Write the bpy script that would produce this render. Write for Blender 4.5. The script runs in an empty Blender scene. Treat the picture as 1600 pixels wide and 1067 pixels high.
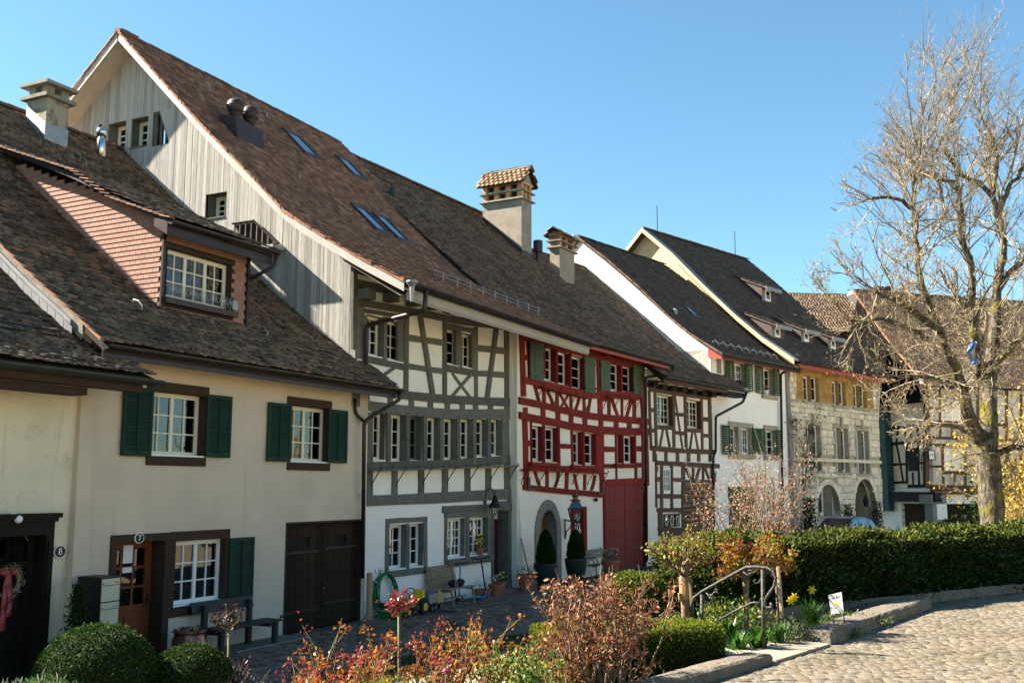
import bpy, math, random
import numpy as np
from mathutils import Vector, Matrix
random.seed(7); RNG = np.random.default_rng(7)
R_ = math.radians
SC = bpy.context.scene
COL = SC.collection
# ---------------------------------------------------------------- camera, world, sun, exposure
FPX, CU, CV, HZ, CAMH = 1600.0, 800.0, 533.5, 762.0, 2.95
PITCH = math.atan((HZ - CV) / FPX)
cam = bpy.data.objects.new('camera', bpy.data.cameras.new('camera')); COL.objects.link(cam)
cam.location = (0, 0, CAMH); cam.rotation_euler = (math.pi/2 + PITCH, 0, 0)
cam.data.sensor_width = 36; cam.data.lens = 36; cam.data.clip_end = 2000; cam.data.clip_start = .1
SC.camera = cam
SUN_EL, SUN_AZ = R_(38), math.atan2(-.981, .194)          # azimuth from +Y towards +X
world = bpy.data.worlds.new('World'); SC.world = world; world.use_nodes = True
wn = world.node_tree; bg = wn.nodes['Background']
sky = wn.nodes.new('ShaderNodeTexSky'); sky.sky_type = 'NISHITA'; sky.sun_disc = False
sky.sun_elevation = SUN_EL; sky.sun_rotation = SUN_AZ; sky.altitude = 400; sky.air_density = 1.0; sky.dust_density = .3; sky.ozone_density = 1.6
gm = wn.nodes.new('ShaderNodeMix'); gm.data_type = 'RGBA'; gm.blend_type = 'MULTIPLY'; gm.inputs[0].default_value = 1; gm.inputs[7].default_value = (.67, .905, .90, 1)
wn.links.new(sky.outputs[0], gm.inputs[6]); wn.links.new(gm.outputs[2], bg.inputs[0]); bg.inputs[1].default_value = .051
sl = bpy.data.lights.new('sun', 'SUN'); sl.energy = 5.0; sl.angle = R_(.53); sl.color = (1, .9, .76)
sun = bpy.data.objects.new('sun', sl); COL.objects.link(sun)
SD = Vector((math.sin(SUN_AZ)*math.cos(SUN_EL), math.cos(SUN_AZ)*math.cos(SUN_EL), math.sin(SUN_EL)))
sun.rotation_euler = SD.to_track_quat('Z', 'Y').to_euler()
SC.view_settings.view_transform = 'Standard'; SC.view_settings.look = 'None'
SC.view_settings.exposure = 2.38; SC.view_settings.gamma = 1.0; SC.view_settings.use_curve_mapping = False
SC.render.engine = 'CYCLES'
SC.cycles.max_bounces = 6; SC.cycles.diffuse_bounces = 3; SC.cycles.glossy_bounces = 3; SC.cycles.transparent_max_bounces = 8

# ---------------------------------------------------------------- projection helpers
def ray(u, v):
    x = (u-CU)/FPX; y = (CV-v)/FPX
    return (x, math.cos(PITCH)-y*math.sin(PITCH), math.sin(PITCH)+y*math.cos(PITCH))
def at_z(u, v, z=0.0):
    r = ray(u, v); t = (z-CAMH)/r[2]; return Vector((r[0]*t, r[1]*t, z))
def at_y(u, v, y):
    r = ray(u, v); t = y/r[1]; return Vector((r[0]*t, y, CAMH+r[2]*t))
def K(ox, oy, sc): return lambda x, y: (ox+x/sc, oy+y/sc)
k1 = K(0, 0, 1)
class Wall:
    def __init__(self, O, azd):
        a = R_(azd); self.O = O; self.D = (math.sin(a), math.cos(a)); self.N = (math.cos(a), -math.sin(a)); self.az = a
    def sz(self, u, v, d=0.0):
        r = ray(u, v); N = self.N; den = r[0]*N[0]+r[1]*N[1]; t = (self.O[0]*N[0]+self.O[1]*N[1]+d)/den
        return ((r[0]*t-self.O[0])*self.D[0]+(r[1]*t-self.O[1])*self.D[1], CAMH+r[2]*t)
    def nz(self, u, v, s0):
        r = ray(u, v); D = self.D; den = r[0]*D[0]+r[1]*D[1]; t = (self.O[0]*D[0]+self.O[1]*D[1]+s0)/den
        return (-((r[0]*t-self.O[0])*self.N[0]+(r[1]*t-self.O[1])*self.N[1]), CAMH+r[2]*t)
    def P(self, s, z, d=0.0):
        return Vector((self.O[0]+self.D[0]*s+self.N[0]*d, self.O[1]+self.D[1]*s+self.N[1]*d, z))
    def ksz(self, k, x, y, d=0.0): return self.sz(*k(x, y), d)
    def M(self, s, z, d=0.0):      # matrix: local x along wall, y = outwards, z up
        p = self.P(s, z, d); D, N = self.D, self.N
        return Matrix(((D[0], N[0], 0, p.x), (D[1], N[1], 0, p.y), (0, 0, 1, p.z), (0, 0, 0, 1)))
A = Wall((-4.598, 21.181), 26.334)
G = Wall((A.O[0]-.25*A.N[0], A.O[1]-.25*A.N[1]), 26.334)
R = Wall((0.152, 30.779), 28.84)
B = Wall((5.252, 40.04), 33.01)
C = Wall((8.817, 45.527), 38.16)
S = Wall((14.093, 52.241), 43.8)
F = Wall((25.3, 62.0), 72.0)

# ---------------------------------------------------------------- materials
def mk(name, c, c2=None, scale=6, lo=.35, hi=.65, rough=.85, bump=0, bscale=40, island=0, stretch=None, spots=None, metal=0, spec=.3, hue=0, transl=0, detail=6, emis=None, bdist=.02, vein=None):
    m = bpy.data.materials.new(name); m.use_nodes = True; nt = m.node_tree; N = nt.nodes; L = nt.links
    b = N['Principled BSDF']; b.inputs['Roughness'].default_value = rough; b.inputs['Metallic'].default_value = metal
    b.inputs['Specular IOR Level'].default_value = spec
    geo = N.new('ShaderNodeNewGeometry'); oi = N.new('ShaderNodeObjectInfo')
    vec = geo.outputs['Position']
    if stretch:
        mp = N.new('ShaderNodeMapping'); mp.inputs['Scale'].default_value = stretch; L.new(vec, mp.inputs[0]); vecs = mp.outputs[0]
    else: vecs = vec
    rgb = N.new('ShaderNodeRGB'); rgb.outputs[0].default_value = (*c, 1); col = rgb.outputs[0]
    def mixc(fac, a, b2):
        mx = N.new('ShaderNodeMix'); mx.data_type = 'RGBA'; mx.clamp_factor = True
        L.new(fac, mx.inputs[0])
        for s, i in ((a, 6), (b2, 7)):
            if isinstance(s, tuple): mx.inputs[i].default_value = (*s, 1)
            else: L.new(s, mx.inputs[i])
        return mx.outputs[2]
    def noise(sc, dt=detail, v=vecs, ro=.6):
        n = N.new('ShaderNodeTexNoise'); n.inputs['Scale'].default_value = sc; n.inputs['Detail'].default_value = dt; n.inputs['Roughness'].default_value = ro
        L.new(v, n.inputs['Vector']); return n.outputs['Fac']
    def ramp(f, a, b2):
        r = N.new('ShaderNodeMapRange'); r.inputs[1].default_value = a; r.inputs[2].default_value = b2; L.new(f, r.inputs[0]); return r.outputs[0]
    if c2: col = mixc(ramp(noise(scale), lo, hi), col, c2)
    if island or hue:
        ad = N.new('ShaderNodeMath'); ad.operation = 'ADD'; L.new(geo.outputs['Random Per Island'], ad.inputs[0]); L.new(oi.outputs['Random'], ad.inputs[1])
        fr = N.new('ShaderNodeMath'); fr.operation = 'FRACT'; L.new(ad.outputs[0], fr.inputs[0])
        if island:
            r = N.new('ShaderNodeMapRange'); r.inputs[3].default_value = 1-island; r.inputs[4].default_value = 1+island; L.new(fr.outputs[0], r.inputs[0])
            hs = N.new('ShaderNodeHueSaturation'); L.new(r.outputs[0], hs.inputs['Value']); L.new(col, hs.inputs['Color']); col = hs.outputs[0]
        if hue:
            m7 = N.new('ShaderNodeMath'); m7.operation = 'MULTIPLY'; m7.inputs[1].default_value = 7.31; L.new(fr.outputs[0], m7.inputs[0])
            f2 = N.new('ShaderNodeMath'); f2.operation = 'FRACT'; L.new(m7.outputs[0], f2.inputs[0])
            if isinstance(hue, tuple): col = mixc(ramp(f2.outputs[0], hue[3], hue[4]) , col, hue[:3])
            else:
                r = N.new('ShaderNodeMapRange'); r.inputs[3].default_value = .5-hue; r.inputs[4].default_value = .5+hue; L.new(f2.outputs[0], r.inputs[0])
                hs = N.new('ShaderNodeHueSaturation'); L.new(r.outputs[0], hs.inputs['Hue']); L.new(col, hs.inputs['Color']); col = hs.outputs[0]
    if spots:
        for sp in spots:
            sc_, sscale, a_, b_ = sp[:4]; v_ = vec
            if len(sp) > 4:
                mp2 = N.new('ShaderNodeMapping'); mp2.inputs['Scale'].default_value = sp[4]; L.new(vec, mp2.inputs[0]); v_ = mp2.outputs[0]
            col = mixc(ramp(noise(sscale, 8, v_, .65), a_, b_), col, sc_)
    L.new(col, b.inputs['Base Color'])
    if bump:
        bp = N.new('ShaderNodeBump'); bp.inputs['Strength'].default_value = bump; bp.inputs['Distance'].default_value = bdist
        L.new(noise(bscale, 6), bp.inputs['Height']); L.new(bp.outputs[0], b.inputs['Normal'])
    if transl:
        tr = N.new('ShaderNodeBsdfTranslucent'); L.new(col, tr.inputs[0]); mx = N.new('ShaderNodeMixShader'); mx.inputs[0].default_value = transl
        L.new(b.outputs[0], mx.inputs[1]); L.new(tr.outputs[0], mx.inputs[2]); L.new(mx.outputs[0], N['Material Output'].inputs[0])
    if emis: b.inputs['Emission Color'].default_value = (*emis, 1); b.inputs['Emission Strength'].default_value = 1
    return m
def mk_glass(name, tint=(.9, .93, .92), ior=1.9):
    m = bpy.data.materials.new(name); m.use_nodes = True; nt = m.node_tree; N = nt.nodes; L = nt.links
    for n in list(N):
        if n.type == 'BSDF_PRINCIPLED': N.remove(n)
    t = N.new('ShaderNodeBsdfTransparent'); t.inputs[0].default_value = (*tint, 1)
    g = N.new('ShaderNodeBsdfGlossy'); g.inputs['Roughness'].default_value = .01
    fz = N.new('ShaderNodeFresnel'); fz.inputs[0].default_value = ior
    geo = N.new('ShaderNodeNewGeometry'); n = N.new('ShaderNodeTexNoise'); n.inputs['Scale'].default_value = 1.7; n.inputs['Detail'].default_value = 1
    L.new(geo.outputs['Position'], n.inputs['Vector'])
    bp = N.new('ShaderNodeBump'); bp.inputs['Strength'].default_value = .12; bp.inputs['Distance'].default_value = .05; L.new(n.outputs['Fac'], bp.inputs['Height'])
    L.new(bp.outputs[0], g.inputs['Normal'])
    mx = N.new('ShaderNodeMixShader'); L.new(fz.outputs[0], mx.inputs[0]); L.new(t.outputs[0], mx.inputs[1]); L.new(g.outputs[0], mx.inputs[2])
    L.new(mx.outputs[0], N['Material Output'].inputs[0]); return m
MT = {}
MT['plaster_beige'] = mk('plaster_beige', (.64, .525, .395), (.57, .47, .36), 1.3, bump=.6, bscale=55, spots=[((.50, .42, .32), .5, .50, .75), ((.44, .375, .29), 1.6, .60, .85, (2.2, 2.2, .18))])
MT['plaster_cream'] = mk('plaster_cream', (.76, .67, .50), (.62, .55, .41), .9, bump=.4, bscale=14, spots=[((.52, .46, .35), 2.5, .54, .75), ((.44, .39, .30), 1.6, .54, .75, (2.2, 2.2, .2))])
MT['plaster_white'] = mk('plaster_white', (.88, .82, .75), (.84, .785, .72), 1.2, bump=.3, bscale=25, spots=[((.66, .61, .55), 1.5, .62, .85, (2.4, 2.4, .2))])
MT['infill'] = mk('infill', (.88, .83, .72), (.82, .77, .66), 2.2, bump=.25, bscale=22, spots=[((.70, .65, .55), 3, .62, .8)])
MT['infill_red'] = mk('infill_red', (.86, .79, .67), (.80, .73, .62), 2.2, bump=.25, bscale=22)
MT['roughcast'] = mk('roughcast', (.66, .63, .55), (.58, .555, .49), 3, rough=.95, bump=1, bscale=14, bdist=.04)
MT['timber_grey'] = mk('timber_grey', (.15, .145, .12), (.11, .106, .09), 5, rough=.8, spec=.12, bump=.6, bscale=22, island=.2, spots=[((.06, .058, .05), 11, .60, .72), ((.20, .19, .165), 16, .63, .74)])
MT['timber_red'] = mk('timber_red', (.23, .020, .012), (.16, .016, .011), 5, rough=.75, spec=.12, bump=.6, bscale=22, island=.22, spots=[((.10, .016, .013), 11, .58, .72), ((.28, .055, .038), 16, .62, .74)])
MT['timber_brown'] = mk('timber_brown', (.12, .055, .03), (.07, .034, .02), 5, rough=.75, bump=.5, bscale=18, island=.25)
MT['timber_dark'] = mk('timber_dark', (.02, .016, .014), (.012, .01, .01), 5, rough=.8, bump=.4, bscale=18, island=.2)
MT['board_grey'] = mk('board_grey', (.385, .37, .335), (.285, .275, .25), 14, .38, .62, rough=.9, bump=.4, bscale=30, island=.24, stretch=(3, 3, .16), spots=[((.22, .21, .19), 7, .60, .72, (1, 1, .3))])
MT['soffit'] = mk('soffit', (.50, .44, .35), (.42, .37, .3), 5, island=.08)
MT['barge'] = mk('barge', (.42, .39, .34), (.36, .335, .30), 5, rough=.6)
MT['tile_moss'] = mk('tile_moss', (.165, .113, .074), (.050, .036, .027), 9, .42, .60, rough=.85, bump=.7, bscale=60, island=.5, hue=(.24, .12, .065, .8, 1.0), spots=[((.055, .042, .032), .8, .50, .68), ((.15, .135, .06), 1.9, .58, .68), ((.52, .48, .38), 24, .62, .70)])
MT['tile_old'] = mk('tile_old', (.14, .095, .065), (.05, .037, .028), 6, .42, .6, rough=.85, bump=.6, bscale=60, island=.45, hue=(.20, .11, .065, .75, 1.0), spots=[((.05, .038, .03), .7, .5, .68), ((.42, .38, .30), 17, .66, .74), ((.13, .12, .05), 1.3, .58, .68)])
MT['tile_new'] = mk('tile_new', (.23, .115, .070), (.14, .074, .048), 3, rough=.85, bump=.5, bscale=60, island=.40, hue=(.33, .20, .13, .8, 1.0), spots=[((.10, .06, .045), .7, .52, .76)])
MT['tile_dark'] = mk('tile_dark', (.070, .052, .040), (.042, .033, .027), 4, rough=.85, bump=.5, bscale=50, island=.4, hue=(.12, .075, .05, .8, 1.0))
MT['tile_orange'] = mk('tile_orange', (.34, .145, .075), (.24, .11, .062), 5, rough=.8, bump=.4, bscale=50, island=.25)
MT['tile_far'] = mk('tile_far', (.27, .165, .10), (.16, .11, .07), 3, rough=.85, island=.42, hue=(.34, .24, .15, .7, 1.0))
MT['shingle'] = mk('shingle', (.33, .175, .125), (.27, .14, .10), 5, rough=.8, island=.1)
MT['deck'] = mk('deck', (.03, .022, .018), rough=.9)
MT['ridge'] = mk('ridge', (.17, .075, .045), (.10, .06, .045), 6, island=.35, bump=.4, bscale=50, spots=[((.09, .09, .05), 4, .5, .65)])
MT['frame_cream'] = mk('frame_cream', (.74, .68, .52), rough=.5)
MT['frame_white'] = mk('frame_white', (.80, .79, .75), rough=.45)
MT['frame_dark'] = mk('frame_dark', (.10, .10, .09), rough=.5)
MT['brown_trim'] = mk('brown_trim', (.060, .036, .025), (.042, .027, .019), 9, rough=.75, spec=.1, bump=.3, bscale=30)
MT['shutter_green'] = mk('shutter_green', (.011, .038, .022), (.008, .028, .017), 8, rough=.6, island=.15, spec=.15)
MT['shutter_olive'] = mk('shutter_olive', (.058, .085, .032), (.045, .068, .028), 6, rough=.6)
MT['shutter_leaf'] = mk('shutter_leaf', (.040, .075, .025), (.03, .058, .02), 6, rough=.6, island=.1, spec=.12)
MT['copper'] = mk('copper', (.060, .040, .038), (.035, .03, .032), 2.5, rough=.42, metal=.6)
MT['copper_new'] = mk('copper_new', (.40, .17, .10), (.09, .06, .05), 9, .4, .6, rough=.35, metal=.7)
MT['gutter_green'] = mk('gutter_green', (.035, .05, .042), (.025, .03, .028), 3, rough=.5, metal=.3)
MT['zinc'] = mk('zinc', (.32, .33, .33), (.25, .26, .27), 4, rough=.45, metal=.6)
MT['steel'] = mk('steel', (.6, .6, .6), rough=.18, metal=1)
MT['iron'] = mk('iron', (.02, .02, .022), rough=.5, metal=.4)
MT['iron_grey'] = mk('iron_grey', (.055, .052, .05), (.035, .032, .03), 14, rough=.5, metal=.3, bump=.5, bscale=50)
MT['dark_metal'] = mk('dark_metal', (.045, .043, .045), (.08, .05, .04), 5, rough=.5, metal=.5)
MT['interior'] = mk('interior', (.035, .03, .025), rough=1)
MT['curtain'] = mk('curtain', (.45, .43, .38), (.3, .28, .25), 9, rough=1, stretch=(6, 6, .3), transl=.2)
MT['curtain_dark'] = mk('curtain_dark', (.12, .13, .12), (.07, .08, .075), 9, rough=1, stretch=(6, 6, .3))
MT['curtain_red'] = mk('curtain_red', (.20, .06, .05), (.1, .03, .03), 9, rough=1, stretch=(6, 6, .3))
MT['glass'] = mk_glass('glass')
MT['concrete'] = mk('concrete', (.30, .27, .22), (.17, .16, .13), 6, rough=.95, bump=.6, bscale=40)
MT['chimney_render'] = mk('chimney_render', (.30, .26, .20), (.22, .195, .155), 2.5, rough=.95, bump=.4, bscale=30, spots=[((.12, .11, .085), 4.5, .6, .7)])
MT['stain_render'] = mk('stain_render', (.34, .295, .215), (.17, .15, .12), 3.5, .5, .58, rough=.95, bump=.4, bscale=30)
MT['brick'] = mk('brick', (.50, .26, .14), (.42, .28, .17), 7, rough=.9, island=.25)
MT['stone_grey'] = mk('stone_grey', (.25, .235, .20), (.19, .18, .16), 6, rough=.9, bump=.4, bscale=30)
MT['curb'] = mk('curb', (.19, .16, .12), (.125, .108, .082), 7, rough=.95, bump=1, bscale=28, bdist=.03, spots=[((.07, .062, .046), 60, .56, .68), ((.26, .225, .175), 2.5, .6, .75), ((.07, .07, .035), 6, .6, .75)])
MT['masonry'] = mk('masonry', (.80, .70, .53), (.62, .53, .40), 5, rough=.95, bump=1, bscale=16, bdist=.06, island=.18, spots=[((.34, .27, .18), 1.0, .60, .76), ((.45, .38, .27), 9, .60, .72)])
MT['masonry_yellow'] = mk('masonry_yellow', (.40, .235, .07), (.29, .165, .05), 3, rough=.95, bump=.5, bscale=20, island=.22)
MT['mortar'] = mk('mortar', (.42, .36, .26), (.34, .29, .21), 6, rough=1)
MT['mortar_light'] = mk('mortar_light', (.40, .31, .17), rough=1)
MT['sandstone'] = mk('sandstone', (.38, .32, .23), (.28, .24, .18), 4, rough=.9, bump=.4, bscale=20)
MT['cobble'] = mk('cobble', (.165, .132, .086), (.125, .102, .07), 9, rough=.85, bump=.8, bscale=60, island=.34, hue=(.15, .135, .11, .45, 1.0), spots=[((.07, .06, .04), 30, .56, .72), ((.09, .08, .043), .9, .52, .75)])
MT['cobble_street'] = mk('cobble_street', (.17, .14, .10), (.10, .085, .065), 5, rough=.75, bump=.5, bscale=45, island=.5)
MT['joint'] = mk('joint', (.13, .105, .066), (.075, .07, .035), 9, rough=1)
MT['bounce_gravel'] = mk('bounce_gravel', (.68, .57, .42), (.58, .49, .36), 3, rough=1, bump=.5, bscale=60)  # kept pale so the added ground sheet throws sun onto the shaded facades
MT['joint_street'] = mk('joint_street', (.06, .052, .04), (.04, .04, .03), 8, rough=1)
MT['slab'] = mk('slab', (.26, .225, .17), (.22, .19, .145), 4, rough=.9, bump=.3, bscale=60)
MT['soil'] = mk('soil', (.32, .26, .18), (.23, .20, .13), 6, rough=1, bump=1, bscale=18, bdist=.05)
MT['door_brown'] = mk('door_brown', (.22, .058, .018), (.12, .034, .013), 6, rough=.5, spec=.2, stretch=(4, 4, .5))
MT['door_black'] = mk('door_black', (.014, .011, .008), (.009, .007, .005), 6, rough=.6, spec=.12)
MT['plank_dark'] = mk('plank_dark', (.040, .025, .016), (.027, .018, .012), 9, rough=.85, spec=.06, island=.25, stretch=(4, 4, .4), bump=.3, bscale=30)
MT['door_red'] = mk('door_red', (.22, .022, .016), (.17, .018, .014), 7, rough=.6, spec=.15, island=.12)
MT['door_honey'] = mk('door_honey', (.22, .09, .03), (.16, .065, .025), 8, rough=.5, stretch=(4, 4, .5))
MT['lattice'] = mk('lattice', (.17, .075, .028), (.12, .05, .02), 8, rough=.6, island=.12)
MT['maroon'] = mk('maroon', (.075, .012, .010), rough=.5)
MT['fascia_red'] = mk('fascia_red', (.36, .055, .03), (.30, .045, .028), 5, rough=.6)
MT['terracotta'] = mk('terracotta', (.36, .13, .065), (.28, .11, .06), 8, rough=.85)
MT['pot_dark'] = mk('pot_dark', (.016, .026, .026), rough=.55)
MT['wood_pale'] = mk('wood_pale', (.30, .225, .14), (.22, .165, .105), 8, rough=.8, island=.15)
MT['wood_bench_dark'] = mk('wood_bench_dark', (.035, .032, .03), (.025, .024, .023), 8, rough=.6, island=.15)
MT['wood_bench_grey'] = mk('wood_bench_grey', (.22, .19, .16), rough=.8)
MT['hose'] = mk('hose', (.01, .16, .04), rough=.4)
MT['toy_green'] = mk('toy_green', (.02, .16, .03), rough=.35)
MT['toy_yellow'] = mk('toy_yellow', (.75, .50, .02), rough=.35)
MT['toy_orange'] = mk('toy_orange', (.80, .36, .02), rough=.35)
MT['rubber'] = mk('rubber', (.012, .012, .012), rough=.7)
MT['scoot_teal'] = mk('scoot_teal', (.03, .35, .32), rough=.35)
MT['scoot_blue'] = mk('scoot_blue', (.03, .18, .55), rough=.3, metal=.4)
MT['mail_box'] = mk('mail_box', (.52, .48, .34), rough=.5)
MT['mail_body'] = mk('mail_body', (.025, .022, .02), rough=.5)
MT['paper'] = mk('paper', (.75, .76, .78), rough=.8)
MT['ink'] = mk('ink', (.03, .03, .03), rough=.8)
MT['gold'] = mk('gold', (.80, .52, .12), rough=.6)
MT['plate_white'] = mk('plate_white', (.80, .76, .62), rough=.5)
MT['ribbon'] = mk('ribbon', (.36, .07, .075), rough=.6)
MT['twig_pale'] = mk('twig_pale', (.36, .31, .22), rough=.9)
MT['peach'] = mk('peach', (.48, .35, .21), (.42, .31, .195), 2, rough=.9, bump=.2)
MT['flashing'] = mk('flashing', (.26, .25, .245), (.20, .19, .19), 3, rough=.5, metal=.4)
MT['bark'] = mk('bark', (.15, .122, .085), (.045, .038, .028), 12, .42, .56, rough=.95, bump=1, bscale=11, bdist=.12, stretch=(1, 1, .35), spots=[((.13, .12, .012), 1.7, .53, .62)])
MT['twig'] = mk('twig', (.30, .245, .165), (.15, .12, .08), 5, rough=.9, island=.45)
MT['bud'] = mk('bud', (.34, .235, .08), rough=.8, island=.4, hue=.03, transl=.3)
MT['bark_shrub'] = mk('bark_shrub', (.17, .125, .08), (.10, .07, .045), 12, rough=.95, bump=.4)
MT['stem_green'] = mk('stem_green', (.12, .14, .045), (.15, .09, .04), 9, rough=.8)
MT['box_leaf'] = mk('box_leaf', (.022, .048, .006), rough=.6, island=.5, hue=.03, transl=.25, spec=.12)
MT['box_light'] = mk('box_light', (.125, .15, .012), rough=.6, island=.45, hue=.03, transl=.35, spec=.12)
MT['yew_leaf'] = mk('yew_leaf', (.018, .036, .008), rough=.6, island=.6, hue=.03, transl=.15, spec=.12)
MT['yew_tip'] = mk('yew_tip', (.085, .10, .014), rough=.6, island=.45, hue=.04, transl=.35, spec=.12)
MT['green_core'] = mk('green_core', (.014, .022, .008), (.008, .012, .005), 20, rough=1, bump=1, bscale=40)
MT['leaf_bronze'] = mk('leaf_bronze', (.20, .085, .032), rough=.5, island=.5, hue=.03, transl=.35, spec=.2)
MT['leaf_pink'] = mk('leaf_pink', (.30, .145, .085), rough=.5, island=.45, hue=.03, transl=.35, spec=.2)
MT['leaf_orange'] = mk('leaf_orange', (.25, .085, .012), rough=.45, island=.5, hue=.035, transl=.45, spec=.3)
MT['leaf_yellowgreen'] = mk('leaf_yellowgreen', (.175, .19, .018), rough=.45, island=.45, hue=.05, transl=.4, spec=.3)
MT['leaf_red'] = mk('leaf_red', (.21, .022, .024), rough=.4, island=.5, hue=.03, transl=.4, spec=.4)
MT['leaf_darkred'] = mk('leaf_darkred', (.035, .010, .013), rough=.5, island=.4, transl=.2)
MT['leaf_green'] = mk('leaf_green', (.04, .11, .012), rough=.45, island=.45, hue=.03, transl=.35)
MT['leaf_silver'] = mk('leaf_silver', (.14, .16, .11), rough=.7, island=.4, hue=.03, transl=.2)
MT['blossom'] = mk('blossom', (.44, .25, .155), rough=.7, island=.35, hue=.03, transl=.4)
MT['forsythia'] = mk('forsythia', (.36, .25, .04), rough=.7, island=.35, hue=.02, transl=.3)
MT['daffodil'] = mk('daffodil', (.65, .50, .025), rough=.6, transl=.3)
MT['grass'] = mk('grass', (.028, .06, .010), (.05, .065, .02), 5, rough=.8, island=.4)
MT['burlap'] = mk('burlap', (.30, .20, .10), (.24, .16, .08), 30, rough=1, bump=.6, bscale=90)
MT['hill'] = mk('hill', (.42, .34, .19), (.30, .26, .13), .35, rough=1, spots=[((.12, .12, .05), .5, .5, .6)])
MT['car_blue'] = mk('car_blue', (.03, .14, .38), rough=.2, spec=.6)
MT['car_dark'] = mk('car_dark', (.02, .022, .03), rough=.15, spec=.6)
MT['cloth_blue'] = mk('cloth_blue', (.08, .19, .45), (.3, .4, .6), 12, rough=.8)
MT['car_window'] = mk('car_window', (.03, .12, .26), rough=.08, spec=1.0)
MT['shaded_boards'] = mk('shaded_boards', (.007, .006, .005), (.004, .0035, .003), 5, rough=.9, spec=.05, island=.3)  # dark boards with the stone house's shadow put into their colour
MT['teal'] = mk('teal', (.035, .09, .085), (.02, .05, .05), 3, rough=.7)
MT['stone_step'] = mk('stone_step', (.16, .15, .13), (.12, .115, .10), 6, rough=.9, bump=.4)
MT['purple'] = mk('purple', (.10, .03, .13), rough=.4)
MT['downpipe_foot'] = mk('downpipe_foot', (.50, .27, .15), rough=.6)

# ---------------------------------------------------------------- mesh builder
class MB:
    def __init__(self): self.v = []; self.f = []
    def add(self, vs, fs):
        o = len(self.v); self.v += [tuple(p) for p in vs]; self.f += [tuple(i+o for i in f) for f in fs]; return self
    def quad(self, *p): return self.add(p, [tuple(range(len(p)))])
    def hexa(self, p):      # 8 points: bottom 0-3, top 4-7
        return self.add(p, [(3, 2, 1, 0), (4, 5, 6, 7), (0, 1, 5, 4), (1, 2, 6, 5), (2, 3, 7, 6), (3, 0, 4, 7)])
    def wbox(self, W, s0, s1, z0, z1, d0, d1):
        P = W.P; return self.hexa([P(s0, z0, d0), P(s0, z0, d1), P(s1, z0, d1), P(s1, z0, d0), P(s0, z1, d0), P(s0, z1, d1), P(s1, z1, d1), P(s1, z1, d0)])
    def box(self, M, sx, sy, sz, c=(0, 0, 0)):
        q = [(-1, -1, -1), (1, -1, -1), (1, 1, -1), (-1, 1, -1), (-1, -1, 1), (1, -1, 1), (1, 1, 1), (-1, 1, 1)]
        return self.hexa([M @ Vector((c[0]+x*sx/2, c[1]+y*sy/2, c[2]+z*sz/2)) for x, y, z in q])
    def tube(self, pts, r, n=6, cap=True):
        pts = [Vector(p) for p in pts]; m = len(pts)
        rs = r if isinstance(r, (list, tuple)) else [r]*m
        vs = []; prev = None
        for i, p in enumerate(pts):
            t = (pts[min(i+1, m-1)]-pts[max(i-1, 0)])
            t = t.normalized() if t.length > 1e-9 else Vector((0, 0, 1))
            if prev is None:
                a = Vector((0, 0, 1)) if abs(t.z) < .9 else Vector((1, 0, 0)); x = t.cross(a).normalized()
            else:
                x = (prev - t*prev.dot(t)); x = x.normalized() if x.length > 1e-6 else t.orthogonal().normalized()
            prev = x; y = t.cross(x)
            for j in range(n):
                an = 2*math.pi*j/n; vs.append(p+(x*math.cos(an)+y*math.sin(an))*rs[i])
        fs = []
        for i in range(m-1):
            for j in range(n): fs.append((i*n+j, i*n+(j+1) % n, (i+1)*n+(j+1) % n, (i+1)*n+j))
        if cap: fs.append(tuple(range(n-1, -1, -1))); fs.append(tuple((m-1)*n+j for j in range(n)))
        return self.add(vs, fs)
    def lathe(self, M, prof, n=16):
        vs = [M @ Vector((r*math.cos(2*math.pi*j/n), r*math.sin(2*math.pi*j/n), z)) for r, z in prof for j in range(n)]
        fs = [(i*n+j, i*n+(j+1) % n, (i+1)*n+(j+1) % n, (i+1)*n+j) for i in range(len(prof)-1) for j in range(n)]
        fs.append(tuple(range(n-1, -1, -1))); fs.append(tuple((len(prof)-1)*n+j for j in range(n)))
        return self.add(vs, fs)
    def prism(self, front, off):   # polygon extruded by vector
        off = Vector(off); n = len(front); fr = [Vector(p) for p in front]
        return self.add(fr+[p+off for p in fr], [tuple(range(n)), tuple(range(2*n-1, n-1, -1))]+[(i, i+n, (i+1) % n+n, (i+1) % n) for i in range(n)])
    def sphere(self, M, r, nu=14, nv=9, sx=1, sy=1, sz=1):
        prof = [(max(r*math.sin(math.pi*i/nv), 1e-4), -r*math.cos(math.pi*i/nv)*sz) for i in range(nv+1)]
        return self.lathe(M @ Matrix.Diagonal((sx, sy, 1, 1)), prof, nu)
WO = {}
def T(*p): return Matrix.Translation(Vector(p if len(p) == 3 else p[0]))
def place(o, parent, wpos):
    if parent is not None: o.parent = parent; o.location = Vector(wpos)-WO[parent.name]
    else: o.location = wpos
    WO[o.name] = Vector(wpos)
def fixn(me):
    import bmesh
    bm = bmesh.new(); bm.from_mesh(me); bmesh.ops.recalc_face_normals(bm, faces=bm.faces); bm.to_mesh(me); bm.free()
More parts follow.
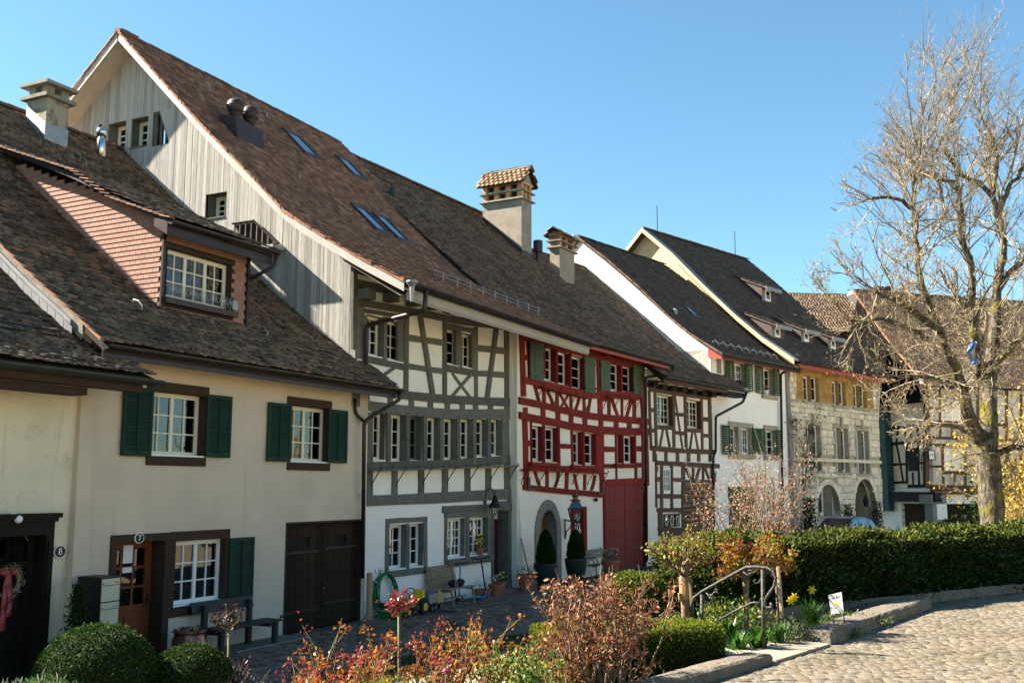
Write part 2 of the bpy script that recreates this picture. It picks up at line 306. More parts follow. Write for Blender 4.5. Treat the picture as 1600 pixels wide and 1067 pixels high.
def obj(name, mb, mat, parent=None, origin=None, smooth=False, label=None, cat=None, group=None, kind=None, fix=True):
    if not mb.v: return None
    if origin is None:
        xs = list(zip(*mb.v)); origin = Vector([(min(a)+max(a))/2 for a in xs])
        if parent is None: origin.z = min(xs[2])
    origin = Vector(origin); me = bpy.data.meshes.new(name)
    me.from_pydata([(a-origin.x, b-origin.y, c-origin.z) for a, b, c in mb.v], [], mb.f)
    if fix: fixn(me)
    if smooth: me.polygons.foreach_set('use_smooth', [True]*len(me.polygons))
    me.materials.append(MT[mat]); me.update()
    o = bpy.data.objects.new(name, me); COL.objects.link(o); place(o, parent, origin)
    tag(o, label, cat, group, kind); return o
def tag(o, label=None, cat=None, group=None, kind=None):
    if label: o['label'] = label
    if cat: o['category'] = cat
    if group: o['group'] = group
    if kind: o['kind'] = kind
    return o
def thing(name, wpos, label, cat, group=None):
    o = bpy.data.objects.new(name, None); COL.objects.link(o); o.empty_display_size = .2; place(o, None, Vector(wpos)); return tag(o, label, cat, group)
def inst(name, me, M, parent):
    o = bpy.data.objects.new(name, me); COL.objects.link(o); w = M.to_translation(); o.parent = parent
    Ml = M.copy(); Ml.translation = w-WO[parent.name]; o.matrix_basis = Ml; WO[o.name] = w; return o
def raw_mesh(name, V, Fidx, mat, nper):   # V (n,3), all polygons nper-gons
    me = bpy.data.meshes.new(name); V = np.asarray(V, dtype=np.float32).reshape(-1, 3); Fi = np.asarray(Fidx, dtype=np.int32).reshape(-1)
    nf = len(Fi)//nper
    me.vertices.add(len(V)); me.vertices.foreach_set('co', V.ravel()); me.loops.add(len(Fi)); me.loops.foreach_set('vertex_index', Fi)
    me.polygons.add(nf); me.polygons.foreach_set('loop_start', np.arange(nf, dtype=np.int32)*nper)
    me.materials.append(MT[mat]); me.update(calc_edges=True); return me
def raw_obj(name, V, Fi, mat, nper, parent=None, label=None, cat=None, group=None, kind=None, origin=None):
    V = np.asarray(V, dtype=np.float64).reshape(-1, 3)
    if origin is None: origin = (V.min(0)+V.max(0))/2; 
    if parent is None: origin = np.array([origin[0], origin[1], V[:, 2].min()])
    me = raw_mesh(name, V-np.asarray(origin), Fi, mat, nper); o = bpy.data.objects.new(name, me); COL.objects.link(o); place(o, parent, Vector(origin)); return tag(o, label, cat, group, kind)

# ---------------------------------------------------------------- roof tiling
TT_V = np.array([(-.5, 0, 0), (.5, 0, 0), (.5, 1, 0), (-.5, 1, 0), (-.36, -.13, 0), (0, -.2, 0), (.36, -.13, 0),
                 (-.5, 0, -1), (.5, 0, -1), (-.36, -.13, -1), (0, -.2, -1), (.36, -.13, -1)], dtype=float)
TT_T = np.array([(3, 0, 1), (3, 1, 2), (0, 4, 5), (0, 5, 6), (0, 6, 1), (0, 7, 9), (0, 9, 4), (4, 9, 10), (4, 10, 5), (5, 10, 11), (5, 11, 6), (6, 11, 8), (6, 8, 1), (0, 3, 7), (1, 8, 2)])
SQ_V = np.array([(-.5, 0, 0), (.5, 0, 0), (.5, 1, 0), (-.5, 1, 0), (-.5, 0, -1), (.5, 0, -1)], dtype=float)
SQ_T = np.array([(3, 0, 1), (3, 1, 2), (0, 4, 5), (0, 5, 1), (0, 3, 4), (1, 5, 2)])
tile_cache = {}
def tiles(parent, rows, mat, w=.17, ex=.16, L=.34, th=.016, jit=1.0, nparts=0, name='tile', mask=None, tmpl=(TT_V, TT_T), lift=.012):
    """rows: list of (left point, right point) from eave to ridge; lays one tile per cell"""
    rl = np.array([tuple(a) for a, b in rows], float); rr = np.array([tuple(b) for a, b in rows], float)
    mid = (rl+rr)/2; seg = np.linalg.norm(np.diff(mid, axis=0), axis=1); cum = np.concatenate([[0], np.cumsum(seg)]); tot = cum[-1]
    nc = max(1, int(round(tot/ex))); tt = np.arange(nc)*tot/nc
    def interp(arr, t): return np.stack([np.interp(t, cum, arr[:, i]) for i in range(3)], -1)
    Ms = []
    for i, t in enumerate(tt):
        a, b = interp(rl, t), interp(rr, t); t2 = min(t+L*.8, tot); a2, b2 = interp(rl, t2), interp(rr, t2)
        if t2-t < 1e-3: continue
        ln = np.linalg.norm(b-a); n = max(1, int(round(ln/w))); off = .5 if i % 2 else 0
        cs = (np.arange(n+(1 if off else 0))+.5-off)/n; cs = np.clip(cs, .1/n, 1-.1/n)
        p = a+(b-a)*cs[:, None]; q = a2+(b2-a2)*cs[:, None]
        x = (b-a)/ln; y = q-p; y /= np.linalg.norm(y, axis=1)[:, None]; z = np.cross(x, y); z /= np.linalg.norm(z, axis=1)[:, None]
        for j in range(len(cs)): Ms.append((x, y[j], z[j], p[j]))
    X = np.array([m[0] for m in Ms]); Y = np.array([m[1] for m in Ms]); Z = np.array([m[2] for m in Ms]); Pp = np.array([m[3] for m in Ms])
    if mask is not None:
        keep = np.array([mask(p) for p in Pp]); X, Y, Z, Pp = X[keep], Y[keep], Z[keep], Pp[keep]
    n = len(Pp)
    if not n: return
    r = RNG.normal(size=(n, 6))*jit
    Zt = Z; tilt = (th*1.3+lift)/L + r[:, 0]*.022
    Y2 = Y - Zt*tilt[:, None]; Y2 /= np.linalg.norm(Y2, axis=1)[:, None]
    Xr = X + Y*(r[:, 1]*.018)[:, None] + Zt*(r[:, 5]*.04)[:, None]; Xr /= np.linalg.norm(Xr, axis=1)[:, None]
    Z2 = np.cross(Xr, Y2); Z2 /= np.linalg.norm(Z2, axis=1)[:, None]
    wv = w*.975; P0 = Pp + Z*(th*1.4+lift+np.abs(r[:, 2])*.006)[:, None] + Y*(r[:, 3]*.008)[:, None] + X*(r[:, 4]*.004)[:, None]
    sc = np.array([wv, L, th]); tv, tf = tmpl; tvs = tv*sc; tvs[:, 1] = tv[:, 1]*L*np.where(tv[:, 1] < 0, .5, 1)
    d = np.linalg.norm(P0-np.array([0, 0, CAMH]), axis=1)
    fwd = P0[:, 1]*math.cos(PITCH)+(P0[:, 2]-CAMH)*math.sin(PITCH); up = -P0[:, 1]*math.sin(PITCH)+(P0[:, 2]-CAMH)*math.cos(PITCH)
    vis = (np.abs(P0[:, 0]/fwd) < .5) & (np.abs(up/fwd) < .333)
    order = np.argsort(np.where(vis, d, d+1000)); pi = order[:min(nparts, int(vis.sum()))] if nparts else np.array([], int)
    rest = np.setdiff1d(np.arange(n), pi)
    if len(pi):
        key = (mat, w, L, th, len(tv))
        if key not in tile_cache: tile_cache[key] = raw_mesh(name, tvs, tf, mat, 3)
        for i in pi:
            M = Matrix(((Xr[i, 0], Y2[i, 0], Z2[i, 0], P0[i, 0]), (Xr[i, 1], Y2[i, 1], Z2[i, 1], P0[i, 1]), (Xr[i, 2], Y2[i, 2], Z2[i, 2], P0[i, 2]), (0, 0, 0, 1)))
            inst(name, tile_cache[key], M, parent)
    if len(rest):
        V = P0[rest][:, None, :] + tvs[None, :, 0:1]*Xr[rest][:, None, :] + tvs[None, :, 1:2]*Y2[rest][:, None, :] + tvs[None, :, 2:3]*Z2[rest][:, None, :]
        Fi = (np.arange(len(rest))*len(tv))[:, None, None]+tf[None]
        raw_obj(name+'s', V, Fi, mat, 3, parent, kind='stuff')
def deck(rows, parent, mat='deck', dz=-.03, name='roof', th=.12):
    mb = MB(); n = len(rows)
    top = [Vector(p)+Vector((0, 0, dz)) for r in rows for p in r]; bot = [p-Vector((0, 0, th)) for p in top]
    fs = []
    for i in range(n-1):
        a = 2*i; fs.append((a, a+1, a+3, a+2)); fs.append((a+2*n, a+2+2*n, a+3+2*n, a+1+2*n)); fs.append((a, a+2, a+2+2*n, a+2*n)); fs.append((a+1, a+1+2*n, a+3+2*n, a+3))
    fs.append((0, 2*n, 2*n+1, 1)); e = 2*n-2; fs.append((e, e+1, e+1+2*n, e+2*n))
    mb.add(top+bot, fs); return obj(name, mb, mat, parent)
def prows(W, prof, s0, s1):   # profile [(n,z)] eave->ridge
    f0 = s0 if callable(s0) else (lambda n: s0); f1 = s1 if callable(s1) else (lambda n: s1)
    return [(W.P(f0(n), z, -n), W.P(f1(n), z, -n)) for n, z in prof]
def smooth_prof(prof, k=4):
    pr = [prof[0]]
    for a, b in zip(prof, prof[1:]):
        for i in range(1, k+1): pr.append((a[0]+(b[0]-a[0])*i/k, a[1]+(b[1]-a[1])*i/k))
    for _ in range(3): pr = [pr[0]]+[((p[0]+2*q[0]+r[0])/4, (p[1]+2*q[1]+r[1])/4) for p, q, r in zip(pr, pr[1:], pr[2:])]+[pr[-1]]
    return pr
def ridge_tiles(parent, a, b, mat='ridge', r=.11, L=.36):
    a, b = Vector(a), Vector(b); n = max(1, int((b-a).length/L)); x = (b-a).normalized()
    for i in range(n):
        p = a+(b-a)*(i/n); q = a+(b-a)*((i+1.12)/n); mb = MB(); side = x.cross(Vector((0, 0, 1))).normalized(); up = side.cross(x)
        vs = []; j = random.uniform(-.01, .01)
        for pt, rr in ((p, r*1.1), (q, r)):
            for k in range(7):
                an = math.pi*k/6; vs.append(pt+side*math.cos(an)*rr+up*(math.sin(an)*rr+j-.02))
        mb.add(vs, [(k, k+1, k+8, k+7) for k in range(6)]+[tuple(range(7))]); obj('ridge_tile', mb, mat, parent)
def zr(prof, n):
    for (a, b), (c, d) in zip(prof, prof[1:]):
        if n <= c: break
    return b+(d-b)*(n-a)/(c-a)

# ---------------------------------------------------------------- facade pieces
def wall_face(W, parent, s0, s1, z0, z1, ops, mat, d=0.0, name='wall', th=.12):
    ss = sorted({s0, s1} | {x for o in ops for x in (o[0], o[1]) if s0 < x < s1}); zs = sorted({z0, z1} | {x for o in ops for x in (o[2], o[3]) if z0 < x < z1})
    idx = {}; vs = []; fs = []
    def vi(s, z):
        if (s, z) not in idx: idx[(s, z)] = len(vs); vs.append(W.P(s, z, d))
        return idx[(s, z)]
    for a, b in zip(ss, ss[1:]):
        for c, e in zip(zs, zs[1:]):
            ms, mz = (a+b)/2, (c+e)/2
            if any(o[0] < ms < o[1] and o[2] < mz < o[3] for o in ops): continue
            fs.append((vi(a, c), vi(b, c), vi(b, e), vi(a, e)))
    mb = MB(); mb.add(vs, fs)
    mb.quad(W.P(s0, z0, d), W.P(s0, z1, d), W.P(s0, z1, d-8), W.P(s0, z0, d-8)); mb.quad(W.P(s1, z0, d), W.P(s1, z0, d-8), W.P(s1, z1, d-8), W.P(s1, z1, d))
    return obj(name, mb, mat, parent, fix=False)
def opn(W, k, xL, xR, yT, yB, d=0.0):
    ym = (yT+yB)/2; s0 = W.ksz(k, xL, ym, d)[0]; s1 = W.ksz(k, xR, ym, d)[0]; z1 = W.ksz(k, xL, yT, d)[1]; z0 = W.ksz(k, xL, yB, d)[1]
    return (round(s0, 3), round(s1, 3), round(z0, 3), round(z1, 3))
pane_cache = {}
def pane_mesh(w, h):
    key = (round(w, 2), round(h, 2))
    if key not in pane_cache:
        mb = MB(); x, z = w/2, h/2; mb.hexa([(-x, -.002, -z), (-x, .002, -z), (x, .002, -z), (x, -.002, -z), (-x, -.002, z), (-x, .002, z), (x, .002, z), (x, -.002, z)])
        me = bpy.data.meshes.new('pane'); me.from_pydata(mb.v, [], mb.f); fixn(me); me.materials.append(MT['glass']); pane_cache[key] = (me, w, h)
    return pane_cache[key]
def window(W, parent, op, rec=.18, ncas=1, nx=2, ny=3, frame='frame_cream', reveal='timber_grey', fw=.045, mw=.022, sill=None, curtain=None, d=0.0, wname='window', cside=(0, 1), room=.5, ajar=0):
    s0, s1, z0, z1 = op; mb = MB(); y = d-rec; P = W.P
    fr = MB()
    fr.wbox(W, s0, s0+fw, z0, z1, y-.06, y); fr.wbox(W, s1-fw, s1, z0, z1, y-.06, y)
    fr.wbox(W, s0+fw, s1-fw, z1-fw, z1, y-.06, y-.001); fr.wbox(W, s0+fw, s1-fw, z0, z0+fw*1.3, y-.06, y-.001)
    cw = (s1-s0-2*fw)/ncas; panes = []
    for c in range(ncas):
        a = s0+fw+c*cw; b = a+cw; st = .035; yy = y-.012
        fr.wbox(W, a+.002, a+st, z0+fw*1.3, z1-fw, yy-.04, yy+.02); fr.wbox(W, b-st, b-.002, z0+fw*1.3, z1-fw, yy-.04, yy+.02)
        fr.wbox(W, a+st, b-st, z0+fw*1.3, z0+fw*1.3+st, yy-.04, yy+.018); fr.wbox(W, a+st, b-st, z1-fw-st, z1-fw, yy-.04, yy+.018)
        ia, ib, ic, id_ = a+st, b-st, z0+fw*1.3+st, z1-fw-st; pw = (ib-ia)/nx; ph = (id_-ic)/ny
        for i in range(1, nx): fr.wbox(W, ia+i*pw-mw/2, ia+i*pw+mw/2, ic, id_, yy-.03, yy+.01)
        for j in range(1, ny): fr.wbox(W, ia, ib, ic+j*ph-mw/2, ic+j*ph+mw/2, yy-.03, yy+.008)
        for i in range(nx):
            for j in range(ny): panes.append((ia+(i+.5)*pw, ic+(j+.5)*ph, pw, ph, yy-.015))
    w = obj(wname, fr, frame, parent)
    for s, z, pw, ph, yy in panes:
        me, mw_, mh_ = pane_mesh(pw, ph)
        inst('pane', me, W.M(s, z, yy) @ Matrix.Diagonal((pw/mw_, 1, ph/mh_, 1)), w)
    rv = MB(); yb = y-.06; e = .0015
    rv.quad(P(s0-e, z0, d), P(s0-e, z1, d), P(s0-e, z1, yb), P(s0-e, z0, yb)); rv.quad(P(s1+e, z0, d), P(s1+e, z0, yb), P(s1+e, z1, yb), P(s1+e, z1, d))
    rv.quad(P(s0, z1+e, d), P(s1, z1+e, d), P(s1, z1+e, yb), P(s0, z1+e, yb)); rv.quad(P(s0, z0-e, d), P(s0, z0-e, yb), P(s1, z0-e, yb), P(s1, z0-e, d))
    obj('reveal', rv, reveal, w, fix=False)
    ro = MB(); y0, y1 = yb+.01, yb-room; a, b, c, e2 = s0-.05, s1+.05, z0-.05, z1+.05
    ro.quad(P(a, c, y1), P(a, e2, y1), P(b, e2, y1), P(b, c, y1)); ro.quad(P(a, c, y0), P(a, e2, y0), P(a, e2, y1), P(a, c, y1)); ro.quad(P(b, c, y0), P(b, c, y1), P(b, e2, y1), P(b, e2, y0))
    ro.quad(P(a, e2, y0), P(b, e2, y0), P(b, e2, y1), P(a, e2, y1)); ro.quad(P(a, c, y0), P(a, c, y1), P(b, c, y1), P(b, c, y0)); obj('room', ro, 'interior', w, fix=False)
    if curtain:
        ww = s1-s0
        for sd in cside:
            cu = MB(); ca, cb = (s0+.03, s0+ww*.33) if sd == 0 else (s1-ww*.33, s1-.03)
            if sd == 2: ca, cb = s0+.03, s1-.03
            n = 14; pt = [(ca+(cb-ca)*i/n, yb-.05+.025*math.sin(i*2.1)) for i in range(n+1)]
            for (sa, da), (sb, db) in zip(pt, pt[1:]): cu.quad(P(sa, z0, da), P(sb, z0, db), P(sb, z1, db), P(sa, z1, da))
            obj('curtain', cu, curtain, w, fix=False)
    if sill:
        sl_ = MB(); sl_.wbox(W, s0+.002, s1-.002, z0-.001, z0+.03, y+.001, d+(.02 if sill == 'frame_white' else .05)); obj('sill', sl_, sill, w)
    return w
def beam(W, parent, k, pts, w, mat, d1=.03, name='timber', d0=-.03, orient=None, j=.008):
    P2 = [k(*p) for p in pts]; sc = k(1, 0)[0]-k(0, 0)[0]; hw = w*sc/2
    up, lo = [], []
    dx = P2[-1][0]-P2[0][0]; dy = P2[-1][1]-P2[0][1]
    hor = abs(dx) > abs(dy) if orient is None else orient == 'h'
    d1 = d1+random.uniform(0, .012)
    pl = []
    for (a, b) in zip(P2, P2[1:]):
        n = 3 if len(P2) == 2 else 2
        for i in range(n): pl.append((a[0]+(b[0]-a[0])*i/n, a[1]+(b[1]-a[1])*i/n))
    pl.append(P2[-1])
    for i, (u, v) in enumerate(pl):
        a, b = ((u, v-hw), (u, v+hw)) if hor else ((u-hw, v), (u+hw, v))
        A1, B1 = W.sz(*a), W.sz(*b); jj = [random.uniform(-j, j) for _ in range(2)]
        if hor: up.append((A1[0], A1[1]+jj[0])); lo.append((B1[0], B1[1]+jj[1]))
        else: up.append((A1[0]+jj[0], A1[1])); lo.append((B1[0]+jj[1], B1[1]))
    mb = MB(); n = len(up); vs = [W.P(s, z, d1) for s, z in up]+[W.P(s, z, d1) for s, z in lo]+[W.P(s, z, d0) for s, z in up]+[W.P(s, z, d0) for s, z in lo]
    fs = []
    for i in range(n-1):
        fs += [(i, i+1, n+i+1, n+i), (i, 2*n+i, 2*n+i+1, i+1), (n+i, n+i+1, 3*n+i+1, 3*n+i)]
    fs += [(0, n, 3*n, 2*n), (n-1, 3*n-1, 4*n-1, 2*n-1)]
    mb.add(vs, fs); return obj(name, mb, mat, parent)
def kbox(W, parent, k, x0, x1, y0, y1, d0, d1, mat, name='timber', dd=0.0):
    s0, s1, z0, z1 = opn(W, k, x0, x1, y0, y1, dd); mb = MB(); mb.wbox(W, s0, s1, z0, z1, d0, d1); return obj(name, mb, mat, parent)
slat_cache = {}
def louver(W, parent, s0, s1, z0, z1, mat, d=.02, nsl=16, ang=0.0, rod=True):
    """louvred shutter lying near the wall; slats are objects"""
    fr = MB(); b = .055; M0 = W.M(s0, 0, d) @ Matrix.Rotation(ang, 4, 'Z'); w = s1-s0
    def bx(x0, x1, c, e, y0, y1, mb=fr): mb.hexa([M0 @ Vector(q) for q in ((x0, y0, c), (x0, y1, c), (x1, y1, c), (x1, y0, c), (x0, y0, e), (x0, y1, e), (x1, y1, e), (x1, y0, e))])
    bx(0, b, z0, z1, 0, .035); bx(w-b, w, z0, z1, 0, .035); bx(b, w-b, z0, z0+b*1.3, 0, .034); bx(b, w-b, z1-b*1.3, z1, 0, .034)
    if rod: bx(w/2-.012, w/2+.012, z0+.06, z1-.06, .034, .05)
    for zz in (z0+.18, z1-.18): bx(-.03, .05, zz-.02, zz+.02, .035, .043)
    sh = obj('shutter', fr, mat, parent)
    key = (mat, round(w, 2)); 
    if key not in slat_cache:
        mb = MB(); x = w/2-b; mb.hexa([(-x, -.004, .034), (-x, .028, -.04), (x, .028, -.04), (x, -.004, .034), (-x, -.004, .042), (-x, .028, -.032), (x, .028, -.032), (x, -.004, .042)])
        me = bpy.data.meshes.new('slat'); me.from_pydata(mb.v, [], mb.f); fixn(me); me.materials.append(MT[mat]); slat_cache[key] = me
    h = z1-z0-2*b*1.3
    for i in range(nsl): inst('slat', slat_cache[key], M0 @ T(w/2, .003, z0+b*1.3+(i+.8)*h/nsl), sh)
    return sh
def gutter(parent, a, b, r=.075, mat='copper', name='gutter', ends=True):
    a, b = Vector(a), Vector(b); x = (b-a).normalized(); side = x.cross(Vector((0, 0, 1))).normalized(); mb = MB(); n = 9
    for q, dr in ((r, 0), (r-.008, 1)):
        vs = [p+side*math.cos(math.pi*k/(n-1))*q-Vector((0, 0, 1))*math.sin(math.pi*k/(n-1))*q for p in (a, b) for k in range(n)]
        mb.add(vs, [(k, k+1, k+n+1, k+n) for k in range(n-1)])
    for p in (a, b):
        mb.add([p+side*math.cos(math.pi*k/(n-1))*r-Vector((0, 0, 1))*math.sin(math.pi*k/(n-1))*r for k in range(n)], [tuple(range(n))])
    g = obj(name, mb, mat, parent, fix=False)
    m2 = MB(); L = (b-a).length; k = int(L/.9)
    for i in range(1, k+1):
        p = a+x*(L*i/(k+1)); m2.tube([p-side*r*1.02+Vector((0, 0, .005))]+[p+side*math.cos(math.pi-math.pi*q/6)*r*1.04-Vector((0, 0, 1))*math.sin(math.pi*q/6)*r*1.04 for q in range(7)], .008, 4)
    obj('bracket', m2, mat, g); return g
def pipe(parent, pts, r, mat, name='downpipe', n=8, smooth=True):
    P2 = [Vector(p) for p in pts]; out = [P2[0]]
    for a, b, c in zip(P2, P2[1:], P2[2:]):
        d1, d2 = (a-b), (c-b); e = min(.12, d1.length*.4, d2.length*.4); p, q = b+d1.normalized()*e, b+d2.normalized()*e
        for t in (0, .25, .5, .75, 1): out.append(p*(1-t)**2+b*2*t*(1-t)+q*t*t)
    out.append(P2[-1]); mb = MB(); mb.tube(out, r, n); return obj(name, mb, mat, parent, smooth=smooth)
def text(txt, M, size, mat, parent, name='lettering', ext=.004):
    cu = bpy.data.curves.new(name, 'FONT'); cu.body = txt; cu.size = size; cu.extrude = ext; cu.align_x = 'CENTER'; cu.align_y = 'CENTER'
    o = bpy.data.objects.new(name, cu); COL.objects.link(o); dg = bpy.context.evaluated_depsgraph_get(); me = bpy.data.meshes.new_from_object(o.evaluated_get(dg)); bpy.data.objects.remove(o); me.materials.clear(); me.materials.append(MT[mat])
    return inst(name, me, M, parent)
def chimney(W, parent, nf, pc, pr, pl, vtop, mat, uct=None):
    s0 = W.sz(*pc, -nf)[0]; s1 = W.sz(*pr, -nf)[0]; nb = W.nz(*pl, s0)[0]; z0 = min(W.sz(*pc, -nf)[1], W.sz(*pr, -nf)[1])-.6; z1 = W.sz(uct or pc[0], vtop, -nf)[1]
    mb = MB(); mb.wbox(W, s0, s1, z0, z1, -nb, -nf); return obj('chimney', mb, mat, parent), (s0, s1, nf, nb, z1)
# ================================================================ ground
g = MB(); g.quad((-300, -60, -.05), (400, -60, -.05), (400, 500, -.05), (-300, 500, -.05)); obj('ground', g, 'soil', kind='structure', fix=False)

# ================================================================ beige house (number 7)
PA = [(-.62, 5.24), (.38, 5.95), (1.2, 6.5), (2.0, 7.1), (4, 8.65), (8.1, 12.08)]
H7 = thing('plaster_house', A.P(-1, 0, 0), 'beige plastered house with green louvred shutters, mossy tiled roof and wide brick-red dormer', 'house')
k4 = K(150, 550, 3.2); k5 = K(230, 750, 3.365); k3l = K(0, 580, 2.19); kl = K(0, 850, 4)
w7a = opn(A, k4, 268, 545, 190, 518); w7b = opn(A, k4, 966, 1165, 262, 550); w7g = opn(A, k5, 138, 403, 322, 668)
d7 = opn(A, k3l, 385, 551, 588, 1060); d7 = (d7[0], d7[1], -.1, d7[3])
gar = opn(A, k5, 725, 1117, 233, 822); gar = (gar[0], gar[1], 0, gar[3])
s_r = A.sz(570, 900)[0]
wall_face(A, H7, -5.15, s_r, -.3, 5.5, [w7a, w7b, w7g, d7, gar], 'plaster_beige')
for op, cs, cu in ((w7a, 2, 'curtain'), (w7b, 2, 'curtain_dark')):
    window(A, H7, op, .17, cs, 2, 3, 'frame_cream', 'brown_trim', curtain=cu, sill='frame_white', cside=(0, 1))
window(A, H7, w7g, .12, 2, 2, 3, 'frame_white', 'brown_trim', curtain='curtain', sill='frame_white', cside=(0, 1))
def trim(W, parent, s0, s1, z0, z1, d0, d1, mat, name='trim'): mb = MB(); mb.wbox(W, s0, s1, z0, z1, d0, d1); return obj(name, mb, mat, parent)
for op in (w7a, w7b):
    trim(A, H7, op[0]-.1, op[1]+.05, op[3]+.0, op[3]+.17, -.05, .03, 'brown_trim', 'lintel'); trim(A, H7, op[0]-.05, op[1]+.03, op[2]-.16, op[2], -.05, .035, 'brown_trim', 'window_sill')
    trim(A, H7, op[1], op[1]+.03, op[2], op[3], -.1, .012, 'brown_trim')
s0, s1, z0, z1 = w7g
trim(A, H7, s0-.14, s1+.1, z1, z1+.17, -.05, .03, 'brown_trim', 'lintel'); trim(A, H7, s0-.14, s0, z0-.17, z1, -.05, .028, 'brown_trim'); trim(A, H7, s0, s1+.1, z0-.17, z0, -.05, .03, 'brown_trim', 'window_sill'); trim(A, H7, s1, s1+.1, z0, z1, -.05, .027, 'brown_trim')
s0, s1, z0, z1 = d7
trim(A, H7, s0-.13, s1+.15, z1, z1+.13, -.05, .035, 'brown_trim', 'lintel'); trim(A, H7, s0-.13, s0, 0, z1, -.3, .03, 'brown_trim', 'door_post'); trim(A, H7, s1, s1+.15, 0, z1, -.4, .03, 'brown_trim', 'door_post')
# shutters
def shut(k, x0, x1, yt, yb, **kw):
    s0, s1, z0, z1 = opn(A, k, x0, x1, yt, yb, .05); louver(A, H7, s0, s1, z0, z1, 'shutter_green', .03, 18, **kw)
shut(k4, 134, 275, 168, 518, ang=.06); shut(k4, 553, 672, 210, 525, ang=.03); shut(k4, 860, 968, 249, 545, ang=.06); shut(k4, 1162, 1253, 284, 553, ang=.03); shut(k5, 430, 553, 305, 633, ang=.04)
# front door with nine glass panels
s0, s1, z0, z1 = d7; dm = MB(); y = -.28; P = A.P
def db(mb, W, a, b, c, e, y0, y1): mb.wbox(W, a, b, c, e, y0, y1)
db(dm, A, s0, s1, 0, .95, y-.05, y); db(dm, A, s0, s0+.12, .95, z1, y-.05, y); db(dm, A, s1-.14, s1, .95, z1, y-.05, y); db(dm, A, s0, s1, z1-.12, z1, y-.05, y+.002)
pw = (s1-s0-.26)/3; ph = (z1-.12-.95)/3
for i in (1, 2): db(dm, A, s0+.12+i*pw-.02, s0+.12+i*pw+.02, .95, z1-.12, y-.04, y-.004)
for i in range(3): db(dm, A, s0+.12, s1-.14, .95+i*ph-.02, .95+i*ph+.02, y-.04, y-.003)
door = obj('door', dm, 'door_brown', H7)
for i in range(3):
    for j in range(3):
        me, a, b = pane_mesh(pw-.04, ph-.04); inst('pane', me, A.M(s0+.12+(i+.5)*pw, .95+(j+.5)*ph, y-.025) @ Matrix.Diagonal(((pw-.04)/a, 1, (ph-.04)/b, 1)), door)
for a, b in ((s0+.1, s0+.4), (s0+.5, s1-.14)):
    m = MB(); m.wbox(A, a, b, .15, .8, y, y+.02); obj('panel', m, 'door_brown', door)
m = MB(); m.wbox(A, s0+.12+pw+.03, s0+.12+2*pw-.03, 1.68, 1.98, y+.001, y+.004); m.wbox(A, s0+.12+pw+.03, s0+.12+2*pw-.03, 1.52, 1.61, y+.001, y+.004); obj('notice', m, 'paper', door, fix=True)
m = MB(); m.tube([P(s1-.08, 1.02, y+.05), P(s1-.2, 1.02, y+.06)], .012); m.wbox(A, s1-.1, s1-.06, .92, 1.14, y, y+.01); obj('handle', m, 'iron', door)
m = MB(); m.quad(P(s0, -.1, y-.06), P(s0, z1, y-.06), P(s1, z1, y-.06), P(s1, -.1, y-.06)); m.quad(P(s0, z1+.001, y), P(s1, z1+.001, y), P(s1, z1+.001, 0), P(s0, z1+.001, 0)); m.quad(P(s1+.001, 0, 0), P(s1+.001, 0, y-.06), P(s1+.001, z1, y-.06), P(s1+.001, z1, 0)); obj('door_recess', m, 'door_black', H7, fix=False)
m = MB(); m.wbox(A, s0-.2, s1+.3, -.08, .10, -.35, .4); obj('doorstep', m, 'stone_step', H7)
# garage gate of vertical planks
s0, s1, z0, z1 = gar; n = 12
m = MB(); m.wbox(A, s0, s1, 0, z1, -.16, -.12); gate = obj('gate', m, 'door_black', H7)
for i in range(n):
    a = s0+(s1-s0)*i/n; b = s0+(s1-s0)*(i+1)/n
    if i in (3, 9):
        for c, e in ((.03, 1.72), (1.93, z1-.04)): m = MB(); m.wbox(A, a+.006, b-.006, c, e, -.119, -.085+random.uniform(0, .006)); obj('plank', m, 'plank_dark', gate)
    elif i in (2, 8):
        for c, e in ((.03, 1.72), (1.93, z1-.04)): m = MB(); m.wbox(A, a+.006, b-.006, c, e, -.119, -.085+random.uniform(0, .006)); obj('plank', m, 'plank_dark', gate)
    else: m = MB(); m.wbox(A, a+.006, b-.006, .03+random.uniform(0, .02), z1-.04, -.119, -.085+random.uniform(0, .006)); obj('plank', m, 'plank_dark', gate)
for a, b, zz in ((s0+.03, s0+1.18, 1.62), (s1-1.2, s1-.03, 1.66), (s0+.03, s0+1.18, .42), (s1-1.2, s1-.03, .5)):
    m = MB(); m.wbox(A, a, b, zz-.025, zz+.025, -.085, -.07); obj('hinge', m, 'iron', gate)
m = MB(); m.tube([P((s0+s1)/2+.06, 1.02, -.05), P((s0+s1)/2+.06, .92, -.04), P((s0+s1)/2+.14, .9, -.04)], .01); m.wbox(A, (s0+s1)/2+.03, (s0+s1)/2+.1, .8, .86, -.08, -.06); obj('handle', m, 'iron_grey', gate)
trim(A, H7, s0-.03, s0, 0, z1+.04, -.12, .012, 'brown_trim', 'gate_frame'); trim(A, H7, s0, s1, z1, z1+.04, -.12, .012, 'brown_trim', 'gate_frame'); trim(A, H7, s1, s1+.04, 0, z1+.04, -.12, .012, 'brown_trim', 'gate_frame')
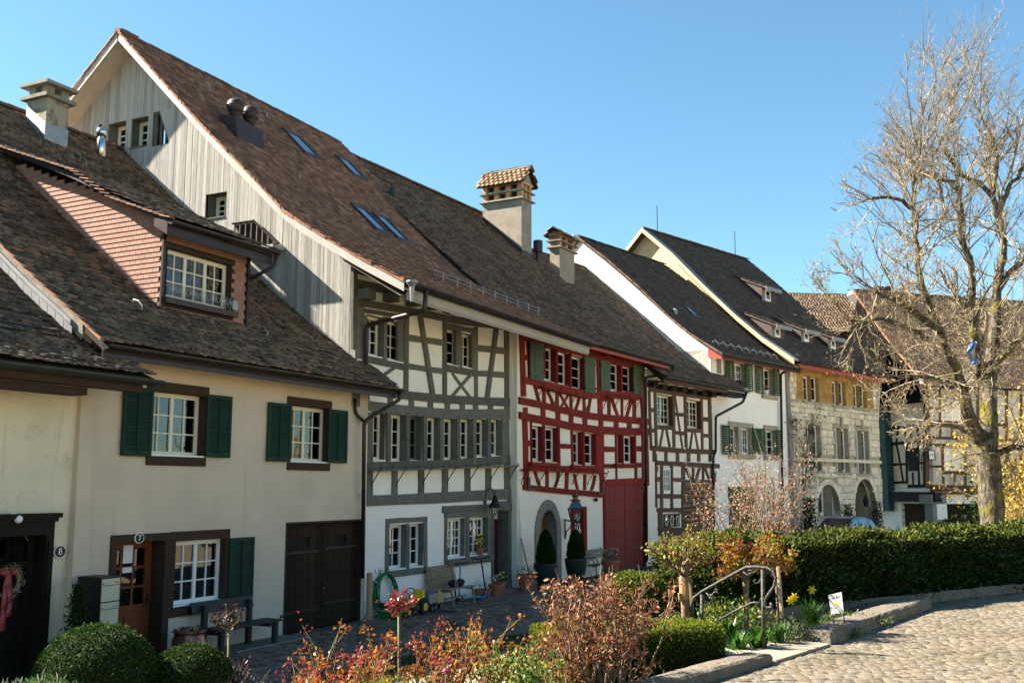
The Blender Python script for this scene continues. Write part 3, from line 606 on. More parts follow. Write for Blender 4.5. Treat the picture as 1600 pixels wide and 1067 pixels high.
# roof
pa = smooth_prof(PA); sgt = 2.62
def sR(n): return 3.2 if n < .12 else sgt+.0
rows7 = prows(A, pa, -5.42, lambda n: sgt)
deck(rows7, H7)
dorm = lambda p: False
DN = .77; DS0, DS1 = -2.93, -.53
def m7(p):
    q = Vector(p)-Vector((A.O[0], A.O[1], 0)); s = q.x*A.D[0]+q.y*A.D[1]; n = -(q.x*A.N[0]+q.y*A.N[1])
    return not (DS0+.05 < s < DS1-.05 and DN+.1 < n < 4.6)
tiles(H7, rows7, 'tile_moss', w=.185, ex=.175, th=.036, lift=.02, jit=1.4, nparts=300, mask=m7)
low = [(n, z) for n, z in pa if n < .2]; low = low if len(low) > 1 else pa[:3]
rl = prows(A, low, sgt, 3.2); deck(rl, H7, name='roof_corner'); tiles(H7, rl, 'tile_moss', w=.175, ex=.155, jit=1.3, name='corner_tile')
ridge_tiles(H7, A.P(-5.42, 12.12, -8.1), A.P(sgt, 12.12, -8.1))
deck([(A.P(-5.42, 12.08, -8.1), A.P(sgt, 12.08, -8.1)), (A.P(-5.42, 6, -15.5), A.P(sgt, 6, -15.5))], H7, 'tile_old', name='back_roof')
mb = MB(); mb.prism([A.P(-5.1, 0, -.3)]+[A.P(-5.1, z-.1, -n) for n, z in PA if n > 0]+[A.P(-5.1, 6, -15)]+[A.P(-5.1, 0, -15)], A.P(.1, 0, 0)-A.P(0, 0, 0)); obj('side_wall', mb, 'plaster_beige', H7)
# eaves: fascia, gutter, downpipe
mb = MB(); mb.wbox(A, -5.4, 3.15, 5.0, 5.17, .54, .57); obj('fascia', mb, 'copper', H7)
mb = MB(); mb.quad(A.P(-5.4, 5.0, .54), A.P(3.15, 5.0, .54), A.P(3.15, 5.15, 0), A.P(-5.4, 5.15, 0)); obj('soffit', mb, 'plaster_beige', H7, fix=False)
gutter(H7, A.P(-5.42, 5.2, .66), A.P(3.24, 5.23, .66), .08)
g4 = K(540, 620, 3.138)
pipe(H7, [A.P(3.16, 5.16, .66), A.P(3.16, 4.98, .66), A.P(A.sz(575, 648, .3)[0], 4.45, .2), A.P(A.sz(575, 760, .2)[0], .95, .1)], .045, 'copper')
pipe(H7, [A.P(A.sz(571, 610, .3)[0]-.05, 4.95, .05), A.P(A.sz(571, 610, .3)[0], 4.6, .05), A.P(A.sz(575, 650, .2)[0], 4.4, .16)], .04, 'copper', name='side_pipe')
sp = A.sz(578, 850, .1)[0]; mb = MB(); mb.lathe(T(A.P(A.sz(577, 930, .1)[0], 0, .1)), [(.10, 0), (.10, .1), (.07, .12), (.07, 1.02), (.055, 1.05)], 12); obj('pipe_foot', mb, 'downpipe_foot', H7, smooth=False)
m = MB(); s, z = A.ksz(k4, 1298, 237); m.wbox(A, s-.16, s+.16, z-.16, z+.16, 0, .02); o = obj('vent_grille', m, 'concrete', H7)
for i in range(6): m = MB(); m.wbox(A, s-.12, s+.12, z-.13+i*.045, z-.11+i*.045, .021, .035); obj('slat', m, 'iron', o)
m = MB(); s, z = A.ksz(k4, 1323, 716); m.wbox(A, s-.05, s+.05, z-.06, z+.06, 0, .07); obj('junction_box', m, 'frame_white', H7)
m = MB(); s, z = A.ksz(k5, 98, 580); m.wbox(A, s-.04, s+.04, z-.11, z+.11, 0, .02); o = obj('doorbell_panel', m, 'zinc', H7)
for i in range(4): m = MB(); m.wbox(A, s-.025, s+.01, z-.08+i*.045, z-.06+i*.045, .021, .026); obj('bell_button', m, 'ink', o)
m = MB(); s, z = A.ksz(k5, 703, 716); m.lathe(A.M(s, z, 0) @ Matrix.Rotation(-math.pi/2, 4, 'X'), [(.035, 0), (.035, .02), (.015, .022)], 10); obj('wall_tap', m, 'iron_grey', H7)
# verge of the left edge: rough render strip above stepped metal flashing
PA8 = [(n, z-.42) for n, z in pa]
def strip(mat, name, dz0, dz1, s, n1=6.5, n0=-.3):
    mb = MB(); pp = [(n, z) for n, z in pa if n0 <= n <= n1]
    for (n0_, z0_), (n1_, z1_) in zip(pp, pp[1:]): mb.quad(A.P(s, z0_+dz0, -n0_), A.P(s, z1_+dz0, -n1_), A.P(s, z1_+dz1, -n1_), A.P(s, z0_+dz1, -n0_))
    return obj(name, mb, mat, H7, fix=False)
strip('concrete', 'verge_render', -.3, .03, -5.43); 
pp = [(n, z) for n, z in pa if .0 <= n <= 6]
m = MB()
for (a, b), (c, e) in zip(pp, pp[1:]): m.hexa([A.P(-5.47, b-.26, -a), A.P(-5.44, b-.26, -a), A.P(-5.44, e-.26, -c), A.P(-5.47, e-.26, -c), A.P(-5.47, b-.12, -a), A.P(-5.44, b-.12, -a), A.P(-5.44, e-.12, -c), A.P(-5.47, e-.12, -c)])
fl = obj('flashing', m, 'zinc', H7)
for i in range(22):
    n0 = .05+i*.2; z0 = zr(PA, n0); z1 = zr(PA, n0+.2); m = MB(); m.hexa([A.P(-5.5, z0-.42, -n0), A.P(-5.48, z0-.42, -n0), A.P(-5.48, z0-.42, -n0-.19), A.P(-5.5, z0-.42, -n0-.19), A.P(-5.5, z0-.2, -n0), A.P(-5.48, z0-.2, -n0), A.P(-5.48, z1-.2, -n0-.19), A.P(-5.5, z1-.2, -n0-.19)])
    obj('flashing_plate', m, 'zinc', fl)
n_ = 26
for i in range(n_):
    n0 = -.6+i*.27; mb = MB(); z0, z1 = zr(PA, n0), zr(PA, n0+.3); mb.hexa([A.P(-5.50, z0, -n0), A.P(-5.38, z0, -n0), A.P(-5.38, z1, -n0-.3), A.P(-5.50, z1, -n0-.3), A.P(-5.50, z0+.05, -n0), A.P(-5.38, z0+.05, -n0), A.P(-5.38, z1+.035, -n0-.3), A.P(-5.50, z1+.035, -n0-.3)]); obj('verge_tile', mb, 'tile_orange', H7)
# snow hooks
def hook(parent, W, s, n, z, mat='zinc'):
    m = MB(); m.tube([W.P(s, z-.05, -n+.12), W.P(s, z+.06, -n+.14), W.P(s, z+.16, -n+.05), W.P(s, z+.2, -n-.08), W.P(s, z+.12, -n-.1)], .014, 5); obj('snow_hook', m, mat, parent)
for u, v in ((128, 257), (212, 482), (420, 520), (300, 430)):
    pass
# dormer with shed roof
dz0, dz1 = 6.2, 7.95
wd = opn(A, K(240, 360, 7.5), 155, 848, 182, 790, -DN); wd = (wd[0], A.ksz(K(240, 360, 7.5), 905, 600, -DN)[0], wd[2], wd[3]-.02)

mb = MB(); 
dw = wall_face(A, H7, DS0, DS1, 6.0, 7.98, [wd], 'deck', d=-DN-.02, name='dormer')
for sd, s in ((0, DS0), (1, DS1)):
    mb = MB(); pts = [(DN+.02, zr(PA, DN)), (DN+.02, 7.98)]+[(5.3, 9.68)]; off = A.D
    e = .04 if sd == 0 else -.04
    mb.prism([A.P(s+e, z, -n) for n, z in pts], (A.D[0]*.02, A.D[1]*.02, 0)); obj('cheek', mb, 'deck', dw)
# shingles on the left cheek (visible) and the front
SH = []
def shingle(Mx, w, h, parent, mat='shingle'):
    key = (mat, w, h)
    if key not in slat_cache:
        mb = MB(); mb.hexa([(-w/2+.003, .0, 0), (-w/2+.003, .016, 0), (w/2-.003, .016, 0), (w/2-.003, 0, 0), (-w/2+.003, 0, h), (-w/2+.003, .004, h), (w/2-.003, .004, h), (w/2-.003, 0, h)])
        me = bpy.data.meshes.new('shingle'); me.from_pydata(mb.v, [], mb.f); fixn(me); me.materials.append(MT[mat]); slat_cache[key] = me
    return inst('shingle', slat_cache[key], Mx, parent)
sw, shh = .155, .098
Mc = Matrix(((-A.N[0], -A.D[0], 0, 0), (-A.N[1], -A.D[1], 0, 0), (0, 0, 1, 0), (0, 0, 0, 1)))   # x = back, y = toward -D
cnt = 0; stm = MB()
for r in range(36):
    z = 6.1+r*shh
    for c in range(34):
        n = DN+.02+(c+.5)*sw+(sw/2 if r % 2 else 0)-.03
        if n-.03 < DN: continue
        if z+shh*.6 < zr(PA, n)-.02 or z+shh > 7.98+(n-DN)*(9.68-7.98)/(5.3-DN)+.14: continue
        w0 = A.P(DS0-.004, z, -n); M = Mc.copy(); M.translation = w0
        if cnt < 290: shingle(M, sw, shh*1.15, dw); cnt += 1
        else: stm.box(M, sw-.006, .014, shh*1.1, (0, .01, shh*.55))
obj('cheek_shingles', stm, 'shingle', dw, kind='stuff')
stm = MB()
for r in range(19):
    z = 6.12+r*shh
    for c in range(17):
        s = DS0+(c+.5)*sw+(sw/2 if r % 2 else 0)-.02
        if s+sw/2 > DS1+.03 or s-sw/2 < DS0-.03: continue
        if s+sw/2 > wd[0]-.03 and s-sw/2 < wd[1]+.03 and z+shh > wd[2]-.1 and z < wd[3]+.07: continue
        M = A.M(s, z, -DN-.02); shingle(M, sw, shh*1.15, dw, 'shingle')
trim(A, dw, DS0-.02, DS0+.05, 6.15, 7.95, -DN-.02, -DN+.03, 'copper', 'corner_trim'); trim(A, dw, DS1-.05, DS1+.02, 6.15, 7.95, -DN-.02, -DN+.03, 'copper', 'corner_trim')
wdw = window(A, dw, wd, .14, 3, 2, 3, 'frame_cream', 'brown_trim', d=-DN+.0)
trim(A, dw, wd[0]-.08, wd[1]+.08, wd[3], wd[3]+.07, -DN-.02, -DN+.02, 'brown_trim', 'lintel')
trim(A, dw, wd[0]-.1, wd[1]+.13, wd[2]-.11, wd[2], -DN-.05, -DN+.12, 'dark_metal', 'sill')
# ornamental window guard with metal scrolls
m = MB(); gy = -DN+.09; zz = wd[2]+.02
m.tube([A.P(wd[0], zz+.22, gy), A.P(wd[1]+.05, zz+.22, gy)], .005, 4); m.tube([A.P(wd[0], zz+.03, gy), A.P(wd[1]+.05, zz+.03, gy)], .005, 4)
n = 13
for i in range(n+1):
    s = wd[0]+(wd[1]+.05-wd[0])*i/n; m.tube([A.P(s, zz, gy), A.P(s, zz+.24, gy)], .004, 4)
    if i < n:
        c = s+(wd[1]+.05-wd[0])/n/2; m.tube([A.P(c+.06*math.cos(t)*(1-t/9), zz+.125+.08*math.sin(t)*(1-t/9), gy) for t in [q*.6 for q in range(12)]], .004, 4)
        m.tube([A.P(c-.07, zz+.2, gy), A.P(c, zz+.05, gy), A.P(c+.07, zz+.2, gy)], .004, 4)
m.wbox(A, wd[1]-.02, wd[1]+.14, zz+.02, zz+.2, gy, gy+.006)
obj('window_guard', m, 'zinc', dw)
# dormer roof
dpr = [(DN-.42, 7.92), (DN+1.0, 8.46), (2.9, 9.18), (5.4, 10.1)]
rD = prows(A, smooth_prof(dpr, 2), DS0-.22, DS1+.35); deck(rD, dw, name='dormer_roof', mat='copper', th=.09)
tiles(dw, rD, 'tile_moss', w=.175, ex=.155, jit=1.2, name='dormer_tile')
for i in range(34):       # light verge tiles seen edge-on
    n0 = DN-.42+i*.145; z0 = zr(dpr, n0); mb = MB(); mb.hexa([A.P(DS0-.3, z0-.015, -n0), A.P(DS0-.16, z0-.015, -n0), A.P(DS0-.16, z0+.05, -n0-.26), A.P(DS0-.3, z0+.05, -n0-.26), A.P(DS0-.3, z0+.01, -n0), A.P(DS0-.16, z0+.01, -n0), A.P(DS0-.16, z0+.075, -n0-.26), A.P(DS0-.3, z0+.075, -n0-.26)]); obj('verge_tile', mb, 'ridge' if i % 3 else 'tile_orange', dw)
mb = MB(); mb.wbox(A, DS0-.24, DS1+.36, 7.62, 7.86, -DN+.3, -DN+.33); obj('dormer_fascia', mb, 'copper', dw)
mb = MB(); mb.quad(A.P(DS0-.24, 7.63, -DN+.3), A.P(DS1+.36, 7.63, -DN+.3), A.P(DS1+.36, 7.9, -DN-.1), A.P(DS0-.24, 7.9, -DN-.1)); obj('dormer_soffit', mb, 'copper', dw, fix=False)
gutter(dw, A.P(DS0-.26, 7.86, -DN+.42), A.P(DS1+.44, 7.9, -DN+.42), .075)
pipe(dw, [A.P(DS1+.36, 7.84, -DN+.42), A.P(DS1+.36, 7.6, -DN+.42), A.P(DS1+.02, 7.28, -DN+.05)], .04, 'copper')
m = MB(); m.quad(A.P(DS0-.26, 7.6, -DN+.34), A.P(DS0-.26, 7.88, -DN+.34), A.P(DS0-.26, 7.95, -DN), A.P(DS0-.26, 7.8, -DN)); obj('fascia_end', m, 'copper', dw, fix=False)
# chimney with cover slab
kc = K(30, 110, 7.11); ch, (cs0, cs1, cn, cnb, cz) = chimney(A, H7, 6.96, kc(278, 800), kc(525, 880), kc(80, 520), kc(285, 285)[1], 'stain_render', uct=kc(285, 285)[0])
m = MB(); m.wbox(A, cs0-.12, cs1+.12, cz, cz+.09, -cnb-.12, -cn+.12); obj('slab', m, 'concrete', ch)
h1 = A.sz(*kc(285, 140), -cn)[1]
for a, b in ((0, 0), (1, 0), (0, 1), (1, 1)):
    m = MB(); ss = cs0+.02 if a == 0 else cs1-.22; nn = cn+.02 if b == 0 else cnb-.24; m.wbox(A, ss, ss+.2, cz+.09, h1, -nn-.22, -nn); obj('pier', m, 'concrete', ch)
m = MB(); m.wbox(A, cs0-.14, cs1+.14, h1, h1+.08, -cnb-.14, -cn+.14); obj('cap_slab', m, 'concrete', ch)
zb = zr(PA, cn); m = MB(); m.wbox(A, cs0-.012, cs1+.012, zb-.2, zb+.5, -cn-.02, -cn+.012); m.prism([A.P(cs0-.012, zr(PA, cn)-.2, -cn), A.P(cs0-.012, zr(PA, cn)+.5, -cn), A.P(cs0-.012, zr(PA, cnb)+.45, -cnb), A.P(cs0-.012, zr(PA, cnb)-.2, -cnb)], (A.D[0]*.01, A.D[1]*.01, 0)); obj('apron', m, 'zinc', ch)
# shiny ventilator with ball cowl
vs, vn = 1.15, 7.25; vz = zr(PA, vn); m = MB(); Mv = T(A.P(vs, 0, -vn)); m.lathe(Mv, [(.12, vz-.2), (.12, vz+.45), (.09, vz+.5), (.09, vz+.52)], 14); v = obj('ventilator', m, 'steel', H7, smooth=True)
m = MB(); m.sphere(T(A.P(vs, vz+.66, -vn)), .15, 18, 12); obj('ball_cowl', m, 'steel', v, smooth=True)
for u, v_ in ((129, 258), (213, 484), (410, 524)):
    n = 2.2 if v_ < 300 else .7
    # ray against the roof
    best = None
    for i in range(900):
        nn = -.5+i*.01; s_, z_ = A.sz(u, v_, -nn); e_ = z_-zr(PA, nn)
        if best is not None and best*e_ < 0: hook(H7, A, s_, nn, z_); break
        best = e_
# number plate 7
def number_plate(W, s, z, txt, rx, rz, label, d=.005, border='plate_white'):
    t = thing('house_number', W.P(s, z, d), label, 'sign'); M = W.M(s, z, d)
    m = MB(); m.lathe(M @ Matrix.Rotation(-math.pi/2, 4, 'X') @ Matrix.Diagonal((rx, rz, 1, 1)), [(1, 0), (1, .012), (.96, .016)], 26); obj('rim', m, border, t)
    m = MB(); m.lathe(M @ Matrix.Rotation(-math.pi/2, 4, 'X') @ Matrix.Diagonal((rx*.86, rz*.86, 1, 1)), [(1, .0165), (1, .018)], 26); obj('plate', m, 'mail_body', t)
    text(txt, M @ T(0, .0195, 0) @ Matrix(((1, 0, 0, 0), (0, 0, 1, 0), (0, 1, 0, 0), (0, 0, 0, 1))) @ Matrix.Diagonal((1, 1, 1, 1)), rz*1.5, 'plate_white', t, 'numeral', .002)
s, z = A.ksz(k3l, 476, 570, .04); number_plate(A, s, z, '7', .105, .09, 'round dark number plate reading 7 over the brown door of the beige house', .037)

# ================================================================ cream house (number 8) at the left edge
H8 = thing('plaster_house', A.P(-8, 0, 0), 'cream plastered house at the left edge with a dark panelled front door', 'house')
kk8 = K(0, 800, 4)
d8 = (-8.3, A.ksz(kk8, 262, 400)[0], -.1, A.ksz(kk8, 200, 145)[1])
wall_face(A, H8, -14, -5.16, -.3, 5.2, [d8], 'plaster_cream', d=-.03)
m = MB(); m.hexa([A.P(-5.38, -.2, -.1), A.P(-5.38, -.2, .17), A.P(-5.02, -.2, .17), A.P(-5.02, -.2, -.1), A.P(-5.3, 5.1, -.1), A.P(-5.3, 5.1, .03), A.P(-5.08, 5.1, .03), A.P(-5.08, 5.1, -.1)]); obj('pilaster', m, 'plaster_beige', H8)
m = MB(); m.wbox(A, d8[1]+.14, -5.4, -.2, .62, -.05, -.005); obj('plinth', m, 'stone_step', H8)
s0, s1, z0, z1 = d8
m = MB(); m.wbox(A, s1, s1+.14, -.1, z1, -.3, .05); m.wbox(A, s1+.03, s1+.11, .1, z1-.1, .05, .075); obj('door_post', m, 'door_black', H8)
m = MB(); m.wbox(A, s0-.3, s1+.14, z1, z1+.2, -.3, .05); m.wbox(A, s0-.35, s1+.17, z1+.2, z1+.26, -.2, .09); m.wbox(A, s0-.38, s1+.22, z1+.26, z1+.33, -.2, .12); obj('cornice', m, 'door_black', H8)
m = MB(); m.wbox(A, s0, s1, -.1, z1-.42, -.36, -.3); dr = obj('door', m, 'door_black', H8)
for (a, b), (c, e) in [((s1-.75, s1-.28), (1.0, z1-.75)), ((s1-.75, s1-.28), (.15, .8)), ((s1-1.5, s1-.95), (1.0, z1-.75))]:
    m = MB(); m.wbox(A, a, b, c, e, -.3, -.285); m.wbox(A, a+.06, b-.06, c+.06, e-.06, -.285, -.27); obj('panel', m, 'door_black', dr)
m = MB(); m.wbox(A, s1-.12, s1, -.1, z1, -.3, -.2); obj('door_jamb', m, 'door_black', H8)
m = MB(); m.wbox(A, s0, s1-.12, z1-.47, z1-.38, -.36, -.22); obj('transom', m, 'door_black', H8)
window(A, H8, (s1-1.35, s1-.36, z1-.38, z1), .3, 1, 4, 1, 'door_black', 'door_black', wname='fanlight', fw=.02, d=-.0)
m = MB(); m.quad(A.P(s0, z1, -.34), A.P(s1-.36, z1, -.34), A.P(s1-.36, z1+.001, 0), A.P(s0, z1+.001, 0)); m.wbox(A, s1-.36, s1-.12, z1-.38, z1, -.36, -.32); obj('door_head', m, 'door_black', H8)
m = MB(); s, z = A.ksz(kk8, 80, 35); m.lathe(A.M(s, z, 0) @ Matrix.Rotation(-math.pi/2, 4, 'X'), [(.08, 0), (.08, .03), (.05, .04)], 12); m.sphere(T(A.P(s+.02, z-.02, .1)), .06); t = thing('wall_lamp', A.P(s, z, 0), 'small round white lamp above the dark door of the cream house', 'lamp'); obj('lamp_body', m, 'frame_white', t, smooth=True)
s, z = A.ksz(kk8, 370, 246); number_plate(A, s, z, '8', .115, .1, 'oval dark number plate reading 8 on the cream wall beside the dark door')
# wreath with ribbon on the dark door
s, z = A.ksz(kk8, 28, 430, -.28); t = thing('door_wreath', A.P(s, z, -.27), 'dried twig wreath with a dusky red ribbon hanging on the dark door', 'wreath')
m = MB()
for i in range(70):
    a = random.uniform(0, 6.28); rr = .2+random.uniform(-.02, .02); p = A.P(s+rr*math.cos(a), z+rr*math.sin(a), -.25); a2 = a+.5; q = A.P(s+(rr+.04*random.random())*math.cos(a2), z+(rr+.05*random.random())*math.sin(a2), -.22+random.uniform(-.02, .03)); m.tube([p, q], .005, 3)
obj('twigs', m, 'twig_pale', t)
m = MB()
for i in range(260):
    a = random.uniform(-1.4, 1.4); rr = .22+random.uniform(-.05, .07); c = A.P(s+rr*math.cos(a), z+rr*math.sin(a), -.22+random.uniform(-.03, .04)); m.box(T(c), .009, .009, .009)
obj('buds', m, 'twig_pale', t, kind='stuff')
m = MB()
for dx, lz in ((-.06, .62), (.05, .42)):
    pr = [(0, .12), (dx*.6, -.1), (dx+.01*1, -.1-lz*.5), (dx*.7, -.1-lz)]
    for (a, b), (c, e) in zip(pr, pr[1:]): m.hexa([A.P(s+a-.04, z+b, -.2), A.P(s+a-.03, z+b, -.185), A.P(s+a+.04, z+b, -.19), A.P(s+a+.03, z+b, -.205), A.P(s+c-.05, z+e, -.2), A.P(s+c-.04, z+e, -.185), A.P(s+c+.05, z+e, -.19), A.P(s+c+.04, z+e, -.205)])
for sg_ in (-1, 1): m.sphere(T(A.P(s+sg_*.08, z+.14, -.19)), .075, 10, 7, 1.1, .5, .7)
obj('ribbon', m, 'ribbon', t, smooth=True)
# roof of the cream house (lower, further forward)
P8 = [(-1.05, 4.72), (-.6, 4.9), (-.1, 5.2), (.38, 5.53), (1.2, 6.08), (2.0, 6.68), (4, 8.23), (7.6, 11.0), (10.2, 13.2)]
r8 = prows(A, smooth_prof(P8, 3), -13, lambda n: -4.72 if n < -.25 else -5.3)
r8a = [r for r in prows(A, [(n, zr(P8, n)) for n in (-1.05, -.85, -.65, -.45, -.28)], -13, -4.75)]
r8b = [r for r in prows(A, [(n, zr(P8, n)) for n in (-.28, .1, .38, .8, 1.2, 1.6, 2, 3, 4, 5.5, 7.6)], -13, -5.3)]
deck(r8a+[(r8b[0][0], A.P(-4.75, zr(P8, -.28), .28))], H8, name='roof_front'); deck(r8b, H8)
tiles(H8, r8a, 'tile_moss', w=.19, ex=.175, th=.03, lift=.02, jit=1.6, nparts=80, name='front_tile', L=.34); tiles(H8, r8b, 'tile_moss', w=.19, ex=.175, th=.03, lift=.02, jit=1.6, nparts=220)
gutter(H8, A.P(-13, 4.66, 1.13), A.P(-4.7, 4.66, 1.13), .085, 'gutter_green')
m = MB(); m.wbox(A, -13, -4.95, 4.46, 4.6, .8, 1.0); obj('fascia', m, 'brown_trim', H8)
m = MB(); m.wbox(A, -13, -5.9, 4.34, 4.45, .5, .85); obj('eaves_beam', m, 'brown_trim', H8)
m = MB(); m.quad(A.P(-13, 4.6, 1.0), A.P(-4.9, 4.6, 1.0), A.P(-4.9, 4.95, .1), A.P(-13, 4.95, .1)); obj('soffit', m, 'brown_trim', H8, fix=False)
# snow guard rail
m = MB()
for n, dz in ((-.05, .16), (-.05, .08)): m.tube([A.P(-13, zr(P8, n)+dz, -n), A.P(-5.75, zr(P8, n)+dz, -n)], .012, 5)
for s in (-5.85, -7.2, -8.6): m.tube([A.P(s, zr(P8, -.35)+.03, .35), A.P(s, zr(P8, -.1)+.05, .1), A.P(s, zr(P8, -.05)+.19, .05), A.P(s, zr(P8, .2)+.03, -.2)], .014, 5)
obj('snow_guard', m, 'copper', H8)
# ================================================================ grey half-timbered house with wood gable
SG = 2.62
HG = thing('timbered_house', G.P(6, 0, 0), 'tall white house with grey timber framing, weathered board gable and red-brown tiled roof', 'house')
ka = K(540, 380, 3.555); kb = K(540, 380, 5.925); kc2 = K(680, 440, 5.925); kd = K(540, 620, 3.138); TG = 'timber_grey'
ops = []
u1 = opn(G, kb, 190, 335, 655, 1040); u2 = opn(G, kb, 380, 530, 705, 1085); u3 = opn(G, kc2, 98, 212, 425, 768); u4 = opn(G, kc2, 242, 350, 470, 793)
xl = [130, 215, 307, 393, 475, 556, 635, 707]; xr = [190, 288, 370, 454, 536, 617, 689, 757]; yt = [75, 82, 88, 95, 102, 103, 105, 105]; yb = [312, 318, 315, 318, 311, 306, 297, 291]
row = [opn(G, kd, a, b, c, d) for a, b, c, d in zip(xl, xr, yt, yb)]
l1 = opn(G, kd, 209, 291, 628, 852); l2 = opn(G, kd, 303, 375, 622, 840); r1 = opn(G, kd, 489, 580, 598, 797); r2 = opn(G, kd, 599, 690, 592, 782)
dg = opn(G, kd, 719, 790, 555, 920); dg = (dg[0], dg[1], 0, dg[3])
allops = [u1, u2, u3, u4]+row+[l1, l2, r1, r2, dg]
GE = R.O; se = (R.O[0]-G.O[0])*G.D[0]+(R.O[1]-G.O[1])*G.D[1]
zmid = G.ksz(kd, 400, 520)[1]
wall_face(G, HG, SG, se+.1, zmid, 8.3, allops, 'infill', name='upper_wall'); wall_face(G, HG, SG, se+.1, -.3, zmid, allops, 'plaster_white', d=.03, name='wall')
for i, op in enumerate((u1, u2)): window(G, HG, op, .14, 1, 2, 3, 'frame_cream', TG, sill='frame_white', d=.02)
window(G, HG, u3, .14, 1, 1, 3, 'frame_cream', TG, sill='frame_white', d=.02); window(G, HG, u4, .14, 1, 2, 3, 'frame_cream', TG, sill='frame_white', d=.02)
for i, op in enumerate(row): window(G, HG, op, .16, 1, 2, 3, 'frame_cream' if i != 2 else 'frame_dark', TG, sill='frame_white', curtain='curtain' if i in (0, 1, 3, 4) else 'curtain_dark', cside=(i % 2,), d=.02)
for op in (l1, l2): window(G, HG, op, .15, 1, 2, 3, 'frame_white', TG, sill='frame_white', curtain='curtain_dark', cside=(2,), d=.03)
for op in (r1, r2): window(G, HG, op, .15, 2, 2, 4, 'frame_white', TG, sill='frame_white', curtain='curtain_dark', cside=(0,), d=.03)
def bm(k, pts, w, **kw): return beam(G, HG, k, pts, w, TG, **kw)
# upper storey
bm(ka, [(50, 60), (47, 590)], 24); bm(ka, [(78, 350), (76, 640)], 50, d1=.02); bm(ka, [(45, 222), (300, 275), (640, 345), (860, 420)], 44)
bm(ka, [(45, 325), (320, 372), (640, 435), (925, 470)], 36, d1=.05)
bm(ka, [(48, 72), (200, 160), (300, 228)], 26, orient='h', d1=.02)
for x0, x1, y0, y1 in [(62, 124, 250, 310), (206, 250, 275, 325), (330, 372, 300, 347), (432, 482, 320, 366), (541, 586, 343, 386), (636, 676, 364, 407), (720, 756, 383, 417), (805, 841, 403, 440), (895, 925, 443, 486)]:
    kbox(G, HG, ka, x0, x1-(x1-x0)*.35, y0+4, y1, -.05, .34, TG, 'joist_end')
bm(ka, [(100, 375), (320, 408)], 22); bm(ka, [(214, 410), (212, 650)], 19, d1=.05); bm(ka, [(98, 400), (96, 640)], 30); bm(ka, [(300, 400), (300, 680)], 32, d1=.02)
bm(ka, [(95, 640), (325, 690)], 36, d1=.04); bm(ka, [(270, 690), (205, 735), (160, 790)], 20, orient='h')
bm(ka, [(335, 385), (332, 830)], 24); bm(ka, [(345, 525), (540, 553)], 34); bm(ka, [(345, 684), (540, 712)], 32); bm(ka, [(408, 395), (480, 850)], 22, d1=.05)
bm(ka, [(547, 425), (547, 860)], 20); bm(ka, [(555, 458), (722, 490)], 28); bm(ka, [(556, 694), (718, 722)], 38, d1=.04); bm(ka, [(622, 480), (622, 700)], 26); bm(ka, [(704, 490), (704, 700)], 14)
bm(ka, [(588, 722), (692, 860)], 20, orient='h'); bm(ka, [(692, 730), (583, 855)], 20, orient='h', d1=.045)
bm(ka, [(722, 465), (722, 870)], 18); bm(ka, [(728, 582), (888, 600)], 36); bm(ka, [(728, 722), (888, 732)], 32); bm(ka, [(832, 475), (780, 870)], 20, d1=.05); bm(ka, [(890, 480), (893, 880)], 22)
bm(ka, [(60, 805), (320, 843), (560, 868), (905, 884)], 46, d1=.045)
for x, y in ((115, 860), (245, 868), (362, 884), (468, 900), (562, 908), (645, 912), (720, 914), (802, 916), (893, 916)): bm(ka, [(x, y-28), (x, y+30)], 26)
bm(ka, [(90, 900), (300, 925), (560, 948), (905, 948)], 54, d1=.05)
# window row storey
bm(kd, [(105, 75), (105, 530)], 46, d1=.035)
for x, y in ((203, 190), (297, 195), (382, 198), (465, 205), (546, 205), (626, 203), (698, 200), (768, 195)): bm(kd, [(x, y-115), (x, y+125)], 17, d1=.055)
bm(kd, [(785, 95), (790, 460)], 26)
bm(kd, [(100, 340), (480, 330), (800, 308)], 42, d1=.05)
for x in (237, 367, 484, 595, 697, 790): bm(kd, [(x, 350), (x, 478)], 26 if x < 780 else 22)
bm(kd, [(85, 510), (440, 495), (812, 475)], 52, d1=.05)
bm(kd, [(128, 66), (780, 88)], 20, d1=.02)
# ledge with iron brackets
m = MB(); s0, z0 = G.ksz(kd, 127, 362, .2); s1, z1 = G.ksz(kd, 843, 338, .2); m.hexa([G.P(s0, z0-.02, .03), G.P(s0, z0-.02, .26), G.P(s1, z1-.02, .26), G.P(s1, z1-.02, .03), G.P(s0, z0+.02, .03), G.P(s0, z0+.02, .26), G.P(s1, z1+.02, .26), G.P(s1, z1+.02, .03)]); led = obj('flower_ledge', m, TG, HG)
for x, y in ((165, 362), (288, 360), (415, 358), (533, 356), (642, 352), (745, 347), (838, 340)):
    s, z = G.ksz(kd, x, y, .25); m = MB(); m.tube([G.P(s, z-.38, .04), G.P(s, z-.3, .05), G.P(s, z+.0, .26), G.P(s, z+.06, .33), G.P(s, z+.1, .28)], .014, 5); m.tube([G.P(s-.3, z+.03, .1), G.P(s-.3, z+.12, .1)], .01, 4); obj('iron_bracket', m, 'iron', led)
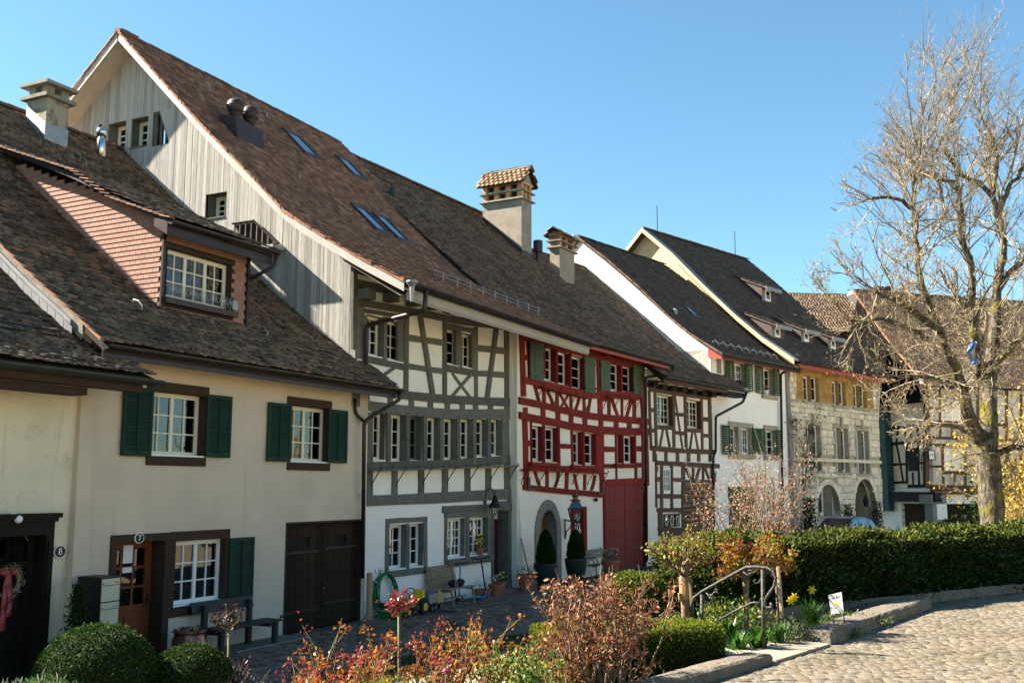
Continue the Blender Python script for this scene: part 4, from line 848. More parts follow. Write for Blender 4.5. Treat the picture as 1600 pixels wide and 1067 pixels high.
# ground floor surrounds
def tb(k, x0, x1, y0, y1, d1=.06, name='surround'): return kbox(G, HG, k, x0, x1, y0, y1, -.05, d1, TG, name, .03)
tb(kd, 193, 209, 597, 872); bm(kd, [(193, 608), (392, 598)], 24, d1=.055); bm(kd, [(200, 868), (392, 848)], 32, d1=.055); bm(kd, [(297, 620), (297, 850)], 13, d1=.05); bm(kd, [(383, 600), (384, 858)], 17, d1=.056)
bm(kd, [(467, 552), (705, 540), (808, 540)], 34, d1=.08); bm(kd, [(484, 565), (484, 800)], 12, d1=.06); bm(kd, [(590, 575), (590, 790)], 17, d1=.06); bm(kd, [(480, 580), (705, 570)], 28, d1=.055); bm(kd, [(698, 570), (698, 795)], 17, d1=.056)
m = MB(); s0 = r1[0]-.1; s1 = r2[1]+.2; m.wbox(G, s0, s1, r1[2]-.14, r1[2]-.0, 0, .16); m.wbox(G, s0, s1, r1[2]-.2, r1[2]-.14, 0, .10); obj('window_sill', m, TG, HG)
s0, s1, z0, z1 = dg
m = MB(); m.wbox(G, s1, s1+.55, .25, z1+.28, -.05, .062); obj('door_post', m, TG, HG); m = MB(); m.wbox(G, s1, s1+.58, -.1, .25, -.05, .08); obj('post_base', m, 'stone_grey', HG)
m = MB(); m.wbox(G, s0-.13, s0, .0, z1+.2, -.05, .061); obj('door_post', m, TG, HG); m = MB(); m.wbox(G, s0, s1, z1, z1+.25, -.05, .05); obj('door_head', m, TG, HG)
m = MB(); m.wbox(G, s0, s1, 0, z1-.35, -.36, -.3); dr = obj('door', m, 'maroon', HG)
for c, e in ((.15, .8), (.95, 1.75)): m = MB(); m.wbox(G, s0+.12, s1-.3, c, e, -.3, -.285); obj('panel', m, 'maroon', dr)
m = MB(); m.wbox(G, s0, s1, z1-.35, z1-.27, -.36, -.24); obj('transom', m, 'timber_red', dr); window(G, HG, (s0+.02, s1-.02, z1-.27, z1), .3, 1, 3, 1, 'frame_white', TG, wname='fanlight')
m = MB(); m.quad(G.P(s1+.001, 0, .03), G.P(s1+.001, 0, -.36), G.P(s1+.001, z1, -.36), G.P(s1+.001, z1, .03)); obj('door_reveal', m, TG, HG, fix=False)
m = MB(); m.wbox(G, s0-.1, s1+.5, -.1, .06, -.3, .5); obj('doorstep', m, 'stone_grey', HG)
# wall corner strip (white plaster buttress between grey and red house)
m = MB(); sw0 = G.ksz(kd, 800, 300)[0]; sw1 = se+.05
m.hexa([G.P(sw0+.2, -.2, 0), G.P(sw0+.2, -.2, .42), G.P(sw1+.1, -.2, .30), G.P(sw1+.1, -.2, 0), G.P(sw0, 7.7, 0), G.P(sw0, 7.7, .04), G.P(sw1, 7.7, .04), G.P(sw1, 7.7, 0)]); obj('buttress', m, 'plaster_white', HG)
# wood gable boards
VO = .65
PGr = [(-1.75, 7.5), (-.45, 8.2), (.55, 8.8), (1.65, 9.48), (2.57, 10.39), (4.41, 12.1), (7.5, 15.2)]
pgr = smooth_prof(PGr, 3); AX = PGr[-1][0]+.05; back = [(AX+(AX-n)*1.0, z) for n, z in reversed(PGr)]
def zg(n): return zr(PGr, n) if n <= AX else PGr[-1][1]-(n-AX)*.84
gk = [K(0, 0, 2.6675)]
def nzg(u, v): return G.nz(u, v, SG)
gw = []   # openings in gable (n0,n1,z0,z1)
kg1 = K(0, 0, 2.6675)
for x0, x1, y0, y1 in ((456, 522, 505, 615), (546, 616, 485, 610), (867, 941, 800, 905)):
    a = nzg(*kg1(x0, (y0+y1)/2)); b = nzg(*kg1(x1, (y0+y1)/2)); t = nzg(*kg1(x1, y0)); bo = nzg(*kg1(x1, y1)); gw.append((b[0], a[0], bo[1]+0, t[1]))
tri = nzg(*kg1(648, 470)); tri2 = nzg(*kg1(708, 600)); gw.append((tri2[0], tri[0], tri2[1]-.0, tri[1]))
tr3 = nzg(*kg1(393, 590)); tr4 = nzg(*kg1(430, 518)); gw.append((tr4[0], tr3[0], tr3[1]-.2, tr4[1]))
GM = Matrix(((-G.N[0], -G.D[0], 0, 0), (-G.N[1], -G.D[1], 0, 0), (0, 0, 1, 0), (0, 0, 0, 1)))
gab = MB(); gab.prism([G.P(SG+.06, z-.12, -n) for n, z in PGr if n > -.2]+[G.P(SG+.06, 8, -(2*AX))]+[G.P(SG+.06, 4, -2*AX), G.P(SG+.06, 4, .0)], (G.D[0]*.03, G.D[1]*.03, 0))
# backing only where no openings: use board-like columns instead
n = -.02; bi = 0
while n < 2*AX-1:
    w = random.choice((.08, .09, .11, .13)); n1 = n+w
    top0, top1 = zg(max(n, -.5))-.16, zg(max(n1, -.5))-.16
    segs = [(4.2, None)]
    cuts = sorted([(o[2], o[3]) for o in gw if o[0]-.02 < (n+n1)/2 < o[1]+.02])
    lo = 4.2; parts = []
    for c, e in cuts: parts.append((lo, c, c)); lo = e
    parts.append((lo, top0, top1))
    for a, b, c in parts:
        if b-a < .05: continue
        d = .02+random.uniform(0, .006); P = G.P; m = MB(); e = .003
        m.hexa([P(SG-d, a, -n-e), P(SG+.02, a, -n-e), P(SG+.02, a, -n1+e), P(SG-d, a, -n1+e), P(SG-d, b, -n-e), P(SG+.02, b, -n-e), P(SG+.02, c, -n1+e), P(SG-d, c, -n1+e)]); obj('board', m, 'board_grey', HG)
        if False:
            nn = n; m = MB(); m.hexa([P(SG-d-.014, a, -nn+.012), P(SG, a, -nn+.012), P(SG, a, -nn-.03), P(SG-d-.014, a, -nn-.03), P(SG-d-.014, b, -nn+.012), P(SG, b, -nn+.012), P(SG, b, -nn-.03), P(SG-d-.014, b, -nn-.03)]); obj('batten', m, 'board_grey', HG)
        m = MB()
    n = n1; bi += 1
m = MB(); 
m.prism([G.P(SG+.62, z-.2, -n) for n, z in PGr if n > -.2]+[G.P(SG+.62, 8, -(2*AX)), G.P(SG+.62, 4, -2*AX), G.P(SG+.62, 4, 0)], (G.D[0]*.03, G.D[1]*.03, 0)); obj('gable_lining', m, 'interior', HG)
# gable windows set back in deep grey reveals
V = Wall((G.P(SG, 0, 0).x, G.P(SG, 0, 0).y), 0); V.D = (-G.N[0], -G.N[1]); V.N = (-G.D[0], -G.D[1])   # s = n (to the back), outward = -D
for i, (n0, n1, z0, z1) in enumerate(gw):
    if i < 3: window(V, HG, (n0, n1, z0, z1), .3, 1, 2, 3, 'frame_cream', 'timber_grey', sill='timber_grey', wname='gable_window', room=.15, fw=.07, mw=.035)
    elif i == 3:
        m = MB(); a = V.P(n1, z1, -.02); 
        fr = MB(); pts = [V.P(n1, z0, -.05), V.P(n1, z1, -.05), V.P(n0+(n1-n0)*.75, z1, -.05), V.P(n0, z0, -.05)]
        for p, q in zip(pts, pts[1:]+pts[:1]): fr.tube([p, q], .05, 4)
        for t in (.3, .6): fr.tube([V.P(n1-(n1-n0)*t, z0, -.08), V.P(n1-(n1-n0)*t, z0+(z1-z0)*min(1, 1.25-t), -.08)], .025, 4)
        w_ = obj('slant_window', fr, 'timber_grey', HG); m.quad(*[p+Vector((G.D[0], G.D[1], 0))*.06 for p in pts]); obj('pane', m, 'glass', w_, fix=False)
        m = MB(); m.prism([V.P(n0-.02, z0-.02, -.0), V.P(n0-.02, z1+.02, 0), V.P(n0+(n1-n0)*.7, z1+.02, 0)], (-G.D[0]*.02, -G.D[1]*.02, 0)); obj('corner_board', m, 'board_grey', w_)
    else:
        m = MB(); m.prism([V.P(n1+.02, z0, -.0), V.P(n1+.02, z1+.02, 0), V.P(n0+(n1-n0)*.45, z1+.02, 0)], (-G.D[0]*.02, -G.D[1]*.02, 0)); w_ = obj('slant_opening', m, 'board_grey', HG)
        m = MB(); m.quad(V.P(n0, z0, -.3), V.P(n0, z1, -.3), V.P(n1, z1, -.3), V.P(n1, z0, -.3)); obj('pane', m, 'glass', w_, fix=False)
# small balcony niche with dark grille
kn = K(230, 250, 2.883); pts = [nzg(*kn(398, 288)), nzg(*kn(492, 275)), nzg(*kn(596, 380)), nzg(*kn(560, 392))]
a, b, c, e = [nzg(*kn(*q)) for q in ((395, 290), (490, 277), (597, 380), (450, 400))]
m = MB(); m.prism([G.P(SG-.05, z, -n) for n, z in (a, b, c, e)], (G.D[0]*.03, G.D[1]*.03, 0)); nb_ = obj('grille_opening', m, 'interior', HG)
m = MB(); L_ = [G.P(SG-.1, z, -n) for n, z in (a, b, c)]
m.tube(L_, .035, 4)
for i in range(8):
    t = (i+.5)/8; nn = a[0]+(c[0]-a[0])*t; ztop = zr([(c[0], c[1]), (b[0], b[1]), (a[0], a[1])], nn); zb = e[1] if nn > e[0] else c[1]
    m.tube([G.P(SG-.1, ztop, -nn), G.P(SG-.1, min(ztop-.05, c[1]), -nn)], .022, 4)
obj('grille', m, 'dark_metal', nb_)
m = MB(); p0, p1 = nzg(*kn(445, 425)), nzg(*kn(625, 403)); m.hexa([G.P(SG-.5, p0[1]-.05, -p0[0]), G.P(SG, p0[1]-.05, -p0[0]), G.P(SG, p1[1]-.05, -p1[0]), G.P(SG-.5, p1[1]-.05, -p1[0]), G.P(SG-.5, p0[1]+.03, -p0[0]), G.P(SG, p0[1]+.03, -p0[0]), G.P(SG, p1[1]+.03, -p1[0]), G.P(SG-.5, p1[1]+.03, -p1[0])]); obj('grille_sill', m, 'zinc', nb_)
# big roof
s0g = SG-VO
def seamS(n): return 13.05-.9*min(1, max(0, (n+1.8)/3))-.0*n
rg = [(G.P(s0g, z, -n), G.P(seamS(n), z, -n)) for n, z in pgr]
def mskG(p): return True
deck(rg, HG); tiles(HG, rg, 'tile_new', w=.175, ex=.17, th=.032, jit=.6, nparts=300)
rb = [(G.P(s0g, z, -n), G.P(12.1, z, -n)) for n, z in [(AX+.02, PGr[-1][1]), (AX+3, PGr[-1][1]-2.52), (AX+7.2, PGr[-1][1]-6.05)]]
rbt = [(b, a) for a, b in reversed(rb)]; deck([(a, b) for a, b in rb], HG, name='back_roof'); 
tiles(HG, [(G.P(2.6, z, -n), G.P(s0g, z, -n)) for n, z in [(AX+7.2, PGr[-1][1]-6.05), (AX+3, PGr[-1][1]-2.52), (AX+.02, PGr[-1][1])]], 'tile_orange', w=.165, ex=.15, jit=.6, name='back_tile')
ridge_tiles(HG, G.P(s0g-.05, PGr[-1][1]+.03, -AX), G.P(12.1, PGr[-1][1]+.03, -AX))
# verge: pale barge board, soffit, orange verge tiles
def ribbon(parent, W, prof, sA, sB, dz0, dz1, mat, name):
    mb = MB()
    for (a, b), (c, e) in zip(prof, prof[1:]): mb.hexa([W.P(sA, b+dz0, -a), W.P(sB, b+dz0, -a), W.P(sB, e+dz0, -c), W.P(sA, e+dz0, -c), W.P(sA, b+dz1, -a), W.P(sB, b+dz1, -a), W.P(sB, e+dz1, -c), W.P(sA, e+dz1, -c)])
    return obj(name, mb, mat, parent)
ribbon(HG, G, pgr, s0g-.03, s0g, -.25, -.01, 'barge', 'barge_board'); bk = [(AX+i*.9, PGr[-1][1]-i*.9*.84) for i in range(9)]
ribbon(HG, G, bk, s0g-.03, s0g, -.25, -.01, 'barge', 'barge_board'); ribbon(HG, G, pgr, s0g, SG, -.2, -.16, 'soffit', 'verge_soffit'); ribbon(HG, G, bk, s0g, SG, -.2, -.16, 'soffit', 'verge_soffit')
def verge(parent, W, prof, s, mat, step=.16, w=.16):
    cum = 0; out = []
    for (a, b), (c, e) in zip(prof, prof[1:]):
        L = math.hypot(c-a, e-b); k = max(1, round(L/step))
        for i in range(k):
            t0, t1 = i/k, (i+1.5)/k; n0, z0, n1, z1 = a+(c-a)*t0, b+(e-b)*t0, a+(c-a)*t1, b+(e-b)*t1; j = random.uniform(-.01, .01)
            mb = MB(); mb.hexa([W.P(s-.045+j, z0-.04, -n0), W.P(s+w, z0-.0, -n0), W.P(s+w, z1-.01, -n1), W.P(s-.045+j, z1-.05, -n1), W.P(s-.045+j, z0+.055, -n0), W.P(s+w, z0+.055, -n0), W.P(s+w, z1+.035, -n1), W.P(s-.045+j, z1+.035, -n1)]); obj('verge_tile', mb, mat, parent)
verge(HG, G, PGr, s0g, 'tile_orange'); verge(HG, G, [(AX, PGr[-1][1]), (AX+7, PGr[-1][1]-5.88)], s0g, 'tile_orange')
# eaves of the grey house
en, ez = -1.68, 7.46
m = MB(); m.wbox(G, s0g+.3, 13.0, ez-.30, ez-.04, 1.64, 1.68); m.wbox(G, s0g+.3, 13.0, ez-.34, ez-.16, 1.6, 1.64); obj('fascia', m, 'barge', HG)
m = MB(); m.quad(G.P(s0g, ez-.28, 1.62), G.P(13.0, ez-.28, 1.62), G.P(13.0, 8.15, 0), G.P(s0g, 8.15, 0)); obj('soffit', m, 'soffit', HG, fix=False)
gutter(HG, G.P(s0g+.02, ez+.0, 1.93), G.P(13.1, ez+.0, 1.93), .09)
m = MB(); m.lathe(T(G.P(s0g+.02, 0, 1.93)), [(.03, ez-.45), (.06, ez-.12), (.13, ez-.02), (.13, ez+.02)], 10); obj('gutter_end', m, 'zinc', HG)
p0 = G.ksz(kb, 745, 400, 1.93)[0]; s2 = G.ksz(kb, 195, 760, .12); pipe(HG, [G.P(p0, ez-.05, 1.93), G.P(p0, ez-.55, 1.9), G.P(s2[0], s2[1], .12), G.P(s2[0], 5.6, .12)], .055, 'dark_metal')
m = MB(); m.prism([G.P(SG+.02, z, -n) for n, z in [(-1.55, 7.35), (-.5, 7.95), (0.02, 8.3), (0.02, 7.95)]], (G.D[0]*.06, G.D[1]*.06, 0)); obj('verge_board', m, 'dark_metal', HG)
# skylights
def skylight(parent, W, prof, s0, s1, n0, n1, lift=.10, blind=False):
    z0, z1 = zr(prof, n0)+lift, zr(prof, n1)+lift; P = W.P; f = .07; fr = MB()
    def slab(a, b, c, e, h0, h1, mb=fr):
        zz = lambda n: z0+(z1-z0)*(n-n0)/(n1-n0); mb.hexa([P(a, zz(c)+h0, -c), P(b, zz(c)+h0, -c), P(b, zz(e)+h0, -e), P(a, zz(e)+h0, -e), P(a, zz(c)+h1, -c), P(b, zz(c)+h1, -c), P(b, zz(e)+h1, -e), P(a, zz(e)+h1, -e)])
    slab(s0, s0+f, n0, n1, -.12, .05); slab(s1-f, s1, n0, n1, -.12, .05); slab(s0+f, s1-f, n0, n0+.06, -.12, .045); slab(s0+f, s1-f, n1-.06, n1, -.12, .045); slab(s0-.1, s1+.1, n0-.16, n0, -.11, -.04)
    w = obj('skylight', fr, 'dark_metal', parent); m = MB(); slab(s0+f, s1-f, n0+.06, n1-.06, .0, .012, m); obj('pane', m, 'skyglass', w); return w
MT['skyglass'] = mk('skyglass', (.05, .08, .11), rough=.06, spec=1.0)
skylight(HG, G, PGr, 7.3, 8.15, 5.3, 6.2); skylight(HG, G, PGr, 9.95, 10.75, 5.35, 6.15); skylight(HG, G, PGr, 6.85, 7.6, 2.3, 3.25); skylight(HG, G, PGr, 7.95, 8.7, 2.3, 3.25); skylight(HG, G, PGr, 11.0, 11.9, 2.6, 3.45)
# twin ball cowls on a sheet metal box
m = MB(); m.hexa([G.P(3.2, 11.6, -4.95), G.P(3.2, 11.6, -4.25), G.P(4.3, 11.6, -4.25), G.P(4.3, 11.6, -4.95), G.P(3.2, 12.85, -4.95), G.P(3.2, 12.75, -4.4), G.P(4.3, 12.65, -4.4), G.P(4.3, 12.75, -4.95)]); vb = obj('vent_box', m, 'dark_metal', HG)
for s in (3.45, 4.05):
    m = MB(); m.lathe(T(G.P(s, 0, -4.65)), [(.13, 12.5), (.13, 12.88), (.16, 12.9), (.16, 12.94)], 12); m.sphere(T(G.P(s, 13.12, -4.65)), .235, 18, 12); m.lathe(T(G.P(s, 0, -4.65)), [(.24, 13.11), (.245, 13.13), (.24, 13.15)], 18); obj('ball_cowl', m, 'dark_metal', vb, smooth=True)
# snow guard
m = MB()
for dz in (.30, .20): m.tube([G.P(5.9, zr(PGr, -.2)+dz-.0, .15), G.P(12.6, zr(PGr, -.2)+dz, .15)], .011, 5)
sgd = obj('snow_guard', m, 'zinc', HG)
for i in range(9): s = 6.4+i*.76; m = MB(); m.tube([G.P(s, zr(PGr, -.2)+.02, .15), G.P(s, zr(PGr, -.2)+.34, .15)], .02, 4); m.tube([G.P(s, zr(PGr, .0)+.05, .0), G.P(s, zr(PGr, -.2)+.24, .15)], .01, 4); obj('guard_post', m, 'zinc', sgd)
def roofhit(W, prof, u, v, n0=-1.8):
    best = None
    for i in range(1400):
        nn = n0+i*.01; s_, z_ = W.sz(u, v, -nn); e_ = z_-zr(prof, nn)
        if best is not None and best*e_ < 0: return s_, nn, z_
        best = e_
for u, v in ((322, 137), (412, 182), (497, 228), (463, 278), (588, 386), (642, 352), (742, 427)):
    h = roofhit(G, PGr, u, v)
    if h: hook(HG, G, *h)
h = roofhit(G, PGr, 613, 312)
m = MB(); m.lathe(T(G.P(h[0], 0, -h[1])), [(.12, h[2]-.2), (.12, h[2]+.3), (.08, h[2]+.42)], 10); obj('roof_vent', m, 'gutter_green', HG)
# wall lamp above the door
s, z = G.ksz(kd, 735, 520, .35); t = thing('wall_lamp', G.P(s-.1, z, .05), 'black bell-shaped gooseneck wall lamp over the dark red door of the grey timbered house', 'lamp')
m = MB(); m.tube([G.P(s-.05, z+.05, .03), G.P(s-.05, z+.35, .1), G.P(s-.05, z+.42, .22), G.P(s-.05, z+.35, .34), G.P(s-.05, z+.2, .36)], .016, 6); m.lathe(G.M(s-.05, z+.02, .03) @ Matrix.Rotation(-math.pi/2, 4, 'X'), [(.08, 0), (.08, .02)], 10); obj('arm', m, 'iron', t)
m = MB(); m.lathe(T(G.P(s-.05, z, .36)), [(.19, -.12), (.17, -.08), (.10, .04), (.07, .12), (.05, .22)], 14); obj('lamp_shade', m, 'iron', t, smooth=True)
m = MB(); m.lathe(T(G.P(s-.05, z, .36)), [(.05, -.3), (.06, -.14), (.05, -.1)], 10); obj('lamp_glass', m, 'glass', t)
# ================================================================ red half-timbered house
HR = thing('timbered_house', R.P(5, 0, 0), 'white house with bright ox-red timber framing, plank shutters and an arched stone doorway', 'house')
q3 = K(800, 500, 7.114); q4 = K(910, 540, 7.625); q5 = K(800, 640, 6.956); q0 = K(790, 500, 4.104); qg = K(770, 730, 4.85); TR = 'timber_red'
ow = [opn(R, q0, 240, 314, 166, 384), opn(R, q0, 330, 403, 196, 409), opn(R, q0, 418, 500, 222, 436), opn(R, q0, 660, 735, 265, 447), opn(R, q0, 743, 815, 283, 460)]
lw = [opn(R, q5, a, b, c, d) for a, b, c, d in ((212, 326, 172, 556), (350, 487, 185, 563), (650, 757, 232, 590), (782, 902, 250, 598), (1132, 1190, 265, 577), (1203, 1322, 275, 579))]
lenR = R.sz(1012, 762)[0]
arch = opn(R, qg, 352, 478, 325, 890); arch = (arch[0], arch[1], 0, arch[3]); sw = opn(R, qg, 618, 682, 345, 640); rg_ = opn(R, qg, 850, 1150, 112, 780); rg_ = (rg_[0], rg_[1], 0, rg_[3])
wall_face(R, HR, 0, lenR, -.3, 7.95, ow+lw+[arch, sw, rg_], 'infill_red')
for o in ow: window(R, HR, o, .17, 1, 1, 3, 'frame_white', TR, curtain='curtain_red', cside=(1,), fw=.04, d=.02)
for i, o in enumerate(lw): window(R, HR, o, .17, 1, 1 if i not in (4, 5) else 2, 3, 'frame_white', TR, curtain='curtain' if i in (0, 2) else 'curtain_red', cside=(1,) if i % 2 else (2,), fw=.04, d=.02)
def br(k, pts, w, **kw): return beam(R, HR, k, pts, w, TR, **kw)
br(q0, [(100, 60), (112, 490)], 32); br(q0, [(118, 600), (124, 770), (128, 1060)], 30)
br(q0, [(85, 95), (240, 142), (480, 205), (700, 258), (872, 288)], 58, d1=.05)
for x, y in ((115, 65), (220, 92), (318, 122), (412, 150), (510, 178), (610, 205), (702, 222), (785, 238), (845, 252)): kbox(R, HR, q0, x-18, x+12, y-22, y+22, -.05, .36, TR, 'joist_end')
br(q0, [(140, 110), (156, 375)], 24, d1=.02); br(q0, [(115, 237), (156, 246)], 34)
for x, yy in ((318, 290), (408, 315), (240, 260)): br(q0, [(x+2, yy-125), (x+4, yy+115)], 12 if x > 300 else 10, d1=.045)
br(q0, [(498, 225), (500, 440)], 12, d1=.045); br(q0, [(738, 270), (739, 460)], 9, d1=.045); br(q0, [(817, 285), (818, 470)], 10, d1=.045)
br(q0, [(105, 383), (240, 410), (400, 450), (520, 478), (600, 486)], 42, d1=.06); br(q0, [(600, 478), (750, 480), (880, 486)], 44, d1=.058)
br(q0, [(592, 240), (604, 640)], 26, d1=.05); br(q0, [(585, 350), (600, 352)], 30)
br(q0, [(862, 262), (888, 700)], 30, d1=.05); br(q0, [(893, 700), (900, 1060)], 28, d1=.05); br(q0, [(655, 255), (660, 460)], 16)
def ledge(W, H, k, a, b, mat, d=.22, th=.05):
    s0, z0 = W.ksz(k, *a, d); s1, z1 = W.ksz(k, *b, d); m = MB(); m.hexa([W.P(s0, z0-th/2, .03), W.P(s0, z0-th/2, d), W.P(s1, z1-th/2, d), W.P(s1, z1-th/2, .03), W.P(s0, z0+th/2, .03), W.P(s0, z0+th/2, d), W.P(s1, z1+th/2, d), W.P(s1, z1+th/2, .03)]); o = obj('flower_ledge', m, mat, H)
    n = max(2, int((s1-s0)/1.3)+1)
    for i in range(n+1):
        t = i/n; s, z = s0+(s1-s0)*t, z0+(z1-z0)*t; m = MB(); m.tube([W.P(s, z-.42, .05), W.P(s, z-.3, .07), W.P(s, z-.05, d), W.P(s, z+.08, d+.07), W.P(s, z+.13, d+.0)], .014, 4); obj('iron_bracket', m, 'iron', o)
ledge(R, HR, q0, (235, 430), (545, 502), TR); ledge(R, HR, q0, (655, 490), (860, 510), TR); ledge(R, HR, q5, (165, 652), (1032, 690), TR, .25)
for x, a, b, w in ((241, 398, 530, 20), (326, 430, 560, 18), (415, 455, 580, 16), (499, 475, 600, 14)): br(q0, [(x, a), (x+3, b)], w)
br(q0, [(178, 400), (214, 530)], 18, orient='v'); br(q0, [(262, 430), (272, 470), (290, 510), (306, 560)], 17, orient='v'); br(q0, [(343, 470), (398, 570)], 13, orient='v', d1=.035); br(q0, [(402, 475), (348, 565)], 13, orient='v'); br(q0, [(470, 490), (462, 530), (440, 590)], 16, orient='v'); br(q0, [(540, 505), (523, 608)], 15, orient='v')
br(q0, [(660, 485), (661, 630)], 18); br(q0, [(676, 490), (690, 545), (724, 635)], 16, orient='v'); br(q0, [(743, 495), (743, 635)], 13); br(q0, [(806, 500), (790, 560), (768, 635)], 16, orient='v'); br(q0, [(822, 500), (822, 635)], 20); br(q0, [(610, 505), (655, 508)], 30)
br(q0, [(80, 515), (240, 548), (420, 592), (560, 618), (740, 636), (910, 652)], 42, d1=.065)
for x, y in ((237, 590), (332, 618), (417, 635), (506, 650), (608, 665), (706, 672), (790, 676), (872, 682), (124, 590)): br(q0, [(x, y-30), (x, y+30)], 27)
br(q0, [(82, 610), (240, 645), (420, 682), (590, 706), (740, 714), (910, 716)], 48, d1=.065)
br(q5, [(155, 362), (205, 366)], 58); br(q5, [(500, 393), (650, 400)], 50); br(q5, [(985, 428), (1125, 432)], 58); br(q5, [(1332, 420), (1408, 426)], 55)
br(q5, [(155, 622), (500, 640), (960, 665)], 66, d1=.05)
for a, b in (((205, 585), (520, 600)), ((655, 617), (935, 628)), ((1128, 600), (1350, 605))):
    s0, z0 = R.ksz(q5, *a, .12); s1, z1 = R.ksz(q5, *b, .12); m = MB(); m.hexa([R.P(s0, z0-.06, .03), R.P(s0, z0-.06, .15), R.P(s1, z1-.06, .15), R.P(s1, z1-.06, .03), R.P(s0, z0+.05, .03), R.P(s0, z0+.05, .15), R.P(s1, z1+.05, .15), R.P(s1, z1+.05, .03)]); obj('window_sill', m, TR, HR)
br(q5, [(985, 612), (1135, 612)], 50); br(q5, [(1130, 612), (1340, 612)], 46, d1=.05); br(q5, [(1335, 602), (1412, 600)], 52)
for p, w in (([(200, 120), (206, 585)], 14), ([(338, 150), (340, 590)], 22), ([(496, 165), (505, 610)], 22), ([(642, 200), (654, 640)], 18), ([(770, 235), (772, 620)], 22), ([(925, 245), (932, 640)], 54), ([(966, 240), (972, 940)], 44), ([(1123, 255), (1127, 620)], 15), ([(1332, 265), (1338, 620)], 16), ([(1422, 250), (1430, 770)], 38), ([(1129, 625), (1131, 775)], 14), ([(1196, 265), (1197, 600)], 9), ([(1340, 625), (1341, 770)], 20)): br(q5, p, w, d1=.04)
for p, w in (([(376, 665), (376, 845)], 30), ([(592, 680), (586, 860)], 32), ([(786, 700), (786, 870)], 28), ([(163, 640), (165, 830)], 24)): br(q5, p, w)
for p, w in (([(245, 665), (262, 735), (295, 835)], 28), ([(500, 675), (492, 755), (462, 845)], 28), ([(672, 695), (688, 785), (708, 865)], 26), ([(896, 710), (884, 790), (858, 875)], 28)): br(q5, p, w, orient='v')
br(q5, [(112, 840), (300, 860), (600, 892), (960, 922)], 60, d1=.06); br(q5, [(985, 790), (1200, 780), (1440, 770)], 60, d1=.055)
br(qg, [(838, 95), (848, 780)], 16, d1=.05); br(qg, [(1152, 100), (1152, 780)], 12, d1=.05)
for x, y, x2, y2 in ((150, 730, 175, 880), (170, 852, 235, 880), (960, 780, 980, 915), (920, 898, 980, 918)): kbox(R, HR, q5, x, x2, y, y2, .07, .085, 'iron_grey', 'iron_strap')
# plank shutters
def plank_shutter(x0, x1, yt, yb):
    s0, s1, z0, z1 = opn(R, q0, x0, x1, yt, yb, .08); m = MB(); m.wbox(R, s0, s1, z0, z1, .07, .095); sh = obj('shutter', m, 'shutter_olive', HR)
    for i in range(3): a = s0+(s1-s0)*i/3; m = MB(); m.wbox(R, a+.006, a+(s1-s0)/3-.006, z0+.003, z1-.003, .0955, .108+.003*(i % 2)); obj('plank', m, 'shutter_olive', sh)
    for zz in (z0+.18, z1-.2): m = MB(); m.wbox(R, s0-.04, s1+.02, zz-.05, zz+.05, .112, .14); obj('batten', m, 'shutter_olive', sh)
plank_shutter(155, 240, 132, 378); plank_shutter(505, 573, 226, 460); plank_shutter(607, 669, 250, 446); plank_shutter(818, 872, 284, 474)
# arch door: stone surround, reveal, leaf
a0, a1, z0, z1 = arch; ac = (a0+a1)/2; rw = (a1-a0)/2
def archpts(c, r, zt, n=12, h=None): h = h or r; return [(c-r*math.cos(math.pi*i/n), zt-h+h*math.sin(math.pi*i/n)) for i in range(n+1)]
def arch_ring(W, parent, c, r, zt, wd, d0, d1, mat, base=0.0, name='arch_stone', h=None, nst=5):
    inn = [(c-r, base)]+archpts(c, r, zt, 12, h)+[(c+r, base)]; ho = (h or r)+wd; out = [(c-r-wd, base)]+archpts(c, r+wd, zt+wd, 12, ho)+[(c+r+wd, base)]
    segs = [(0, 1)]+[(i, i+2) for i in range(1, 13, 2)]+[(13, 14)]
    for a, b in segs:
        m = MB(); idx = list(range(a, b+1)); e = random.uniform(0, .008); vs = [W.P(*inn[i], d1+e) for i in idx]+[W.P(*out[i], d1+e) for i in reversed(idx)]
        m.prism(vs, (-W.N[0]*(d1+e-d0), -W.N[1]*(d1+e-d0), 0)); obj(name, m, mat, parent)
    m = MB(); pts = [W.P(s, z, d1-.005) for s, z in inn]; 
    q = [W.P(s, z, d0-.35) for s, z in inn]
    for i in range(len(pts)-1): m.quad(pts[i], pts[i+1], q[i+1], q[i])
    obj('arch_reveal', m, mat, parent, fix=False)
arch_ring(R, HR, ac, rw, z1, .32, -.02, .04, 'stone_grey', h=rw*1.25)
m = MB(); m.prism([R.P(s, z, 0.001) for s, z in [(a0-.02, z1+.01)]+[(s, z+.005) for s, z in archpts(ac, rw+.01, z1, 12, rw*1.25)][:7]], (-R.N[0]*.1, -R.N[1]*.1, 0)); m.prism([R.P(s, z, 0.001) for s, z in [(s, z+.005) for s, z in archpts(ac, rw+.01, z1, 12, rw*1.25)][6:]+[(a1+.02, z1+.01)]], (-R.N[0]*.1, -R.N[1]*.1, 0)); obj('spandrel', m, 'plaster_white', HR)
m = MB(); m.prism([R.P(s, z, -.28) for s, z in [(a0-.1, 0)]+[(s, z) for s, z in archpts(ac, rw+.1, z1+.1, 12, rw*1.3)]+[(a1+.1, 0)]], (-R.N[0]*.05, -R.N[1]*.05, 0)); dr = obj('door', m, 'door_honey', HR)
